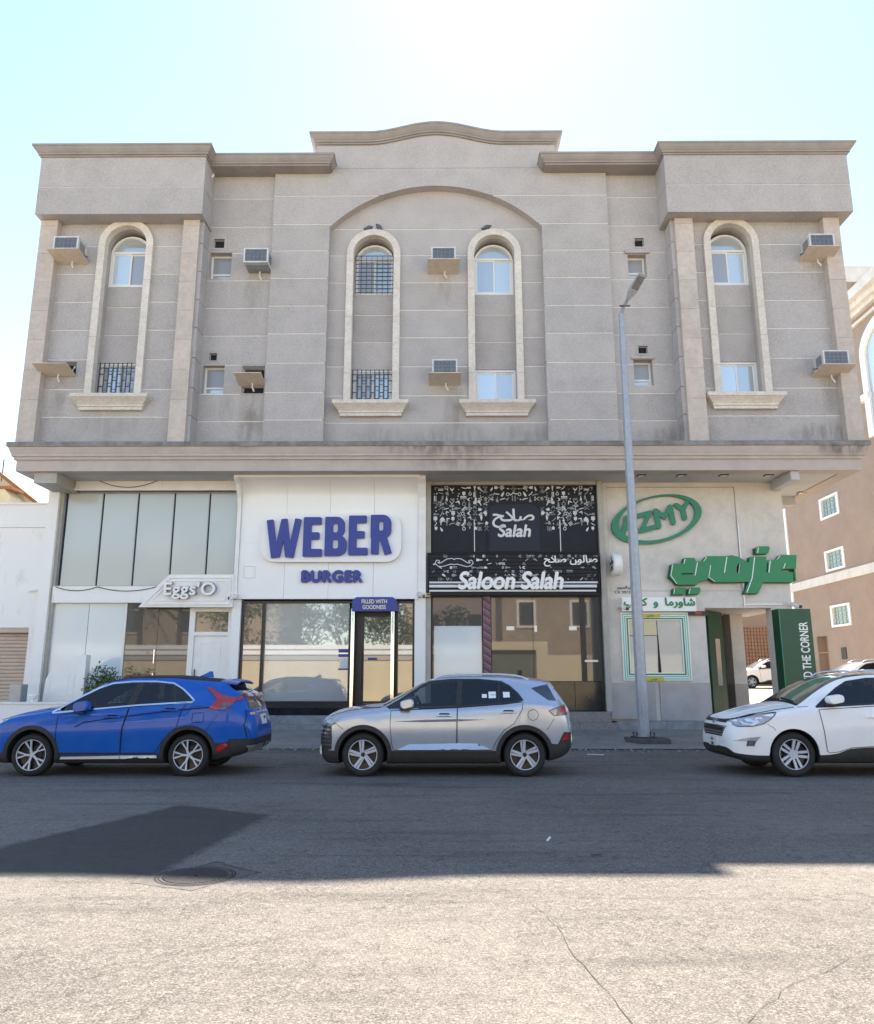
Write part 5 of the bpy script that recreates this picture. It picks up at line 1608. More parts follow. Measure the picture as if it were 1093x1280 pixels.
flat(MB(), [fr_out, list(reversed(hole))], -0.08, -0.0335).build('concrete_frame', 'concrete_rim', mh)
gap = [(MX + (p[0] - MX) * 1.09 + rn.gauss(0, 0.012), MY + (p[1] - MY) * 1.09 + rn.gauss(0, 0.012)) for p in fr_out[18:33]]
gp = gap + list(reversed(fr_out[18:33]))
flat(MB(), [gp], -0.08, -0.0322).build('broken_edge', 'crack', mh)
cv = MB().lathe([(0.0, 0.004), (0.262, 0.004), (0.268, 0.012), (0.280, 0.012), (0.282, -0.03), (0.292, -0.03), (0.292, 0.010), (0.302, 0.010), (0.302, -0.05)], 48, 'Z', (MX, MY, MZ))
cv.build('cover', 'iron', mh, smooth=True, angle=30)
rb = MB()
for i in range(-9, 10):
    d_ = i * 0.027
    hl_ = math.sqrt(max(0, 0.25 ** 2 - d_ ** 2))
    if hl_ > 0.03:
        u = Vector((math.cos(R(68)), math.sin(R(68)), 0)); w = Vector((-u.y, u.x, 0))
        rb.obox(Vector((MX, MY, MZ + 0.008)) + w * d_, u, w, (0, 0, 1), hl_, 0.006, 0.005)
rb.build('ribs', 'iron', mh)
MB().lathe([(0.285, 0.0062), (0.318, 0.0085), (0.318, -0.02)], 48, 'Z', (MX, MY, MZ)).build('ring_gap', 'dark_void', mh)
kh = MB().lathe([(0.0, 0.0165), (0.016, 0.0165), (0.016, 0.0)], 12, 'Z', (MX, MY, MZ)).build('key_hole', 'dark_void', mh)

# grit and small stones gathered along the gutter
gm = MB(); rn = random.Random(77)
for _ in range(420):
    x = rn.uniform(-9, 9.5); y = 16.6 + rn.gauss(0, 0.16)
    s_ = rn.uniform(0.008, 0.028); a = rn.uniform(0, 3.1)
    gm.obox((x, y, zg(y) + s_ * 0.3), (math.cos(a), math.sin(a), 0.2), (-math.sin(a), math.cos(a), 0.1), (0, 0, 1), s_, s_ * rn.uniform(.5, 1), s_ * .5)
gm.build('gutter_grit', 'step_stone', kind='stuff')
# scraps lying on the road
lt = MB().obox((3.02, 15.95, zg(15.95) + 0.012), (0.9, -0.35, 0), (0.35, 0.9, 0), (0, 0, 1), 0.16, 0.012, 0.006).build('litter', 'paper'); tag(lt, 'white strip of litter on the asphalt behind the silver car', 'litter')
lt = MB().obox((1.05, 8.15, -0.024), (0.3, 1, 0), (1, -0.3, 0), (0, 0, 1), 0.09, 0.010, 0.005).build('litter', 'paper'); tag(lt, 'small pale twig of litter lying in the building shadow on the road', 'litter')
lt = MB().obox((1.38, 7.45, -0.024), (1, 0.2, 0), (-0.2, 1, 0), (0, 0, 1), 0.05, 0.008, 0.004).build('litter', 'crack'); tag(lt, 'tiny dark scrap of litter by the edge of the building shadow', 'litter')

# ------------------------------------------------------------------ low white neighbour with the roller shutter
nb = root('neighbour_building', 'low worn white building with a tan roller shutter', 'building', (-14, 20.7, 0.3))
NW = 20.62
MB().prism([[(-34, 0.1), (-14.6, 0.1), (-14.6, 2.83), (-10.90, 2.83), (-10.90, 0.1), (-10.545, 0.1), (-10.545, 5.52), (-34, 5.52)]], NW, 21.0).build('wall', 'white_worn', nb)
bx('parapet', 'white_worn', nb, -34, -10.70, NW - 0.05, 21.0, 5.523, 6.14)
bx('coping', 'white_worn', nb, -34, -10.68, NW - 0.09, 21.02, 6.143, 6.20)
bx('side_wall', 'white_worn', nb, -10.95, -10.56, 21.002, 32, 0.1, 6.13)
bx('roof', 'soffit', nb, -34, -10.96, 21.002, 32, 5.6, 5.8)
bx('shutter_box', 'shutter', nb, -14.6, -10.905, NW + 0.03, 20.99, 2.70, 2.828)
s = MB()
for i in range(26):
    z = 0.2 + i * 0.096
    s.prism_x([(NW + 0.16, z), (NW + 0.135, z + 0.02), (NW + 0.13, z + 0.05), (NW + 0.14, z + 0.08), (NW + 0.165, z + 0.094), (NW + 0.2, z + 0.094), (NW + 0.2, z)], -14.59, -10.905)
s.build('shutter_slats', 'shutter', nb)
bx('shutter_edge', 'black_metal', nb, -14.6, -10.905, NW + 0.02, NW + 0.05, 2.68, 2.699)
MB().tube([(-10.68, NW - 0.06, 0.4), (-10.68, NW - 0.06, 2.0)], 0.03, 8).build('downpipe', 'white_worn', nb)
bx('meter_box', 'slat_dark', nb, -10.66, -10.56, NW - 0.12, NW, 2.20, 2.48)
MB().tube([(-10.98, 20.5, 3.78), (-10.72, 20.5, 3.83), (-10.60, 20.4, 3.80)], 0.035, 6).build('spout', 'white_worn', nb)
bx('lamp_box', 'beige_frame', nb, -10.64, -10.56, NW - 0.16, NW - 0.02, 3.40, 3.52)
# low white parapet wall and the folded white board on the egg restaurant terrace
lw = root('low_wall', 'low white parapet wall along the terrace in front of the roller shutter', 'wall', (-9.6, 18.7, 0.15))
bx('wall', 'white_worn', lw, -10.35, -5.9, 18.55, 18.75, 0.0, 0.93)
bx('coping', 'white_paint', lw, -10.38, -5.87, 18.52, 18.78, 0.933, 0.98)
wb = root('ramp_side_panel', 'tall white slanted side panel with a worn end post on the terrace', 'panel', (-9.2, 19.4, 0.3))
MB().prism([[(-9.72, 0.5), (-8.88, 0.5), (-8.88, 2.06), (-9.02, 2.02), (-9.58, 1.66), (-9.66, 1.50)]], 19.30, 19.42).build('panel', 'white_paint', wb)
for x in (-9.55, -9.12, -8.98):
    bx('seam_strip', 'white_worn', wb, x, x + 0.012, 19.292, 19.299, 0.55, 1.60)
bx('end_post', 'white_worn', wb, -8.872, -8.68, 19.22, 19.46, 0.4, 2.08)
cu = root('condenser_box', 'small grey slatted box standing behind the low white parapet before the shutter', 'box', (-10.12, 19.0, 0.9))
bx('casing', 'grey_metal', cu, -10.25, -9.98, 18.82, 19.12, 0.22, 1.38)
sm = MB()
for i in range(8): sm.box(-10.235, -9.995, 18.806, 18.819, 0.98 + i * 0.048, 1.00 + i * 0.048)
sm.build('louvres', 'steel_panel', cu)
mk = root('dish_bowl', 'small white bowl shaped lamp on the parapet beside the slanted panel', 'lamp', (-9.7, 18.9, 1.0))
MB().lathe([(0.02, 0.0), (0.05, 0.02), (0.03, 0.06), (0.09, 0.10), (0.12, 0.16), (0.10, 0.20), (0.0, 0.22)], 16, 'Z', (-9.68, 18.8, 0.96)).build('bowl', 'white_worn', mk, smooth=True)

# foliage built from many leaf-sized faces
def leaves(mb, c, rad, n, size, rn, shell=0.55):
    for _ in range(n):
        while True:
            p = Vector((rn.uniform(-1, 1), rn.uniform(-1, 1), rn.uniform(-1, 1)))
            if shell < p.length < 1: break
        q = Vector(c) + Vector((p.x * rad[0], p.y * rad[1], p.z * rad[2]))
        d = Vector((rn.gauss(0, 1), rn.gauss(0, 1), rn.gauss(0.2, 1))).normalized(); e = d.orthogonal().normalized()
        s = size * rn.uniform(0.6, 1.3)
        mb.add([q, q + d * s + e * s * .35, q + d * s * 1.7, q + d * s - e * s * .35], [(0, 1, 2, 3)])
def shrub(name, label, cat, x, y, z, w, h, seed, n=900, size=0.05, group=None):
    r = root(name, label, cat, (x, y, z), group)
    rn = random.Random(seed)
    t = MB()
    for k in range(5):
        a = rn.uniform(0, 6.28)
        t.tube([(x, y, z), (x + math.cos(a) * w * .3, y + math.sin(a) * w * .2, z + h * .5), (x + math.cos(a) * w * .5, y + math.sin(a) * w * .4, z + h * .85)], 0.02, 5, r2=0.008)
    t.build('stem', 'bark', r)
    m = MB()
    for k in range(9):
        a = rn.uniform(0, 6.28); q = rn.uniform(0, .55) * w
        leaves(m, (x + math.cos(a) * q, y + math.sin(a) * q * .7, z + h * rn.uniform(.55, .85)), (w * .38, w * .34, h * .26), n // 9, size, rn, 0.2)
    m.build('foliage', 'leaf', r)
    return r
shrub('shrub', 'dark green leafy shrub in front of the egg restaurant window', 'shrub', -8.15, 19.3, 0.3, 0.62, 1.5, 4, n=1600)

# ------------------------------------------------------------------ pale yellow villa behind, seen above the white neighbour
yv = root('villa', 'pale yellow villa with a tiled roof edge behind the low white building', 'building', (-26, 42, 0.8))
MB().prism([[(-50, 0.8), (-21.6, 0.8), (-21.6, 10.3), (-25.2, 13.0), (-50, 13.0)]], 42, 52).build('wall', 'yellow_wall', yv)
MB().obox((-23.4, 42.0, 11.72), (3.6, 0, -2.7), (0, 1, 0), (2.7, 0, 3.6), 2.32, 0.14, 0.09).build('roof_edge', 'terracotta', yv)
bx('roof_edge', 'terracotta', yv, -50, -25.25, 41.8, 42.2, 13.0, 13.22)
MB().prism([[(-40, 0.8), (-23.2, 0.8), (-23.2, 11.1), (-23.55, 11.5), (-40, 11.5)]], 40.5, 41.99).build('bay', 'yellow_wall', yv)
bx('bay_coping', 'terracotta', yv, -40, -23.15, 40.4, 41.7, 11.505, 11.65)
for x in (-24.7, -25.0, -22.6): bx('roof_spike', 'iron', yv, x, x + 0.05, 42, 42.05, 12.3, 13.6 if x != -22.6 else 12.4)

# ------------------------------------------------------------------ brown building across the side street
WX_ = 21.0
bb = root('brown_building', 'tall brown rendered building with white bands across the side street', 'building', (24, 40, 0.8))
def side_prism(loops, x0, x1, name, m, par):
    k = MB().prism(loops, x0, x1)        # loops of (y, z); front face looks towards -x after the swap
    q = MB(); q.add([(v[1], v[0], v[2]) for v in k.v], [tuple(reversed(f)) for f in k.f])
    return q.build(name, m, par)
wins = [(40.3, 42.0, 10.12, 11.12), (40.3, 42.0, 7.26, 8.20), (40.3, 42.0, 4.28, 5.25)]
doorh = (42.9, 44.1, 0.7, 3.80)
archw = (30.2, 35.2, 13.5, 17.2)
def rect(a): return [(a[0], a[2]), (a[0], a[3]), (a[1], a[3]), (a[1], a[2])]
side_prism([[(16, 0.1), (46.6, 0.1), (46.6, 20.0), (16, 20.0)]] + [rect(w) for w in wins] + [rect(doorh)], WX_, WX_ + 0.5, 'wall', 'brown_wall', bb)
bx('front_wall', 'brown_wall', bb, WX_ + 0.5, 60, 16, 16.5, 0.1, 20)
bx('rear_wall', 'brown_wall', bb, WX_ + 0.5, 60, 46.2, 46.6, 0.1, 20)
bx('dark_backing', 'brown_wall', bb, WX_ + 0.6, WX_ + 1.0, 17, 46, 0.1, 19.9)
for w in wins:
    f = MB()
    k = MB().prism([rect((w[0] - .17, w[1] + .17, w[2] - .09, w[3] + .09)), list(reversed(rect((w[0] + .02, w[1] - .02, w[2] + .02, w[3] - .02))))], WX_ - 0.06, WX_ + 0.12)
    q = MB(); q.add([(v[1], v[0], v[2]) for v in k.v], [tuple(reversed(g)) for g in k.f])
    fo = q.build('window', 'sign_white', bb)
    gb = MB()
    for i in range(4):
        for j in range(4):
            y0 = w[0] + 0.03 + (w[1] - w[0] - 0.06) * i / 4; z0 = w[2] + 0.03 + (w[3] - w[2] - 0.06) * j / 4
            gb.box(WX_ + 0.06, WX_ + 0.16, y0 + 0.03, y0 + (w[1] - w[0] - 0.06) / 4 - 0.03, z0 + 0.02, z0 + (w[3] - w[2] - 0.06) / 4 - 0.02)
    gb.build('glass_blocks', 'glass_block', fo, bevel=0.01)
    bx('pane_backing', 'upvc', fo, WX_ + 0.12, WX_ + 0.2, w[0], w[1], w[2], w[3])
bx('band', 'brown_trim', bb, WX_ - 0.10, WX_ + 0.05, 16, 46.62, 6.55, 7.02)
bx('corner_trim', 'sign_white', bb, WX_ - 0.07, WX_ + 0.2, 46.40, 46.75, 0.3, 16)
for (z0, z1, o) in ((19.35, 19.6, 0.25), (19.6, 19.9, 0.45), (19.9, 20.4, 0.75), (18.95, 19.1, 0.12)):
    bx('cornice', 'brown_trim', bb, WX_ - o, WX_ + 0.5, 16 - o, 37.1, z0 + 0.002, z1)
bx('wall', 'brown_wall', bb, WX_ - 0.02, WX_ + 0.3, 37.1, 46.5, 20.002, 21.7)
bx('cornice', 'brown_trim', bb, WX_ - 0.4, WX_ + 9, 37.1, 46.9, 21.7, 22.6)
bx('recess', 'brown_wall', bb, WX_ + 0.5, WX_ + 0.58, 42.9, 44.1, 0.7, 3.8)
bx('stone_base', 'granite', bb, WX_ - 0.05, WX_ + 0.0, 16, 42.85, 0.2, 1.9)
bx('utility_hatch', 'iron', bb, WX_ - 0.04, WX_, 41.0, 41.5, 2.5, 3.1)
# arched window near the street end
aw = [(31.7, 13.0), (36.4, 13.0), (36.4, 17.2)] + [(34.05 + 2.35 * math.cos(math.pi * i / 16), 17.2 + 1.5 * math.sin(math.pi * i / 16)) for i in range(1, 16)] + [(31.7, 17.2)]
ai = [(32.15, 13.3), (35.95, 13.3), (35.95, 17.1)] + [(34.05 + 1.9 * math.cos(math.pi * i / 16), 17.1 + 1.2 * math.sin(math.pi * i / 16)) for i in range(1, 16)] + [(32.15, 17.1)]
k = MB().prism([aw, list(reversed(ai))], WX_ - 0.14, WX_ - 0.001); q = MB(); q.add([(v[1], v[0], v[2]) for v in k.v], [tuple(reversed(g)) for g in k.f])
awf = q.build('window', 'sign_white', bb)
k = MB().prism([ai], WX_ - 0.03, WX_ - 0.004); q = MB(); q.add([(v[1], v[0], v[2]) for v in k.v], [tuple(reversed(g)) for g in k.f]); q.build('pane', 'glass_sky', awf)
bx('sill', 'sign_white', awf, WX_ - 0.25, WX_ - 0.001, 35.9, 36.8, 14.9, 15.2)
# scored courses on the brown wall
jl = MB()
for z in (2.9, 4.0, 5.9, 8.7, 9.6, 11.7, 13.2, 14.7, 16.4, 17.9): jl.box(WX_ - 0.004, WX_ + 0.01, 16, 46.6, z - 0.02, z + 0.02)
jl.build('score_lines', mat('score', (0.36, 0.25, 0.19), rough=0.9), bb)

# the far end of the side street
fb = root('far_building', 'brown house with a gridded screen wall closing the far end of the side street', 'building', (22, 64, 1.0))
bx('wall', 'brown_wall', fb, 12, 60, 64, 70, 0.9, 16)
g = MB()
for i in range(60): g.box(15 + i * 0.25, 15.05 + i * 0.25, 63.62, 63.7, 2.4, 5.6)
for i in range(12): g.box(15, 30, 63.6, 63.72, 2.4 + i * 0.28, 2.45 + i * 0.28)
g.build('screen_wall', 'terracotta', fb)
bx('screen_backing', 'marble', fb, 15, 30, 63.73, 63.98, 1.0, 5.6)
bx('awning', 'terracotta', fb, 14, 30, 61.8, 63.6, 2.1, 2.35)

# ------------------------------------------------------------------ the other side of the street, seen in the shop windows
ow = root('boundary_wall', 'long beige boundary wall with dark grooves across the street', 'wall', (0, -7, 0))
bx('wall', 'yellow_wall', ow, -60, 2.2, -7.4, -7.0, -0.05, 2.55)
for i in range(3): bx('band', 'white_paint' if i else 'beige_frame', ow, -60, 2.2, -7.36 - 0.01 * i, -7.02, 2.60 + i * 0.32, 2.86 + i * 0.32)
bx('core', 'slat_dark', ow, -60, 2.19, -7.35, -7.06, 2.551, 3.5)
bx('wall', 'yellow_wall', ow, 6.4, 60, -7.4, -7.0, -0.05, 2.9)
bx('gate_pier', 'yellow_wall', ow, 2.2, 2.9, -7.5, -6.9, -0.05, 3.6); bx('gate_pier', 'yellow_wall', ow, 5.7, 6.4, -7.5, -6.9, -0.05, 3.6)
bx('gate_lintel', 'yellow_wall', ow, 2.2, 6.4, -7.45, -6.95, 3.2, 3.7)
M['olive'] = mat('olive', (0.13, 0.14, 0.085), (0.10, 0.11, 0.07), 2, 0.6)
gt = bx('gate', 'olive', ow, 2.9, 5.7, -7.25, -7.15, 0.0, 3.2)
for i in range(6): bx('gate_panel', 'olive', gt, 3.0 + i * 0.45, 3.4 + i * 0.45, -7.14, -7.12, 0.3, 2.9)
M['sand_wall'] = mat('sand_wall', (0.33, 0.25, 0.17), (0.27, 0.20, 0.135), 1.2, 0.9)
oh = root('villa', 'sandy villa with arched windows behind the boundary wall opposite', 'building', (9, -16, 0))
bx('wall', 'sand_wall', oh, 5, 22, -32, -24, 0, 9.5); bx('parapet', 'cream', oh, 4.8, 22.2, -32.2, -23.8, 9.5, 10.1)
bx('upper_floor', 'sand_wall', oh, 8, 15, -31, -25, 10.1, 13)
for i in range(4):
    x = 7 + i * 4.4
    q = bx('window', 'cream', oh, x - 0.8, x + 0.8, -23.99, -23.9, 5.6, 7.9); bx('pane', 'glass_dark', q, x - 0.6, x + 0.6, -23.895, -23.88, 5.8, 7.7)
oh2 = root('villa', 'sandy flat roofed villa with a roof tank behind the boundary wall opposite', 'building', (-12, -22, 0))
bx('wall', 'sand_wall', oh2, -32, -13, -32, -22, 0, 11.5); bx('roof_tank', 'white_worn', oh2, -25, -22.5, -28, -25, 11.5, 13.4)
for i in range(4):
    x = -29 + i * 4.2
    q = bx('window', 'beige_frame', oh2, x - 0.7, x + 0.7, -21.99, -21.92, 5, 7); bx('pane', 'glass_dark', q, x - 0.55, x + 0.55, -21.915, -21.9, 5.15, 6.85)
oh3 = root('apartment_block', 'tan apartment block beyond the trees opposite', 'building', (26, -40, 0))
bx('wall', 'brown_wall', oh3, -4, 40, -55, -40, 0, 13)
for i in range(9):
    for j in range(3):
        x = -1 + i * 4.4; z = 3 + j * 3.4
        bx('window', 'glass_dark', oh3, x - 0.7, x + 0.7, -40.02, -39.95, z, z + 1.6)
def tree(label, x, y, h, w, seed):
    r = root('tree', label, 'tree', (x, y, -0.05), 'trees along the opposite wall')
    rn = random.Random(seed)
    MB().tube([(x, y, -0.05), (x + .1, y, h * .3), (x, y + .1, h * .55)], 0.16, 7, r2=0.08).build('trunk', 'bark', r)
    l = MB()
    for k in range(6):
        a = k * 1.05 + rn.uniform(-.3, .3)
        l.tube([(x, y, h * .4), (x + math.cos(a) * w * .35, y + math.sin(a) * w * .35, h * .62), (x + math.cos(a) * w * .6, y + math.sin(a) * w * .6, h * .8)], 0.06, 5, r2=0.02)
    l.build('limb', 'bark', r)
    m = MB()
    for k in range(14):
        a = rn.uniform(0, 6.28); q = rn.uniform(.1, .75) * w
        leaves(m, (x + math.cos(a) * q, y + math.sin(a) * q, h * rn.uniform(.55, .95)), (w * .4, w * .4, h * .14), 130, 0.16, rn, 0.1)
    m.build('crown', 'leaf', r)
for i, (x, y, h, w) in enumerate(((-9.5, -9.6, 6.5, 2.4), (-6.2, -9.9, 7.2, 2.6), (-3.0, -9.5, 6.2, 2.3), (-13.5, -9.8, 6.8, 2.5), (1.2, -11.0, 5.8, 2.0))):
    tree('bushy street tree behind the boundary wall opposite, ' + ('tallest of the row', 'beside the tallest tree', 'between the palm and the gate', 'far end of the row', 'next to the gate pier')[(1, 0, 2, 3, 4)[i]], x, y, h, w, 20 + i)
def palm(label, x, y, h, seed):
    r = root('palm_tree', label, 'palm tree', (x, y, -0.05), 'palms opposite the shops')
    rn = random.Random(seed)
    MB().tube([(x, y, -0.05), (x + .08, y, h * .5), (x, y, h)], 0.19, 9, r2=0.15).build('trunk', 'bark', r)
    m = MB()
    for k in range(26):
        a = k * 2.4; el = rn.uniform(-0.2, 1.0)
        d = Vector((math.cos(a), math.sin(a), 0))
        P = [Vector((x, y, h)) + d * (t * 2.4 * math.cos(el * (1 - t * .5))) + Vector((0, 0, 2.2 * math.sin(el) * t - 1.7 * t * t)) for t in [i / 10 for i in range(11)]]
        m.tube(P, 0.025, 4, r2=0.006)
        sd = Vector((-d.y, d.x, 0))
        for i in range(1, 11):
            for s in (-1, 1):
                q = P[i]; ln = 0.5 * (1 - i / 14)
                m.add([q, q + sd * s * ln + d * .15 - Vector((0, 0, .22)), q + d * .10], [(0, 1, 2)])
    m.build('fronds', 'leaf', r)
palm('date palm behind the beige wall opposite the egg restaurant', -16.6, -8.6, 6.8, 3)
palm('shorter date palm near the end of the beige wall opposite', -19.0, -8.4, 6.0, 9)

# ------------------------------------------------------------------ cars
def pchip(pts):
    xs = np.array([p[0] for p in pts], float); ys = np.array([p[1] for p in pts], float)
    h = np.diff(xs); d = np.diff(ys) / h
    m = np.zeros(len(xs))
    for i in range(1, len(xs) - 1):
        if d[i - 1] * d[i] > 0:
            w1, w2 = 2 * h[i] + h[i - 1], h[i] + 2 * h[i - 1]
            m[i] = (w1 + w2) / (w1 / d[i - 1] + w2 / d[i])
    m[0], m[-1] = d[0], d[-1]
    def f(x):
        x = min(max(x, xs[0]), xs[-1])
        i = min(int(np.searchsorted(xs, x, 'right')) - 1, len(xs) - 2)
        t = (x - xs[i]) / h[i]
        return float((2 * t**3 - 3 * t**2 + 1) * ys[i] + (t**3 - 2 * t**2 + t) * h[i] * m[i] + (-2 * t**3 + 3 * t**2) * ys[i + 1] + (t**3 - t**2) * h[i] * m[i + 1])
    return f

def catmull(P, seg):
    out = []
    n = len(P)
    for i in range(n - 1):
        p0, p1, p2, p3 = P[max(i - 1, 0)], P[i], P[i + 1], P[min(i + 2, n - 1)]
        for k in range(seg[i]):
            t = k / seg[i]
            out.append(tuple(0.5 * (2 * b + (c - a) * t + (2 * a - 5 * b + 4 * c - d) * t * t + (3 * b - a - 3 * c + d) * t**3) for a, b, c, d in zip(p0, p1, p2, p3)))
    out.append(P[-1])
    return out
SEG = [1, 2, 2, 4, 4, 3, 3, 4, 4, 4]

def shrink(lp, d):
    """move every corner of a clockwise or anticlockwise outline inwards by d"""
    ar = sum(lp[i][0] * lp[(i + 1) % len(lp)][1] - lp[(i + 1) % len(lp)][0] * lp[i][1] for i in range(len(lp)))
    s_ = 1 if ar > 0 else -1
    out = []
    for i, p in enumerate(lp):
        a, b = lp[i - 1], lp[(i + 1) % len(lp)]
        u = Vector((p[0] - a[0], p[1] - a[1])).normalized(); w = Vector((b[0] - p[0], b[1] - p[1])).normalized()
        n1 = Vector((-u.y, u.x)) * s_; n2 = Vector((-w.y, w.x)) * s_
        n = (n1 + n2) / max(0.35, 1 + n1.dot(n2))
        out.append((p[0] + n.x * d, p[1] + n.y * d))
    return out
def split_x(lp, x):
    """cut an outline at x into the part before and the part after"""
    L_, R_ = [], []
    for i, p in enumerate(lp):
        q = lp[(i + 1) % len(lp)]
        (L_ if p[0] <= x else R_).append(p)
        if (p[0] <= x) != (q[0] <= x):
            t = (x - p[0]) / (q[0] - p[0]); c = (x, p[1] + (q[1] - p[1]) * t)
            L_.append(c); R_.append(c)
    return L_, R_
def cabin(car, front_x, rear_x, zfloor, ztop, wheel_x, wheel_z):
    """front and rear seat tops and the steering wheel, seen through the side panes"""
    wl = wloc(car.r)
    for x, ys in ((front_x, (-0.36, 0.36)), (rear_x, (-0.40, 0.40))):
        for y in ys:
            st = MB().obox((wl.x + x, wl.y + y, wl.z + zfloor + 0.05), (1, 0, 0.25), (0, 1, 0), (-0.25, 0, 1), 0.07, 0.24, 0.14).build('seat_back', 'seat_cloth', car.r, bevel=0.04)
            MB().obox((wl.x + x + 0.06, wl.y + y, wl.z + zfloor + 0.27), (1, 0, 0.2), (0, 1, 0), (-0.2, 0, 1), 0.05, 0.13, 0.085).build('headrest', 'seat_cloth', st, bevel=0.03)
    ring = MB(); pts = []
    d = Vector((1, 0, 0.45)).normalized(); e = Vector((-0.45, 0, 1)).normalized()
    for i in range(25):
        a = 2 * math.pi * i / 24
        pts.append(Vector((wl.x + wheel_x, wl.y - 0.36, wl.z + wheel_z)) + Vector((0, 1, 0)) * 0.18 * math.cos(a) + e * 0.18 * math.sin(a))
    ring.tube(pts, 0.016, 6, cap=False).build('steering_wheel', 'rubber', car.r, smooth=True)
class Car:
    def fitx(s, x):
        """overhang lengths ahead of and behind the wheels, as measured"""
        f, q = s.sp.get('overhang', (1, 1))
        if x < -0.45: return -0.45 + (x + 0.45) * f
        b = s.sp['wb'] + 0.40
        return b + (x - b) * q if x > b else x
    def __init__(s, spec, r):
        s.sp = spec; s.r = r
        spec['tab'] = {k: [(s.fitx(x), y) for x, y in v] for k, v in spec['tab'].items()}
        T = {k: pchip(v) for k, v in spec['tab'].items()}
        spec['cuts'] = [s.fitx(x) for x in spec['cuts']]; spec['rw'] = tuple(s.fitx(x) for x in spec['rw'])
        x0, x1 = s.fitx(spec['x0']), s.fitx(spec['x1'])
        cuts = sorted(set([x0, x1] + spec['cuts']))
        xs = []
        for a, b in zip(cuts[:-1], cuts[1:]):
            n = max(1, int((b - a) / 0.055))
            xs += [a + (b - a) * i / n for i in range(n)]
        xs.append(x1)
        ends = [0.006, 0.015, 0.03, 0.05, 0.08, 0.12]
        xs = sorted(set([round(x, 4) for x in xs] + [round(x0 + e, 4) for e in ends] + [round(x1 - e, 4) for e in ends]))
        rings = []
        for x in xs:
            zb, zt, wb, wt, cr = T['zb'](x), T['zt'](x), T['wb'](x), T['wt'](x), T['crown'](x)
            ze = zt - cr
            zcl = min(T['zclad'](x), zb + 0.55 * (ze - zb))
            zbelt = min(T['zbelt'](x), ze - 0.05)
            zbelt = max(zbelt, zcl + 0.08)
            wl = wb - spec.get('tuck', 0.03)
            bl = spec.get('bulge', 0.025)
            zm = zcl * 0.5 + zbelt * 0.5
            wt = min(wt, wb - 0.02)
            P = [(0.0, zb), (max(0.02, wl - 0.14), zb), (wl, zb + 0.35 * (zcl - zb)), (wb - 0.008, zcl), (wb + bl * (1 if 0 < x < spec['wb'] else .3), zm), (wb, zbelt - 0.05), (wb - 0.035, zbelt + 0.02),
                 (0.55 * (wb - 0.05) + 0.45 * wt, zbelt + 0.02 + 0.47 * (ze - zbelt - 0.02)), (wt, ze), (wt * 0.55, zt - 0.28 * cr), (0.0, zt)]
            rings.append(catmull(P, SEG))
        n = len(rings[0])
        idx = [0]
        for q in SEG: idx.append(idx[-1] + q)
        s.idx = idx; s.xs = xs
        vs = []; fs = []; mi = []
        N = 2 * n - 2
        for x, rg in zip(xs, rings):
            full = [(-y, z) for y, z in rg] + [(y, z) for y, z in reversed(rg[1:-1])]
            vs += [(x, y, z) for y, z in full]
        def kind(j, xm):
            k = j if j < n - 1 else N - 1 - j      # ring segment counted from the bottom on either side
            if k < idx[3]: return 1                # lower cladding
            if k >= idx[8]:
                if spec['ws'][0] < xm < spec['ws'][1]: return 2
                if spec['rw'][0] < xm < spec['rw'][1]: return 3
                if spec.get('roof') and spec['roof'][0] < xm < spec['roof'][1]: return 4
            return 0
        for i in range(len(xs) - 1):
            xm = (xs[i] + xs[i + 1]) / 2
            for j in range(N):
                a, b = i * N + j, i * N + (j + 1) % N
                fs.append((a, a + N, b + N, b)); mi.append(kind(j, xm))
        # flat end caps as strips between the two sides
        for base, flip in ((0, False), ((len(xs) - 1) * N, True)):
            for j in range(n - 1):
                a, b = base + j, base + j + 1
                c, d = base + (N - j) % N, base + (N - j - 1) % N
                q = [a, b, d, c] if j > 0 else [a, b, d]
                if j == n - 2: q = [a, b, c]
                q = list(dict.fromkeys(q))
                if not flip: q = q
                else: q = q[::-1]
                fs.append(tuple(q)); mi.append(1 if j < idx[3] else 0)
        me = bpy.data.meshes.new('body_tmp')
        me.from_pydata(vs, [], fs)
        mats = [spec['paint'], 'rubber', spec.get('ws_mat', 'car_glass'), 'car_glass', 'roof_black', 'dark_void']
        for k in mats: me.materials.append(M[k])
        me.polygons.foreach_set('material_index', mi)
        bm = bmesh.new(); bm.from_mesh(me); bmesh.ops.recalc_face_normals(bm, faces=bm.faces); bm.to_mesh(me); bm.free()
        s.bvh = BVHTree.FromPolygons([v.co[:] for v in me.vertices], [tuple(p.vertices) for p in me.polygons])
        # wheel wells
        o = bpy.data.objects.new('body_tmp', me); COL.objects.link(o)
        cut = MB()
        for wx_ in (0.0, spec['wb']):
            for sgn in (-1, 1):
                a, b = sorted((sgn * 1.3, sgn * 0.52))
                c = MB().lathe([(0.0, a), (spec['arch'], a), (spec['arch'], b), (0.0, b)], 40, 'Y', (wx_, 0, spec['wz']))
                cut.add(c.v, c.f)
        for sgn in (-1, 1):
            pass
        cab = MB().prism([spec['cabin']], -1.3, 1.3)
        cm2 = bpy.data.meshes.new('cut2'); cm2.from_pydata(cab.v, [], cab.f); cm2.materials.append(M['cabin_trim'])
        bm = bmesh.new(); bm.from_mesh(cm2); bmesh.ops.remove_doubles(bm, verts=bm.verts, dist=1e-5); bmesh.ops.recalc_face_normals(bm, faces=bm.faces); bm.to_mesh(cm2); bm.free()
        cut2 = bpy.data.objects.new('cut2', cm2); COL.objects.link(cut2)
        cm = bpy.data.meshes.new('cut'); cm.from_pydata(cut.v, [], cut.f)
        cm.materials.append(M['dark_void'])
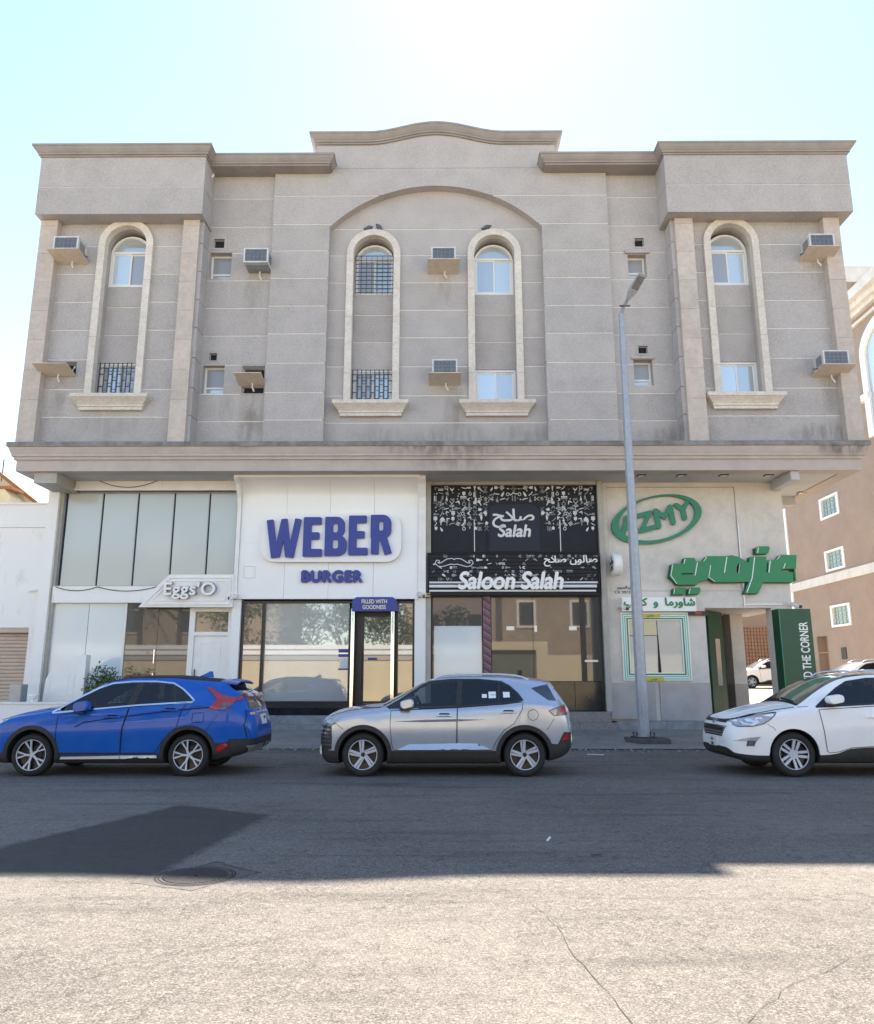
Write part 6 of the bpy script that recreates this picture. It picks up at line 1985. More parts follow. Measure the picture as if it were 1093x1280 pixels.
        bm = bmesh.new(); bm.from_mesh(cm); bmesh.ops.remove_doubles(bm, verts=bm.verts, dist=1e-5); bmesh.ops.recalc_face_normals(bm, faces=bm.faces); bm.to_mesh(cm); bm.free()
        co_ = bpy.data.objects.new('cut', cm); COL.objects.link(co_)
        md = o.modifiers.new('b', 'BOOLEAN'); md.operation = 'DIFFERENCE'; md.object = co_; md.solver = 'EXACT'
        md.material_mode = 'TRANSFER'
        md = o.modifiers.new('b2', 'BOOLEAN'); md.operation = 'DIFFERENCE'; md.object = cut2; md.solver = 'EXACT'
        md.material_mode = 'TRANSFER'
        dg = bpy.context.evaluated_depsgraph_get()
        ev = bpy.data.meshes.new_from_object(o.evaluated_get(dg))
        bpy.data.objects.remove(o); bpy.data.objects.remove(co_); bpy.data.objects.remove(cut2)
        names = {m.name: i for i, m in enumerate(ev.materials) if m}
        groups = {}
        for p in ev.polygons:
            nm = ev.materials[p.material_index].name if ev.materials[p.material_index] else 'dark_void'
            groups.setdefault(nm, []).append(p)
        lab = {M[spec['paint']].name: 'body', 'rubber': 'lower_cladding', 'roof_black': 'roof_panel', 'dark_void': 'wheel_well', 'cabin_trim': 'cabin_lining'}
        ws = M[spec.get('ws_mat', 'car_glass')].name
        for nm, ps in groups.items():
            if nm == 'car_glass' or nm == ws:
                parts = {'windscreen': [p for p in ps if p.center.x < 1.6], 'rear_window': [p for p in ps if p.center.x >= 1.6]}
            else:
                parts = {lab[nm]: ps}
            plist = []
            for pn, pp in parts.items():
                if pn == 'wheel_well':
                    for q in (0, 1, 2, 3):
                        plist.append((pn, [p for p in pp if (p.center.x > spec['wb'] / 2) == bool(q & 1) and (p.center.y > 0) == bool(q & 2)]))
                else:
                    plist.append((pn, pp))
            for pn, pp in plist:
                if not pp: continue
                used = sorted({v for p in pp for v in p.vertices}); mp = {v: i for i, v in enumerate(used)}
                m2 = bpy.data.meshes.new(pn)
                m2.from_pydata([ev.vertices[v].co[:] for v in used], [], [tuple(mp[v] for v in p.vertices) for p in pp])
                m2.materials.append(bpy.data.materials[nm])
                m2.polygons.foreach_set('use_smooth', [True] * len(m2.polygons)); m2.update()
                # keep the smooth shading of the whole shell across the cut
                try:
                    m2.set_sharp_from_angle(angle=R(38))
                except Exception: pass
                ob = bpy.data.objects.new(pn, m2); COL.objects.link(ob); ob.parent = r
                if pn == 'body': s.body = ob
    def hit(s, a, b, ax):
        if ax in 'ST': a = s.fitx(a)
        if ax == 'S': o, d = Vector((a, -4, b)), Vector((0, 1, 0))
        elif ax == 'F': o, d = Vector((-6, a, b)), Vector((1, 0, 0))
        elif ax == 'R': o, d = Vector((9, a, b)), Vector((-1, 0, 0))
        else: o, d = Vector((a, b, 6)), Vector((0, 0, -1))
        h = s.bvh.ray_cast(o, d)
        if h[0] is None:
            h = s.bvh.find_nearest({'S': Vector((a, -0.9, b)), 'F': Vector((-0.9, a, b)), 'R': Vector((3.5, a, b)), 'T': Vector((a, b, 1.6))}[ax])
            if h[0] is None: return o, -d
        nrm = h[1]
        if nrm.dot(d) > 0: nrm = -nrm
        return h[0], nrm
    def decal(s, name, m, loops, ax='S', off=0.004, thick=0.012, both=True, parent=None, step=0.045, smooth=True):
        """panel traced in side, front, rear or top view, laid on the body with its own thickness"""
        if not isinstance(loops[0][0], (tuple, list)): loops = [loops]
        V = []; E = []
        for l in loops:
            q = []
            for i in range(len(l)):
                a, b = l[i], l[(i + 1) % len(l)]
                k = max(1, int(math.dist(a, b) / step))
                q += [(a[0] + (b[0] - a[0]) * j / k, a[1] + (b[1] - a[1]) * j / k) for j in range(k)]
            n0 = len(V); V += [Vector(p) for p in q]
            E += [(n0 + i, n0 + (i + 1) % len(q)) for i in range(len(q))]
        nb_ = len(V)
        xs_ = [p[0] for l in loops for p in l]; zs_ = [p[1] for l in loops for p in l]
        bl = [(V[a], V[b]) for a, b in E]
        def inside(p):
            c = False
            for a, b in bl:
                if (a.y > p.y) != (b.y > p.y) and p.x < (b.x - a.x) * (p.y - a.y) / (b.y - a.y) + a.x: c = not c
            return c
        gx = np.arange(min(xs_) + step / 2, max(xs_), step); gz = np.arange(min(zs_) + step / 2, max(zs_), step)
        for x in gx:
            for z in gz:
                p = Vector((x, z))
                if inside(p) and all((p - v).length > step * 0.45 for v in V[:nb_]): V.append(p)
        r_ = delaunay_2d_cdt(V, E, [], 0, 1e-5)
        P2, F2 = r_[0], r_[2]
        F2 = [f for f in F2 if inside((P2[f[0]] + P2[f[1]] + P2[f[2]]) / 3)]
        top = []; bot = []
        for p in P2:
            h, nn = s.hit(p.x, p.y, ax)
            o_ = off(p.x, p.y) if callable(off) else off
            top.append(h + nn * o_); bot.append(h + nn * (o_ - thick))
        vs = top + bot; k = len(top)
        fs = []
        cnt = {}
        for f in F2:
            a, b, c = (top[i] for i in f)
            nn = (b - a).cross(c - a)
            out = s.hit(P2[f[0]].x, P2[f[0]].y, ax)[1]
            f = tuple(f) if nn.dot(out) > 0 else tuple(reversed(f))
            fs.append(f)
            for i in range(3):
                cnt[(f[i], f[(i + 1) % 3])] = cnt.get((f[i], f[(i + 1) % 3]), 0) + 1
        for (a, b) in list(cnt):
            if (b, a) not in cnt: fs.append((b, a, k + a, k + b))
        mb = MB(); mb.add(vs, fs)
        if both and ax == 'S':
            pass
        wl = wloc(parent or s.r)
        mb.v = [tuple(Vector(v) + wl) for v in mb.v]
        ob = mb.build(name, m, parent or s.r, smooth=smooth, angle=35)
        if both and ax == 'S':
            m2 = MB(); m2.add([(v[0], 2 * wl.y - v[1], v[2]) for v in mb.v], [tuple(reversed(f)) for f in mb.f])
            m2.build(name, m, parent or s.r, smooth=smooth, angle=35)
        elif both == 'M':
            m2 = MB(); m2.add([(v[0], 2 * wl.y - v[1], v[2]) for v in mb.v], [tuple(reversed(f)) for f in mb.f])
            m2.build(name, m, parent or s.r, smooth=smooth, angle=35)
        return ob
    def strip(s, name, m, pts, w, ax='S', off=0.003, thick=0.008, both=True, parent=None):
        """thin band along a traced line"""
        q = []
        for i in range(len(pts) - 1):
            k = max(1, int(math.dist(pts[i], pts[i + 1]) / 0.05))
            q += [(pts[i][0] + (pts[i + 1][0] - pts[i][0]) * j / k, pts[i][1] + (pts[i + 1][1] - pts[i][1]) * j / k) for j in range(k)]
        q.append(pts[-1])
        L = []; Rr = []
        for i, p in enumerate(q):
            a, b = q[max(0, i - 1)], q[min(len(q) - 1, i + 1)]
            d = math.dist(a, b) or 1
            nx, nz = -(b[1] - a[1]) / d * w / 2, (b[0] - a[0]) / d * w / 2
            L.append((p[0] + nx, p[1] + nz)); Rr.append((p[0] - nx, p[1] - nz))
        mb = MB(); wl = wloc(parent or s.r)
        vs = []
        for l, r_ in zip(L, Rr):
            for p in (l, r_):
                h, nn = s.hit(p[0], p[1], ax)
                vs += [h + nn * off, h + nn * (off - thick)]
        fs = []
        for i in range(len(q) - 1):
            a = 4 * i
            fs += [(a, a + 4, a + 6, a + 2), (a + 4, a, a + 1, a + 5), (a + 2, a + 6, a + 7, a + 3)]
        fs += [(0, 2, 3, 1), (4 * len(q) - 4, 4 * len(q) - 3, 4 * len(q) - 1, 4 * len(q) - 2)]
        mb.add([tuple(Vector(v) + wl) for v in vs], fs)
        bm = bmesh.new()
        ob = mb.build(name, m, parent or s.r)
        bm.from_mesh(ob.data); bmesh.ops.recalc_face_normals(bm, faces=bm.faces); bm.to_mesh(ob.data); bm.free()
        if both and ax == 'S':
            m2 = MB(); m2.add([(v[0], 2 * wl.y - v[1], v[2]) for v in mb.v], [tuple(reversed(f)) for f in mb.f])
            m2.build(name, m, parent or s.r)
        return ob

def ring_poly(cx, cz, r0, r1, a0, a1, n=30):
    o = [(cx + r1 * math.cos(R(a0 + (a1 - a0) * i / n)), cz + r1 * math.sin(R(a0 + (a1 - a0) * i / n))) for i in range(n + 1)]
    i_ = [(cx + r0 * math.cos(R(a1 - (a1 - a0) * i / n)), cz + r0 * math.sin(R(a1 - (a1 - a0) * i / n))) for i in range(n + 1)]
    return o + i_

def wheel(car, wx_, sgn, spec, base):
    """one wheel: tyre with tread grooves, rim with spokes"""
    rt, rr, w = spec['rt'], spec['rr'], 0.215
    y_out = sgn * (spec['track']); wl = wloc(car.r)
    cx, cy, cz = wl.x + wx_, wl.y + y_out, wl.z + rt - 0.006
    def lath(prof, n=48):
        return MB().lathe([(r_, h * sgn) for r_, h in prof], n, 'Y', (cx, cy, cz))
    r = bpy.data.objects.new('wheel', None); COL.objects.link(r); r.parent = car.r
    r.location = (wx_, y_out, rt - 0.006)
    pt = [(rr - 0.01, -0.03), (rr, -0.004), (rr + 0.012, 0.0), (rr + 0.03, 0.006), (rt - 0.06, 0.010), (rt - 0.03, 0.002), (rt - 0.012, -0.012), (rt, -0.035), (rt, -0.075), (rt - 0.007, -0.077), (rt - 0.007, -0.085), (rt, -0.087),
          (rt, -0.125), (rt - 0.007, -0.127), (rt - 0.007, -0.135), (rt, -0.137), (rt, -0.18), (rt - 0.02, -0.205), (rt - 0.06, -0.215), (rr, -0.21), (rr - 0.01, -0.18)]
    t = lath(pt); 
    def put(mb, name, m, **kw):
        if sgn > 0: mb.f = [tuple(reversed(f)) for f in mb.f]
        o = mb.build(name, m, r, **kw); bm = bmesh.new(); bm.from_mesh(o.data); bmesh.ops.recalc_face_normals(bm, faces=bm.faces); bm.to_mesh(o.data); bm.free(); return o
    put(t, 'tyre', 'tyre', smooth=True, angle=50)
    b = lath([(rr + 0.001, -0.02), (rr - 0.002, -0.006), (rr - 0.012, -0.004), (rr - 0.018, -0.02), (rr - 0.022, -0.09), (0.06, -0.11), (0.0, -0.11)])
    put(b, 'rim', spec.get('barrel', 'alloy_dark'), smooth=True, angle=40)
    d = lath([(0.0, -0.10), (0.135, -0.10), (0.135, -0.085), (0.0, -0.085)], 28)
    put(d, 'brake_disc', 'alloy_dark')
    sp = MB(); sp2 = MB()
    for k in range(5):
        a = math.radians(90 + 72 * k + spec.get('phase', 0))
        for poly, tgt, y0, y1 in spec['spokes'](rr):
            q = [(p[0] * math.cos(a) - p[1] * math.sin(a), p[0] * math.sin(a) + p[1] * math.cos(a)) for p in poly]
            k2 = MB().prism([q], 0, 1)
            n_ = len(k2.v) // 2
            vv = []
            for i, v in enumerate(k2.v):
                rad = math.hypot(v[0], v[2]) / rr
                dish = -0.012 - 0.022 * (1 - rad)
                vv.append((cx + v[0], cy + sgn * ((dish + y0) if i < n_ else (dish + y1)), cz + v[2]))
            (sp if tgt == 0 else sp2).add(vv, k2.f)
    put(sp, 'spokes', 'alloy')
    if sp2.v: put(sp2, 'spoke_insert', 'alloy_dark')
    lip = lath([(rr - 0.001, -0.003), (rr - 0.004, 0.002), (rr - 0.012, 0.0), (rr - 0.016, -0.008)])
    put(lip, 'rim_lip', 'alloy', smooth=True)
    hb = lath([(0.0, -0.022), (0.028, -0.022), (0.034, -0.028), (0.036, -0.06)], 20)
    put(hb, 'hub_cap', 'alloy' if spec.get('hub') != 'dark' else 'alloy_dark', smooth=True, angle=30)
    nuts = MB()
    for k in range(5):
        a = math.radians(90 + 36 + 72 * k); nuts.lathe([(0.0, -0.03 * sgn), (0.009, -0.03 * sgn), (0.009, -0.06 * sgn)], 6, 'Y', (cx + 0.056 * math.cos(a), cy, cz + 0.056 * math.sin(a)))
    put(nuts, 'wheel_nuts', 'steel_panel')
    return r

def mirror(car, x, z, m, w=0.23, h=0.15, yo=0.0):
    wl = wloc(car.r)
    for sgn in (-1, 1):
        y = sgn * (car.sp['halfw'] + 0.075 + yo)
        prof = []
        mb = MB()
        secs = [(-0.11, 0.55, 0.5), (-0.10, 0.85, 0.8), (-0.04, 1.0, 1.0), (0.04, 1.0, 1.0), (0.085, 0.95, 0.94), (0.095, 0.80, 0.80)]
        n = 14
        for (dy, a, b) in secs:
            for k in range(n):
                t = 2 * math.pi * k / n
                c, s_ = math.cos(t), math.sin(t)
                ex = math.copysign(abs(c) ** 0.6, c) * w / 2 * a; ez = math.copysign(abs(s_) ** 0.7, s_) * h / 2 * b
                mb.v.append((wl.x + x + ex * (1 if c > 0 else 1.0) + 0.02, wl.y + y + sgn * dy, wl.z + z + ez + (0.02 if c > 0 else 0)))
        for i in range(len(secs) - 1):
            for k in range(n):
                f = (i * n + k, i * n + (k + 1) % n, (i + 1) * n + (k + 1) % n, (i + 1) * n + k)
                mb.f.append(f if sgn < 0 else tuple(reversed(f)))
        mb.f += [tuple(range(n)), tuple(reversed(range((len(secs) - 1) * n, len(secs) * n)))]
        mb.mi = [0] * len(mb.f)
        o = mb.build('wing_mirror', m, car.r, smooth=True, angle=60)
        bm = bmesh.new(); bm.from_mesh(o.data); bmesh.ops.recalc_face_normals(bm, faces=bm.faces); bm.to_mesh(o.data); bm.free()
        MB().obox((wl.x + x - 0.02, wl.y + sgn * (car.sp['halfw'] - 0.02), wl.z + z - h * 0.48), (1, 0, 0), (0, 1, 0), (0, 0, 1), 0.05, 0.07, 0.018).build('mirror_foot', 'rubber', o, bevel=0.01)
        MB().obox((wl.x + x - 0.02, wl.y + y, wl.z + z - h * 0.50), (1, 0, 0), (0, 1, 0), (0, 0, 1), w * 0.36, 0.085, 0.016).build('mirror_base', 'rubber', o, bevel=0.01)

def handle(car, x0, x1, z, m, parent, y_off=0.035, tilt=0.0):
    """pull handle standing off the door on two feet, with a dark cup behind it"""
    wl = wloc(car.r)
    for sgn in (-1, 1):
        P = []
        for i in range(9):
            t = i / 8
            x = x0 + (x1 - x0) * t; zz = z + tilt * (t - .5)
            h, nn = car.hit(x, zz, 'S')
            o = y_off * min(1, 4 * t * (1 - t) * 1.6)
            p = h + nn * (o + 0.004)
            P.append((wl.x + p.x, wl.y + (p.y if sgn < 0 else -p.y), wl.z + p.z))
        pr = parent if sgn < 0 else None
        MB().tube(P, 0.014, 8).build('handle', m, (parent[0] if sgn < 0 else parent[1]), smooth=True, angle=60)

def side_twin(ob):
    """the door on the far side that decal() made together with ob"""
    return COL.objects[-1]

def tw5_silver(rr):   # five slanted blades, each split by a dark groove
    return [([(-0.020, 0.035), (0.022, 0.030), (0.090, rr - 0.020), (0.052, rr - 0.010)], 0, 0.0, -0.03),
            ([(-0.040, 0.030), (-0.024, 0.035), (0.036, rr - 0.012), (0.000, rr - 0.008)], 0, -0.004, -0.03)]
def tw5_blue(rr):     # five forked two-tone spokes
    return [([(-0.016, 0.0), (-0.017, 0.10), (-0.066, rr - 0.012), (-0.036, rr - 0.008), (-0.006, 0.125), (0.006, 0.125), (0.036, rr - 0.008), (0.066, rr - 0.012), (0.017, 0.10), (0.016, 0.0)], 0, 0.0, -0.025),
            ([(-0.014, 0.02), (-0.010, 0.115), (-0.034, rr - 0.010), (0.034, rr - 0.010), (0.010, 0.115), (0.014, 0.02)], 1, -0.012, -0.03)]
def tw5_white(rr):
    return [([(-0.040, 0.045), (-0.014, 0.055), (-0.012, 0.12), (-0.022, rr - 0.012), (-0.062, rr - 0.018), (-0.055, 0.13)], 0, 0.0, -0.03),
            ([(0.040, 0.045), (0.055, 0.13), (0.062, rr - 0.018), (0.022, rr - 0.012), (0.012, 0.12), (0.014, 0.055)], 0, 0.0, -0.03),
            ([(-0.05, 0.03), (0.05, 0.03), (0.045, 0.07), (-0.045, 0.07)], 0, 0.001, -0.03)]

def rails(car, xa, xb, y, m, h=0.045):
    wl = wloc(car.r)
    for sgn in (-1, 1):
        P = []
        for i in range(15):
            t = i / 14
            x = xa + (xb - xa) * t
            p, nn = car.hit(x, -y, 'T')
            e = min(1.0, min(t, 1 - t) * 9)
            P.append((wl.x + x, wl.y + sgn * y, wl.z + p.z + h * (e ** .6) - 0.004))
        MB().tube(P, 0.016, 8).build('roof_rail', m, car.r, smooth=True, angle=60)

def plate_mb(name, parent, x, y, z, facing, m='plate', w=0.33, h=0.16, text=('2841', 'A B D')):
    wl = wloc(parent)
    o = MB().box(wl.x + x - 0.008, wl.x + x + 0.008, wl.y + y - w / 2, wl.y + y + w / 2, wl.z + z - h / 2, wl.z + z + h / 2).build(name, m, parent)
    return o

def doors(car, front, rear, m, seam=0.007):
    """two doors a side laid 3 mm proud of the shell, dark shut lines round them"""
    out = {}
    for nm, lp in (('front', front), ('rear', rear)):
        car.strip('shut_line', 'seam', lp + [lp[0]], 0.008, off=0.0075, thick=0.008)
        n0 = len(COL.objects)
        c = (sum(p[0] for p in lp) / len(lp), sum(p[1] for p in lp) / len(lp))
        inn = []
        for p in lp:
            dx, dz = c[0] - p[0], c[1] - p[1]
            inn.append((p[0] + math.copysign(min(abs(dx), seam * .6), dx), p[1] + math.copysign(min(abs(dz), seam * .6), dz)))
        before = set(COL.objects)
        car.decal('door', m, inn, off=0.0035, thick=0.004)
        out[nm] = [o for o in COL.objects if o not in before]
        out[nm].sort(key=lambda o: sum(v.co.y for v in o.data.vertices))
    return out

def plate_text(parent, x, y, z, facing):
    """latin and arabic numerals in two rows, as raised print"""
    wl = wloc(parent)
    for i, t in enumerate(('\u0661\u0662\u0668\u0664', '1284')):
        k = text_mb(t, 0.065, 0.002, 0.001)
        mb = MB(); mb.f = k.f; mb.mi = k.mi
        if facing < 0:
            mb.v = [(wl.x + x + v[1], wl.y + y - v[0], wl.z + z + v[2] + (0.012 if i == 0 else -0.062)) for v in k.v]
        else:
            mb.v = [(wl.x + x - v[1], wl.y + y + v[0], wl.z + z + v[2] + (0.012 if i == 0 else -0.062)) for v in k.v]
        mb.build('plate_numbers', 'slat_dark', parent)

# ---------- silver crossover ----------
sv = root('parked_car', 'silver compact crossover with black wheel arches parked before the barber shop', 'car', (-1.285, 14.0, -0.03), 'cars parked along the kerb')
S_ = dict(overhang=(0.66, 0.86), x0=-0.875, x1=3.51, wb=2.63, wz=0.335, arch=0.408, rt=0.342, rr=0.238, track=0.86, halfw=0.895, paint='paint_silver', ws_mat='car_glass', barrel='alloy_dark', hub='dark',
    ws=(0.31, 1.13), rw=(3.16, 3.44), cuts=[0.31, 1.13, 3.16, 3.44], tuck=0.03, bulge=0.02, spokes=tw5_silver,
    tab=dict(
      zt=[(-.875, .70), (-.86, .80), (-.82, .89), (-.72, .955), (-.5, 1.02), (-.2, 1.075), (.1, 1.11), (.29, 1.13), (.31, 1.14), (.35, 1.16), (.75, 1.375), (1.05, 1.52), (1.13, 1.55), (1.3, 1.585), (1.7, 1.61), (2.2, 1.612), (2.7, 1.575), (3.05, 1.53), (3.13, 1.51), (3.16, 1.47), (3.3, 1.30), (3.42, 1.13), (3.44, 1.10), (3.48, .98), (3.505, .80), (3.51, .74)],
      zb=[(-.875, .40), (-.8, .26), (-.6, .19), (0, .19), (2.6, .19), (3.1, .24), (3.4, .34), (3.51, .46)],
      zclad=[(-.875, .52), (-.55, .40), (.45, .40), (.6, .40), (2.1, .40), (2.6, .45), (3.0, .52), (3.2, .50), (3.51, .52)],
      zbelt=[(-.875, .66), (-.5, .90), (0, 1.0), (.4, 1.05), (1.5, 1.07), (2.3, 1.12), (2.7, 1.16), (3.2, 1.12), (3.51, .80)],
      wb=[(-.875, .50), (-.86, .60), (-.80, .74), (-.68, .82), (-.45, .865), (-.1, .89), (.4, .895), (2.6, .895), (3.0, .88), (3.25, .84), (3.40, .78), (3.48, .68), (3.51, .58)],
      wt=[(-.875, .42), (-.8, .60), (-.6, .68), (-.3, .72), (.3, .76), (.35, .755), (.75, .68), (1.13, .605), (1.7, .58), (2.7, .565), (3.13, .555), (3.3, .63), (3.44, .66), (3.51, .45)],
      crown=[(-.875, .03), (-.5, .05), (.3, .05), (1.1, .05), (2, .055), (3.1, .05), (3.5, .03)]))
gl = [(0.42, 1.06), (0.60, 1.185), (0.85, 1.36), (1.10, 1.495), (1.45, 1.53), (1.9, 1.53), (2.28, 1.495), (2.42, 1.42), (2.54, 1.31), (2.62, 1.20), (2.48, 1.165), (2.1, 1.13), (1.54, 1.09), (0.9, 1.07)]
S_['cabin'] = shrink(gl, 0.022)
cs = Car(S_, sv)
cabin(cs, 1.42, 2.30, 1.10, 1.5, 0.93, 1.09)
for wx_ in (0.0, 2.63):
    for sg_ in (-1, 1): wheel(cs, wx_, sg_, S_, None)
    cs.decal('arch_trim', 'rubber', ring_poly(wx_, .335, .403, .475, -8 if wx_ else -14, 194 if wx_ else 186), off=0.012, thick=0.03)
dd = doors(cs, [(0.45, 1.03), (0.44, 0.80), (0.47, 0.50), (0.50, 0.41), (1.52, 0.41), (1.525, 0.8), (1.535, 1.075)], [(1.545, 1.075), (1.535, 0.8), (1.53, 0.41), (2.10, 0.41), (2.17, 0.56), (2.30, 0.73), (2.46, 0.83), (2.60, 1.05), (2.615, 1.17), (2.3, 1.13)], 'paint_silver')
cs.decal('sill_blade', 'paint_silver', [(0.56, 0.425), (0.76, 0.505), (1.52, 0.52), (1.86, 0.515), (2.06, 0.435), (1.8, 0.428), (1.2, 0.425)], off=lambda x, z: 0.010 + max(0, 0.515 - z) * 0.42, thick=0.03, step=0.03)
for part_, m_ in zip(split_x(gl, 1.55), ('window_clear', 'window_privacy')):
    cs.decal('side_window', m_, part_, off=0.005, thick=0.010, step=0.06)
cs.decal('b_pillar', 'rubber', [(1.50, 1.088), (1.60, 1.094), (1.64, 1.525), (1.55, 1.522)], off=0.007, thick=0.004)
cs.strip('c_pillar', 'rubber', [(2.22, 1.145), (2.24, 1.50)], 0.03, off=0.0068)
cs.decal('a_pillar', 'rubber', [(0.36, 1.085), (0.42, 1.06), (0.62, 1.185), (1.10, 1.495), (1.08, 1.52), (0.6, 1.22)], off=0.006, thick=0.01)
cs.decal('quarter_glass', 'car_glass', [(2.78, 1.39), (2.93, 1.425), (3.06, 1.45), (3.20, 1.19), (3.04, 1.20)], off=0.006)
for k, (x0, x1, z0, z1) in enumerate(((1.95, 2.03, 1.23, 1.29), (2.06, 2.18, 1.225, 1.33), (2.30, 2.41, 1.235, 1.325))):
    cs.decal('window_sticker', 'paper', [(x0, z0), (x1, z0 + .005), (x1, z1), (x0, z1)], off=0.0075, thick=0.002, both=False)
cs.decal('window_sticker', 'mint', [(2.09, 1.27), (2.175, 1.272), (2.175, 1.285), (2.09, 1.284)], off=0.009, thick=0.0015, both=False)
cs.decal('crease', 'paint_silver', [(0.50, 0.86), (1.0, 0.888), (1.5, 0.898), (2.0, 0.892), (1.5, 0.862), (1.0, 0.85)], off=lambda x, z: 0.006 + max(0, z - 0.85) * 0.5, thick=0.03, step=0.02)
handle(cs, 1.20, 1.44, 0.955, 'chrome', dd['front']); handle(cs, 2.24, 2.50, 1.005, 'chrome', dd['rear'])
for x0, x1, z, pr in ((1.25, 1.40, 0.968, dd['front'][0]), (2.30, 2.45, 1.018, dd['rear'][0])):
    cs.decal('handle_cup', 'seam', [(x0, z - .028), (x1, z - .028), (x1 + .02, z), (x1, z + .026), (x0, z + .026), (x0 - .02, z)], off=0.0045, thick=0.002)
cs.strip('fuel_flap_line', 'seam', [(2.775 + .085 * math.cos(R(a)), 0.965 + .085 * math.sin(R(a))) for a in range(0, 361, 20)], 0.008, off=0.0016, both=False)
cs.strip('bumper_line', 'seam', [(3.0, 0.73), (3.13, 0.90)], 0.008, off=0.0016); cs.strip('bumper_line', 'seam', [(-0.33, 0.74), (-0.47, 0.84)], 0.008, off=0.0016)
cs.strip('bonnet_line', 'seam', [(-0.62, 0.93), (-0.3, 1.02), (0.0, 1.065), (0.32, 1.085)], 0.008, off=0.0016)
cs.decal('headlight', 'lamp_clear', [(-0.74, 0.83), (-0.66, 0.895), (-0.50, 0.915), (-0.36, 0.92), (-0.45, 0.84), (-0.56, 0.82)], off=0.006)
cs.decal('headlight_bezel', 'lamp_dark', [(-0.78, 0.81), (-0.74, 0.835), (-0.55, 0.824), (-0.46, 0.845), (-0.47, 0.82), (-0.56, 0.79)], off=0.007)
cs.decal('grille', 'black_metal', [(-0.84, 0.80), (-0.56, 0.79), (-0.54, 0.60), (-0.55, 0.42), (-0.72, 0.42), (-0.84, 0.5)], off=0.008)
for z in (0.50, 0.56, 0.62, 0.68, 0.74):
    cs.strip('grille_bar', 'lamp_dark', [(-0.83, z), (-0.56, z - 0.01)], 0.02, off=0.016, both=True)
cs.decal('grille', 'black_metal', [(-0.55, 0.50), (0.55, 0.50), (0.55, 0.80), (-0.55, 0.80)], 'F', off=0.008, both=False)
cs.decal('skid_plate', 'alu', [(-0.50, 0.27), (0.50, 0.27), (0.60, 0.44), (-0.60, 0.44)], 'F', off=0.03, thick=0.04, both=False)
wl = wloc(sv)
sk = MB().prism([[(-0.92, 0.33), (-0.70, 0.205), (-0.66, 0.22), (-0.78, 0.34), (-0.83, 0.50), (-0.90, 0.51)]], -0.62, 0.62)
sk.v = [(v[0] + 0.145 + wl.x + 0.10 * abs(v[1]) ** 2, v[1] + wl.y, v[2] + wl.z) for v in sk.v]; sk.build('front_skid_plate', 'alu', sv, bevel=0.01)
sk = MB().prism([[(3.44, 0.34), (3.50, 0.40), (3.545, 0.56), (3.53, 0.68), (3.49, 0.68), (3.46, 0.5)]], -0.66, 0.66)
sk.v = [(v[0] - 0.065 + wl.x - 0.09 * abs(v[1]) ** 2, v[1] + wl.y, v[2] + wl.z) for v in sk.v]; sk.build('rear_skid_plate', 'alu', sv, bevel=0.01)
cs.decal('rear_bumper_trim', 'rubber', [(3.03, 0.50), (3.20, 0.505), (3.32, 0.69), (3.46, 0.685), (3.46, 0.40), (3.2, 0.30), (3.03, 0.30)], off=0.008)
cs.decal('rear_reflector', 'lamp_red', [(3.25, 0.55), (3.33, 0.655), (3.40, 0.655), (3.40, 0.58)], off=0.012)
cs.decal('tail_light', 'lamp_dark', [(3.02, 1.03), (3.14, 1.075), (3.36, 1.13), (3.41, 0.96), (3.14, 0.945)], off=0.010)
cs.decal('tail_light_lens', 'lamp_red', [(3.20, 0.985), (3.28, 1.09), (3.37, 1.105), (3.385, 0.98)], off=0.016, thick=0.012)
cs.decal('tail_light_lens', 'lamp_clear', [(3.07, 1.02), (3.14, 1.055), (3.20, 1.06), (3.17, 0.965), (3.13, 0.965)], off=0.016, thick=0.012)
mirror(cs, 0.70, 1.13, 'paint_silver')
rails(cs, 1.12, 2.75, 0.52, 'alu')
cs.strip('roof_spoiler', 'paint_silver', [(3.155, -0.50), (3.155, 0.50)], 0.09, 'T', off=0.012, thick=0.03, both=False)
wl = wloc(sv)
MB().prism_x([(wl.y - 0.01, wl.z + 1.60), (wl.y + 0.01, wl.z + 1.60), (wl.y + 0.004, wl.z + 1.69), (wl.y - 0.004, wl.z + 1.69)], wl.x + 2.62, wl.x + 2.70).build('antenna_fin', 'rubber', sv)
cs.strip('window_trim', 'rubber', gl[:1] + gl, 0.022, off=0.0062, thick=0.006)

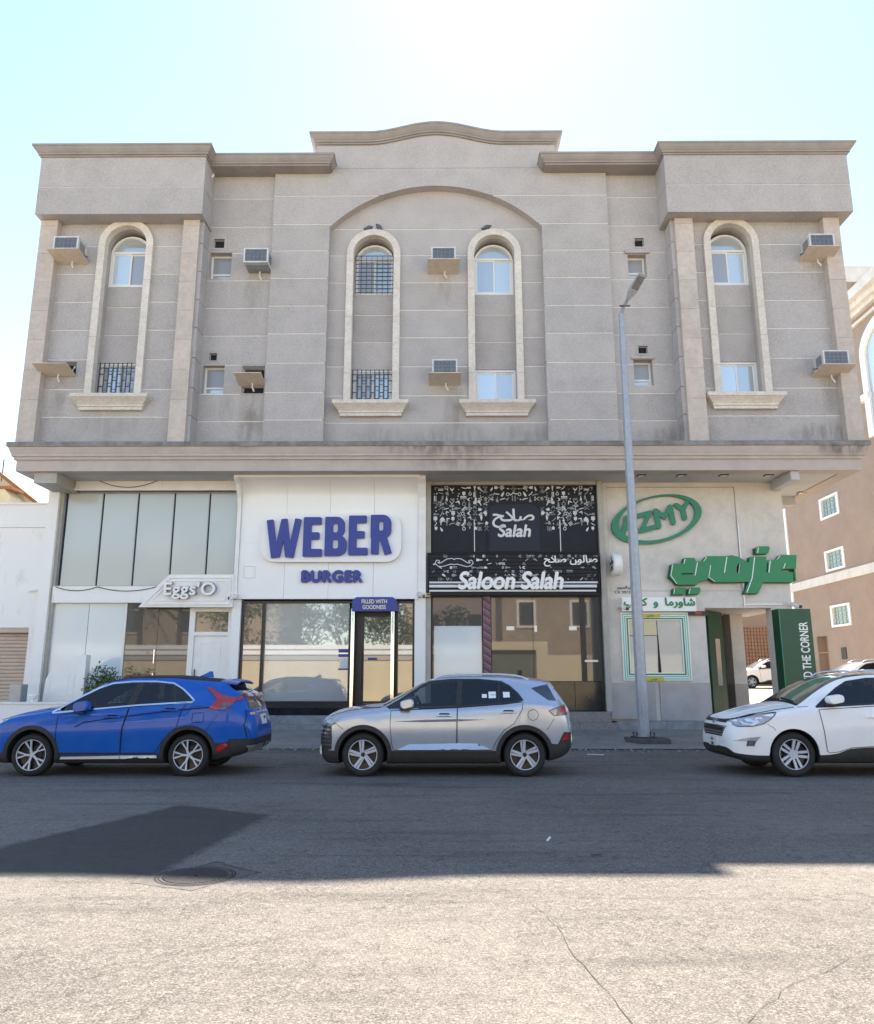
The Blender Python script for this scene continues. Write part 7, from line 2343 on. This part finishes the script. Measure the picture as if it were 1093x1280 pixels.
# ---------- blue coupe crossover ----------
bc = root('parked_car', 'bright blue sloping backed crossover with a red lamp bar parked before the egg restaurant', 'car', (-6.69, 14.0, -0.03), 'cars parked along the kerb')
B_ = dict(x0=-0.93, x1=3.60, wb=2.56, wz=0.335, arch=0.405, rt=0.335, rr=0.245, track=0.865, halfw=0.90, paint='paint_blue', barrel='alloy_dark',
    ws=(0.31, 1.03), rw=(3.10, 3.36), roof=(1.03, 2.95), cuts=[0.31, 1.03, 2.95, 3.10, 3.36], tuck=0.03, bulge=0.03, spokes=tw5_blue,
    tab=dict(
      zt=[(-.93, .66), (-.91, .76), (-.82, .85), (-.6, .94), (-.3, 1.02), (0, 1.075), (.25, 1.105), (.31, 1.12), (.36, 1.145), (.7, 1.335), (.95, 1.47), (1.03, 1.51), (1.25, 1.565), (1.6, 1.605), (2.1, 1.605), (2.6, 1.565), (2.95, 1.535), (3.08, 1.515), (3.10, 1.48), (3.36, 1.305), (3.40, 1.27), (3.44, 1.12), (3.50, 1.02), (3.55, .92), (3.585, .78), (3.60, .66)],
      zb=[(-.93, .36), (-.8, .24), (-.6, .19), (0, .19), (2.5, .19), (3.0, .24), (3.4, .33), (3.60, .44)],
      zclad=[(-.93, .42), (-.5, .36), (.45, .36), (2.1, .36), (2.6, .42), (2.9, .50), (3.3, .54), (3.60, .54)],
      zbelt=[(-.93, .60), (-.5, .86), (0, .95), (.3, 1.0), (1.5, 1.08), (2.2, 1.14), (2.6, 1.17), (3.0, 1.12), (3.3, 1.06), (3.60, .76)],
      wb=[(-.93, .48), (-.91, .58), (-.83, .72), (-.68, .81), (-.45, .865), (-.1, .89), (.4, .90), (2.5, .90), (2.9, .89), (3.1, .87), (3.25, .82), (3.40, .745), (3.52, .66), (3.60, .56)],
      wt=[(-.93, .40), (-.8, .58), (-.6, .66), (-.3, .71), (.3, .76), (.36, .755), (.7, .69), (1.03, .62), (1.6, .585), (2.6, .57), (3.08, .56), (3.2, .58), (3.40, .62), (3.50, .56), (3.60, .42)],
      crown=[(-.93, .03), (-.5, .05), (.3, .05), (1.1, .05), (2, .055), (3.1, .045), (3.4, .03), (3.6, .03)]))
gl = [(0.29, 0.995), (0.48, 1.13), (0.70, 1.255), (0.95, 1.39), (1.16, 1.465), (1.5, 1.495), (1.9, 1.495), (2.19, 1.465), (2.36, 1.375), (2.50, 1.275), (2.61, 1.19), (2.58, 1.165), (2.12, 1.14), (1.70, 1.115), (1.0, 1.055), (0.36, 0.998)]
B_['cabin'] = shrink(gl, 0.022)
cb_ = Car(B_, bc)
cabin(cb_, 1.44, 2.25, 1.08, 1.45, 0.86, 1.06)
for wx_ in (0.0, 2.56):
    for sg_ in (-1, 1): wheel(cb_, wx_, sg_, B_, None)
    cb_.decal('arch_trim', 'rubber', ring_poly(wx_, .335, .400, .465, -16, 196 if not wx_ else 190), off=0.012, thick=0.03)
dd = doors(cb_, [(0.40, 0.95), (0.40, 0.70), (0.42, 0.40), (0.46, 0.365), (1.455, 0.365), (1.47, 0.76), (1.55, 1.08), (1.0, 1.05)], [(1.565, 1.085), (1.485, 0.76), (1.47, 0.365), (2.03, 0.365), (2.12, 0.52), (2.25, 0.68), (2.36, 0.77), (2.42, 1.02), (2.50, 1.155), (2.1, 1.13)], 'paint_blue')
for part_, m_ in zip(split_x(gl, 1.60), ('window_clear', 'window_privacy')):
    cb_.decal('side_window', m_, part_, off=0.005, thick=0.010, step=0.06)
cb_.decal('b_pillar', 'rubber', [(1.50, 1.095), (1.62, 1.108), (1.70, 1.49), (1.58, 1.49)], off=0.007, thick=0.004)
cb_.strip('c_pillar', 'rubber', [(2.30, 1.15), (2.20, 1.45)], 0.03, off=0.0068)
cb_.strip('chrome_trim', 'chrome', gl + gl[:1], 0.024, off=0.009, thick=0.010)
cb_.strip('shoulder_crease_shade', 'seam', [(0.70, 0.77), (0.84, 0.845), (1.24, 0.905), (1.8, 0.975), (2.39, 1.045), (2.90, 1.085)], 0.016, off=0.006, thick=0.008)  # dark strip painted as the shade line of the door crease
cb_.decal('sill_blade', 'satin', [(0.49, 0.275), (1.46, 0.285), (1.46, 0.325), (0.51, 0.305)], off=0.022, thick=0.03)
cb_.decal('sill_blade', 'satin', [(1.47, 0.285), (2.07, 0.29), (2.05, 0.33), (1.47, 0.325)], off=0.022, thick=0.03)
handle(cb_, 1.16, 1.42, 0.925, 'paint_blue', dd['front']); handle(cb_, 2.10, 2.36, 1.035, 'paint_blue', dd['rear'])
for x0, x1, z in ((1.22, 1.37, 0.94), (2.16, 2.31, 1.05)):
    cb_.decal('handle_cup', 'seam', [(x0, z - .03), (x1, z - .03), (x1 + .02, z), (x1, z + .026), (x0, z + .026), (x0 - .02, z)], off=0.0045, thick=0.002)
cb_.strip('fuel_flap_line', 'seam', [(2.61, 0.99), (2.79, 1.005), (2.79, 0.86), (2.74, 0.845), (2.62, 0.845), (2.60, 0.88), (2.61, 0.99)], 0.008, off=0.0016, both=False)
cb_.strip('bumper_line', 'seam', [(2.80, 0.64), (2.88, 0.78), (3.02, 0.98)], 0.007, off=0.0016)
cb_.strip('bonnet_line', 'seam', [(-0.70, 0.85), (-0.4, 0.95), (0.0, 1.03), (0.30, 1.06)], 0.008, off=0.0016)
cb_.decal('headlight', 'lamp_clear', [(-0.84, 0.80), (-0.66, 0.865), (-0.42, 0.90), (-0.52, 0.84), (-0.7, 0.78)], off=0.006)
cb_.decal('front_grille', 'black_metal', [(-0.5, 0.40), (0.5, 0.40), (0.55, 0.72), (-0.55, 0.72)], 'F', off=0.006, both=False)
# rear: lamp bar across the split window, lower glass, tailgate, plate, bumper
cb_.decal('tail_light', 'lamp_red', [(2.74, 1.40), (2.83, 1.385), (3.02, 1.275), (3.20, 1.235), (3.36, 1.255), (3.36, 1.205), (3.26, 1.19), (3.16, 1.05), (2.86, 1.05), (2.97, 1.21)], off=0.014, thick=0.03)
cb_.decal('tail_light_inner', 'lamp_dark', [(3.02, 1.06), (3.16, 1.07), (3.20, 1.14), (3.08, 1.15)], off=0.018, thick=0.01)
cb_.decal('lamp_bar', 'lamp_red', [(-0.62, 1.235), (0.62, 1.235), (0.62, 1.285), (-0.62, 1.285)], 'R', off=0.03, thick=0.04, both=False)
cb_.decal('lower_rear_glass', 'car_glass', [(-0.60, 1.06), (0.60, 1.06), (0.56, 1.225), (-0.56, 1.225)], 'R', off=0.004, both=False)
cb_.decal('tailgate', 'paint_blue', [(-0.66, 0.60), (0.66, 0.60), (0.72, 0.80), (0.64, 1.03), (-0.64, 1.03), (-0.72, 0.80)], 'R', off=0.010, thick=0.02, both=False)
cb_.strip('tailgate_line', 'seam', [(-0.70, 0.60), (-0.745, 0.80), (-0.68, 1.03)], 0.006, 'R', off=0.012, both=False)
cb_.strip('tailgate_trim', 'chrome', [(-0.36, 0.985), (0.36, 0.985)], 0.022, 'R', off=0.022, thick=0.02, both=False)
pl_ = cb_.decal('number_plate', 'plate', [(-0.17, 0.78), (0.17, 0.78), (0.17, 0.94), (-0.17, 0.94)], 'R', off=0.020, thick=0.012, both=False)
px_ = cb_.hit(0.0, 0.86, 'R')[0].x
plate_text(pl_, px_ + 0.023, 0, 0.86, 1)
cb_.decal('amber_badge', 'amber', [(-0.62, 0.955), (-0.46, 0.955), (-0.46, 0.99), (-0.62, 0.99)], 'R', off=0.014, thick=0.008, both=False)
cb_.decal('emblem', 'chrome', [(0.0, 1.00), (0.035, 1.03), (0.0, 1.06), (-0.035, 1.03)], 'R', off=0.020, thick=0.012, both=False)
cb_.decal('bumper_insert', 'rubber', [(-0.80, 0.36), (0.80, 0.36), (0.84, 0.58), (-0.84, 0.58)], 'R', off=0.010, both=False)
for s_ in (-1, 1):
    cb_.decal('skid_plate', 'grey_metal', [(s_ * 0.10, 0.36), (s_ * 0.62, 0.38), (s_ * 0.70, 0.47), (s_ * 0.60, 0.475), (s_ * 0.12, 0.47)][::s_], 'R', off=0.025, thick=0.03, both=False)
cb_.decal('rear_fog_light', 'lamp_red', [(3.00, 0.40), (3.08, 0.39), (3.20, 0.48), (3.14, 0.52), (3.05, 0.48)], off=0.018, thick=0.02)
wl = wloc(bc)
spm = MB()
secs = [(2.94, 1.535, 0.56, 0.02), (3.08, 1.535, 0.57, 0.03), (3.20, 1.515, 0.56, 0.022), (3.235, 1.505, 0.55, 0.01)]
for (x, z, w_, t_) in secs:
    for (yy, zz) in ((-w_, -0.045), (-w_ * .6, -0.012), (0, 0), (w_ * .6, -0.012), (w_, -0.045)):
        spm.v.append((wl.x + x, wl.y + yy, wl.z + z + zz + 0.012))
    for (yy, zz) in ((w_, -0.045), (w_ * .6, -0.012), (0, 0), (-w_ * .6, -0.012), (-w_, -0.045)):
        spm.v.append((wl.x + x, wl.y + yy, wl.z + z + zz - t_))
for i in range(3):
    for j in range(10):
        spm.f.append((10 * i + j, 10 * i + (j + 1) % 10, 10 * i + 10 + (j + 1) % 10, 10 * i + 10 + j))
spm.f += [tuple(reversed(range(10))), tuple(range(30, 40))]; spm.mi = [0] * len(spm.f)
so_ = spm.build('roof_spoiler', 'paint_blue', bc, smooth=True, angle=40)
bm = bmesh.new(); bm.from_mesh(so_.data); bmesh.ops.recalc_face_normals(bm, faces=bm.faces); bm.to_mesh(so_.data); bm.free()
fin = MB().prism([[(2.40, 1.58), (2.66, 1.565), (2.64, 1.67), (2.60, 1.675)]], -0.025, 0.025)
fin.v = [(wl.x + v[0], wl.y + v[1] * (1 if v[2] < 1.6 else .4), wl.z + v[2]) for v in fin.v]; fin.build('antenna_fin', 'paint_blue', bc, bevel=0.008)
mirror(cb_, 0.80, 1.09, 'paint_blue', 0.25, 0.17)
MB().tube([(wl.x + 3.34, wl.y + 0.1, wl.z + 1.335), (wl.x + 3.20, wl.y - 0.25, wl.z + 1.43)], 0.008, 5).build('rear_wiper', 'rubber', bc)

# ---------- white crossover ----------
wc = root('parked_car', 'white rounded crossover with roof rails parked before the concrete corner grill', 'car', (5.70, 14.0, -0.03), 'cars parked along the kerb')
W_ = dict(x0=-0.99, x1=3.46, wb=2.64, wz=0.35, arch=0.405, rt=0.352, rr=0.24, track=0.872, halfw=0.91, paint='paint_white', ws_mat='car_glass_light', barrel='alloy_dark',
    ws=(0.16, 0.97), rw=(3.08, 3.34), roof=(0.97, 1.75), cuts=[0.16, 0.97, 1.75, 3.08, 3.34], tuck=0.03, bulge=0.025, spokes=tw5_white, phase=36,
    tab=dict(
      zt=[(-.99, .62), (-.98, .74), (-.95, .83), (-.88, .90), (-.6, 1.005), (-.3, 1.08), (0, 1.135), (.13, 1.155), (.16, 1.17), (.22, 1.205), (.5, 1.375), (.85, 1.545), (.97, 1.585), (1.2, 1.63), (1.6, 1.66), (2.2, 1.645), (2.8, 1.585), (3.05, 1.545), (3.08, 1.51), (3.34, 1.18), (3.38, 1.06), (3.44, .85), (3.46, .70)],
      zb=[(-.99, .42), (-.9, .28), (-.6, .21), (0, .20), (2.6, .20), (3.1, .26), (3.46, .42)],
      zclad=[(-.99, .44), (-.9, .36), (-.5, .33), (.45, .34), (.66, .36), (.93, .44), (1.3, .46), (2.0, .40), (2.6, .40), (3.1, .45), (3.46, .50)],
      zbelt=[(-.99, .58), (-.7, .82), (-.4, .93), (0, 1.02), (.4, 1.07), (1.4, 1.12), (2.2, 1.17), (2.7, 1.20), (3.1, 1.12), (3.46, .72)],
      wb=[(-.99, .52), (-.98, .60), (-.95, .69), (-.86, .78), (-.65, .855), (-.35, .89), (0, .905), (.4, .91), (2.6, .91), (3.0, .89), (3.25, .83), (3.40, .73), (3.46, .6)],
      wt=[(-.99, .44), (-.9, .60), (-.6, .68), (-.3, .72), (.13, .76), (.22, .755), (.5, .70), (.97, .615), (1.6, .59), (2.6, .575), (3.05, .56), (3.2, .61), (3.46, .42)],
      crown=[(-.99, .03), (-.5, .06), (.1, .06), (1.0, .05), (2, .055), (3.1, .05), (3.46, .03)]))
gl = [(0.42, 1.09), (0.62, 1.225), (0.85, 1.385), (1.06, 1.495), (1.4, 1.545), (1.8, 1.555), (2.2, 1.53), (2.55, 1.44), (2.80, 1.28), (2.6, 1.225), (2.1, 1.175), (1.4, 1.14), (0.8, 1.11)]
W_['cabin'] = shrink(gl, 0.022)
cw = Car(W_, wc)
cabin(cw, 1.36, 2.25, 1.14, 1.5, 0.86, 1.12)
for wx_ in (0.0, 2.64):
    for sg_ in (-1, 1): wheel(cw, wx_, sg_, W_, None)
    cw.decal('arch_lip', 'paint_white', ring_poly(wx_, .35, .400, .428, -2 if wx_ else 0, 182 if wx_ else 178), off=0.010, thick=0.03)
dd = doors(cw, [(0.45, 1.05), (0.49, 0.72), (0.52, 0.40), (0.56, 0.375), (0.70, 0.39), (0.93, 0.455), (1.30, 0.475), (1.46, 0.47), (1.47, 0.8), (1.47, 1.11)], [(1.485, 1.11), (1.485, 0.8), (1.475, 0.47), (2.05, 0.42), (2.2, 0.62), (2.36, 0.80), (2.44, 1.0), (2.47, 1.16)], 'paint_white')
for part_, m_ in zip(split_x(gl, 1.50), ('window_privacy', 'window_privacy')):
    cw.decal('side_window', m_, part_, off=0.005, thick=0.010, step=0.06)
cw.strip('window_trim', 'rubber', gl + gl[:1], 0.022, off=0.0062, thick=0.006)
cw.decal('b_pillar', 'rubber', [(1.44, 1.135), (1.53, 1.14), (1.56, 1.545), (1.47, 1.545)], off=0.007, thick=0.004)
cw.decal('mirror_sail', 'rubber', [(0.42, 1.09), (0.66, 1.105), (0.66, 1.25)], off=0.0075, thick=0.006)
handle(cw, 1.22, 1.42, 0.93, 'paint_white', dd['front']); handle(cw, 2.12, 2.34, 0.98, 'paint_white', dd['rear'])
cw.decal('headlight', 'lamp_clear', [(-0.93, 0.845), (-0.85, 0.885), (-0.55, 0.955), (-0.22, 1.005), (-0.34, 0.90), (-0.46, 0.825), (-0.62, 0.785), (-0.83, 0.775)], off=0.008, thick=0.02)
cw.decal('headlight_bowl', 'satin', [(-0.76, 0.81), (-0.62, 0.80), (-0.52, 0.85), (-0.55, 0.90), (-0.68, 0.90), (-0.78, 0.86)], off=0.0095, thick=0.01)
cw.strip('headlight_edge', 'seam', [(-0.93, 0.845), (-0.85, 0.885), (-0.55, 0.955), (-0.22, 1.005), (-0.34, 0.90), (-0.46, 0.825), (-0.62, 0.785), (-0.83, 0.775), (-0.93, 0.845)], 0.010, off=0.009, thick=0.008)
cw.decal('fog_light_scoop', 'lamp_clear', [(-0.93, 0.55), (-0.75, 0.60), (-0.52, 0.625), (-0.58, 0.56), (-0.66, 0.475), (-0.72, 0.55)], off=0.006, thick=0.012)
cw.decal('fog_light', 'lamp_dark', [(-0.75, 0.475), (-0.63, 0.475), (-0.60, 0.56), (-0.73, 0.56)], off=0.010, thick=0.02)
cw.decal('upper_grille', 'black_metal', [(-0.50, 0.825), (0.50, 0.825), (0.56, 0.895), (0.30, 0.875), (-0.30, 0.875), (-0.56, 0.895)], 'F', off=0.006, both=False)
em = cw.decal('emblem', 'chrome', ring_poly(0.0, 0.845, 0.026, 0.052, 0, 350, 20), 'F', off=0.022, thick=0.02, both=False)
cw.decal('lower_grille', 'black_metal', [(-0.42, 0.60), (0.42, 0.60), (0.56, 0.775), (-0.56, 0.775)], 'F', off=0.006, both=False)
for z, w_ in ((0.635, 0.46), (0.675, 0.49), (0.715, 0.52), (0.755, 0.54)):
    cw.strip('grille_bar', 'chrome', [(-w_, z), (w_, z)], 0.014, 'F', off=0.016, thick=0.016, both=False)
pl_ = cw.decal('number_plate', 'plate', [(-0.17, 0.43), (0.17, 0.43), (0.17, 0.58), (-0.17, 0.58)], 'F', off=0.03, thick=0.03, both=False)
px_ = cw.hit(0.0, 0.50, 'F')[0].x
plate_text(pl_, px_ - 0.033, 0, 0.50, -1)
cw.decal('lower_intake', 'black_metal', [(-0.60, 0.33), (0.60, 0.33), (0.50, 0.42), (-0.50, 0.42)], 'F', off=0.006, both=False)
cw.strip('bonnet_line', 'seam', [(-0.84, 0.895), (-0.55, 0.97), (-0.2, 1.04), (0.10, 1.085), (0.30, 1.10)], 0.008, off=0.0016)
cw.strip('wing_line', 'seam', [(-0.40, 0.82), (-0.30, 0.76), (-0.28, 0.72)], 0.007, off=0.0016)
for yy in (-0.36, 0.36):
    cw.strip('bonnet_crease', 'paint_white', [(-0.80, yy * .8), (-0.4, yy * .95), (0.05, yy * 1.15)], 0.03, 'T', off=0.006, thick=0.01, both=False)
for yy in (-0.25, 0.30):
    cw.strip('wiper', 'rubber', [(0.20, yy - 0.3), (0.235, yy + 0.25)], 0.016, 'T', off=0.02, thick=0.02, both=False)
cw.strip('windscreen_edge', 'seam', [(0.17, -0.74), (0.155, 0.0), (0.17, 0.74)], 0.04, 'T', off=0.006, thick=0.01, both=False)
mirror(cw, 0.66, 1.205, 'paint_white', 0.26, 0.145)
rails(cw, 1.0, 2.85, 0.525, 'alu', 0.055)
cw.decal('tail_light', 'lamp_red', [(2.98, 1.03), (3.2, 1.10), (3.36, 1.06), (3.36, 0.86), (3.1, 0.90)], off=0.010)
cw.decal('roof_spoiler', 'paint_white', [(2.98, -0.54), (3.10, -0.54), (3.10, 0.54), (2.98, 0.54)], 'T', off=0.012, thick=0.03, both=False)

# other parked cars seen past the corner
c = dup(wc); c.location = (17.9, 46.8, zg(46.8)); c['label'] = 'white car parked in the sun of the side street, seen through the porch'; c['group'] = 'cars in the side street'
c = dup(wc); c.location = (14.9, 30.5, zg(30.5)); c['label'] = 'white car whose roof shows above the white crossover, in the side street'; c['group'] = 'cars in the side street'
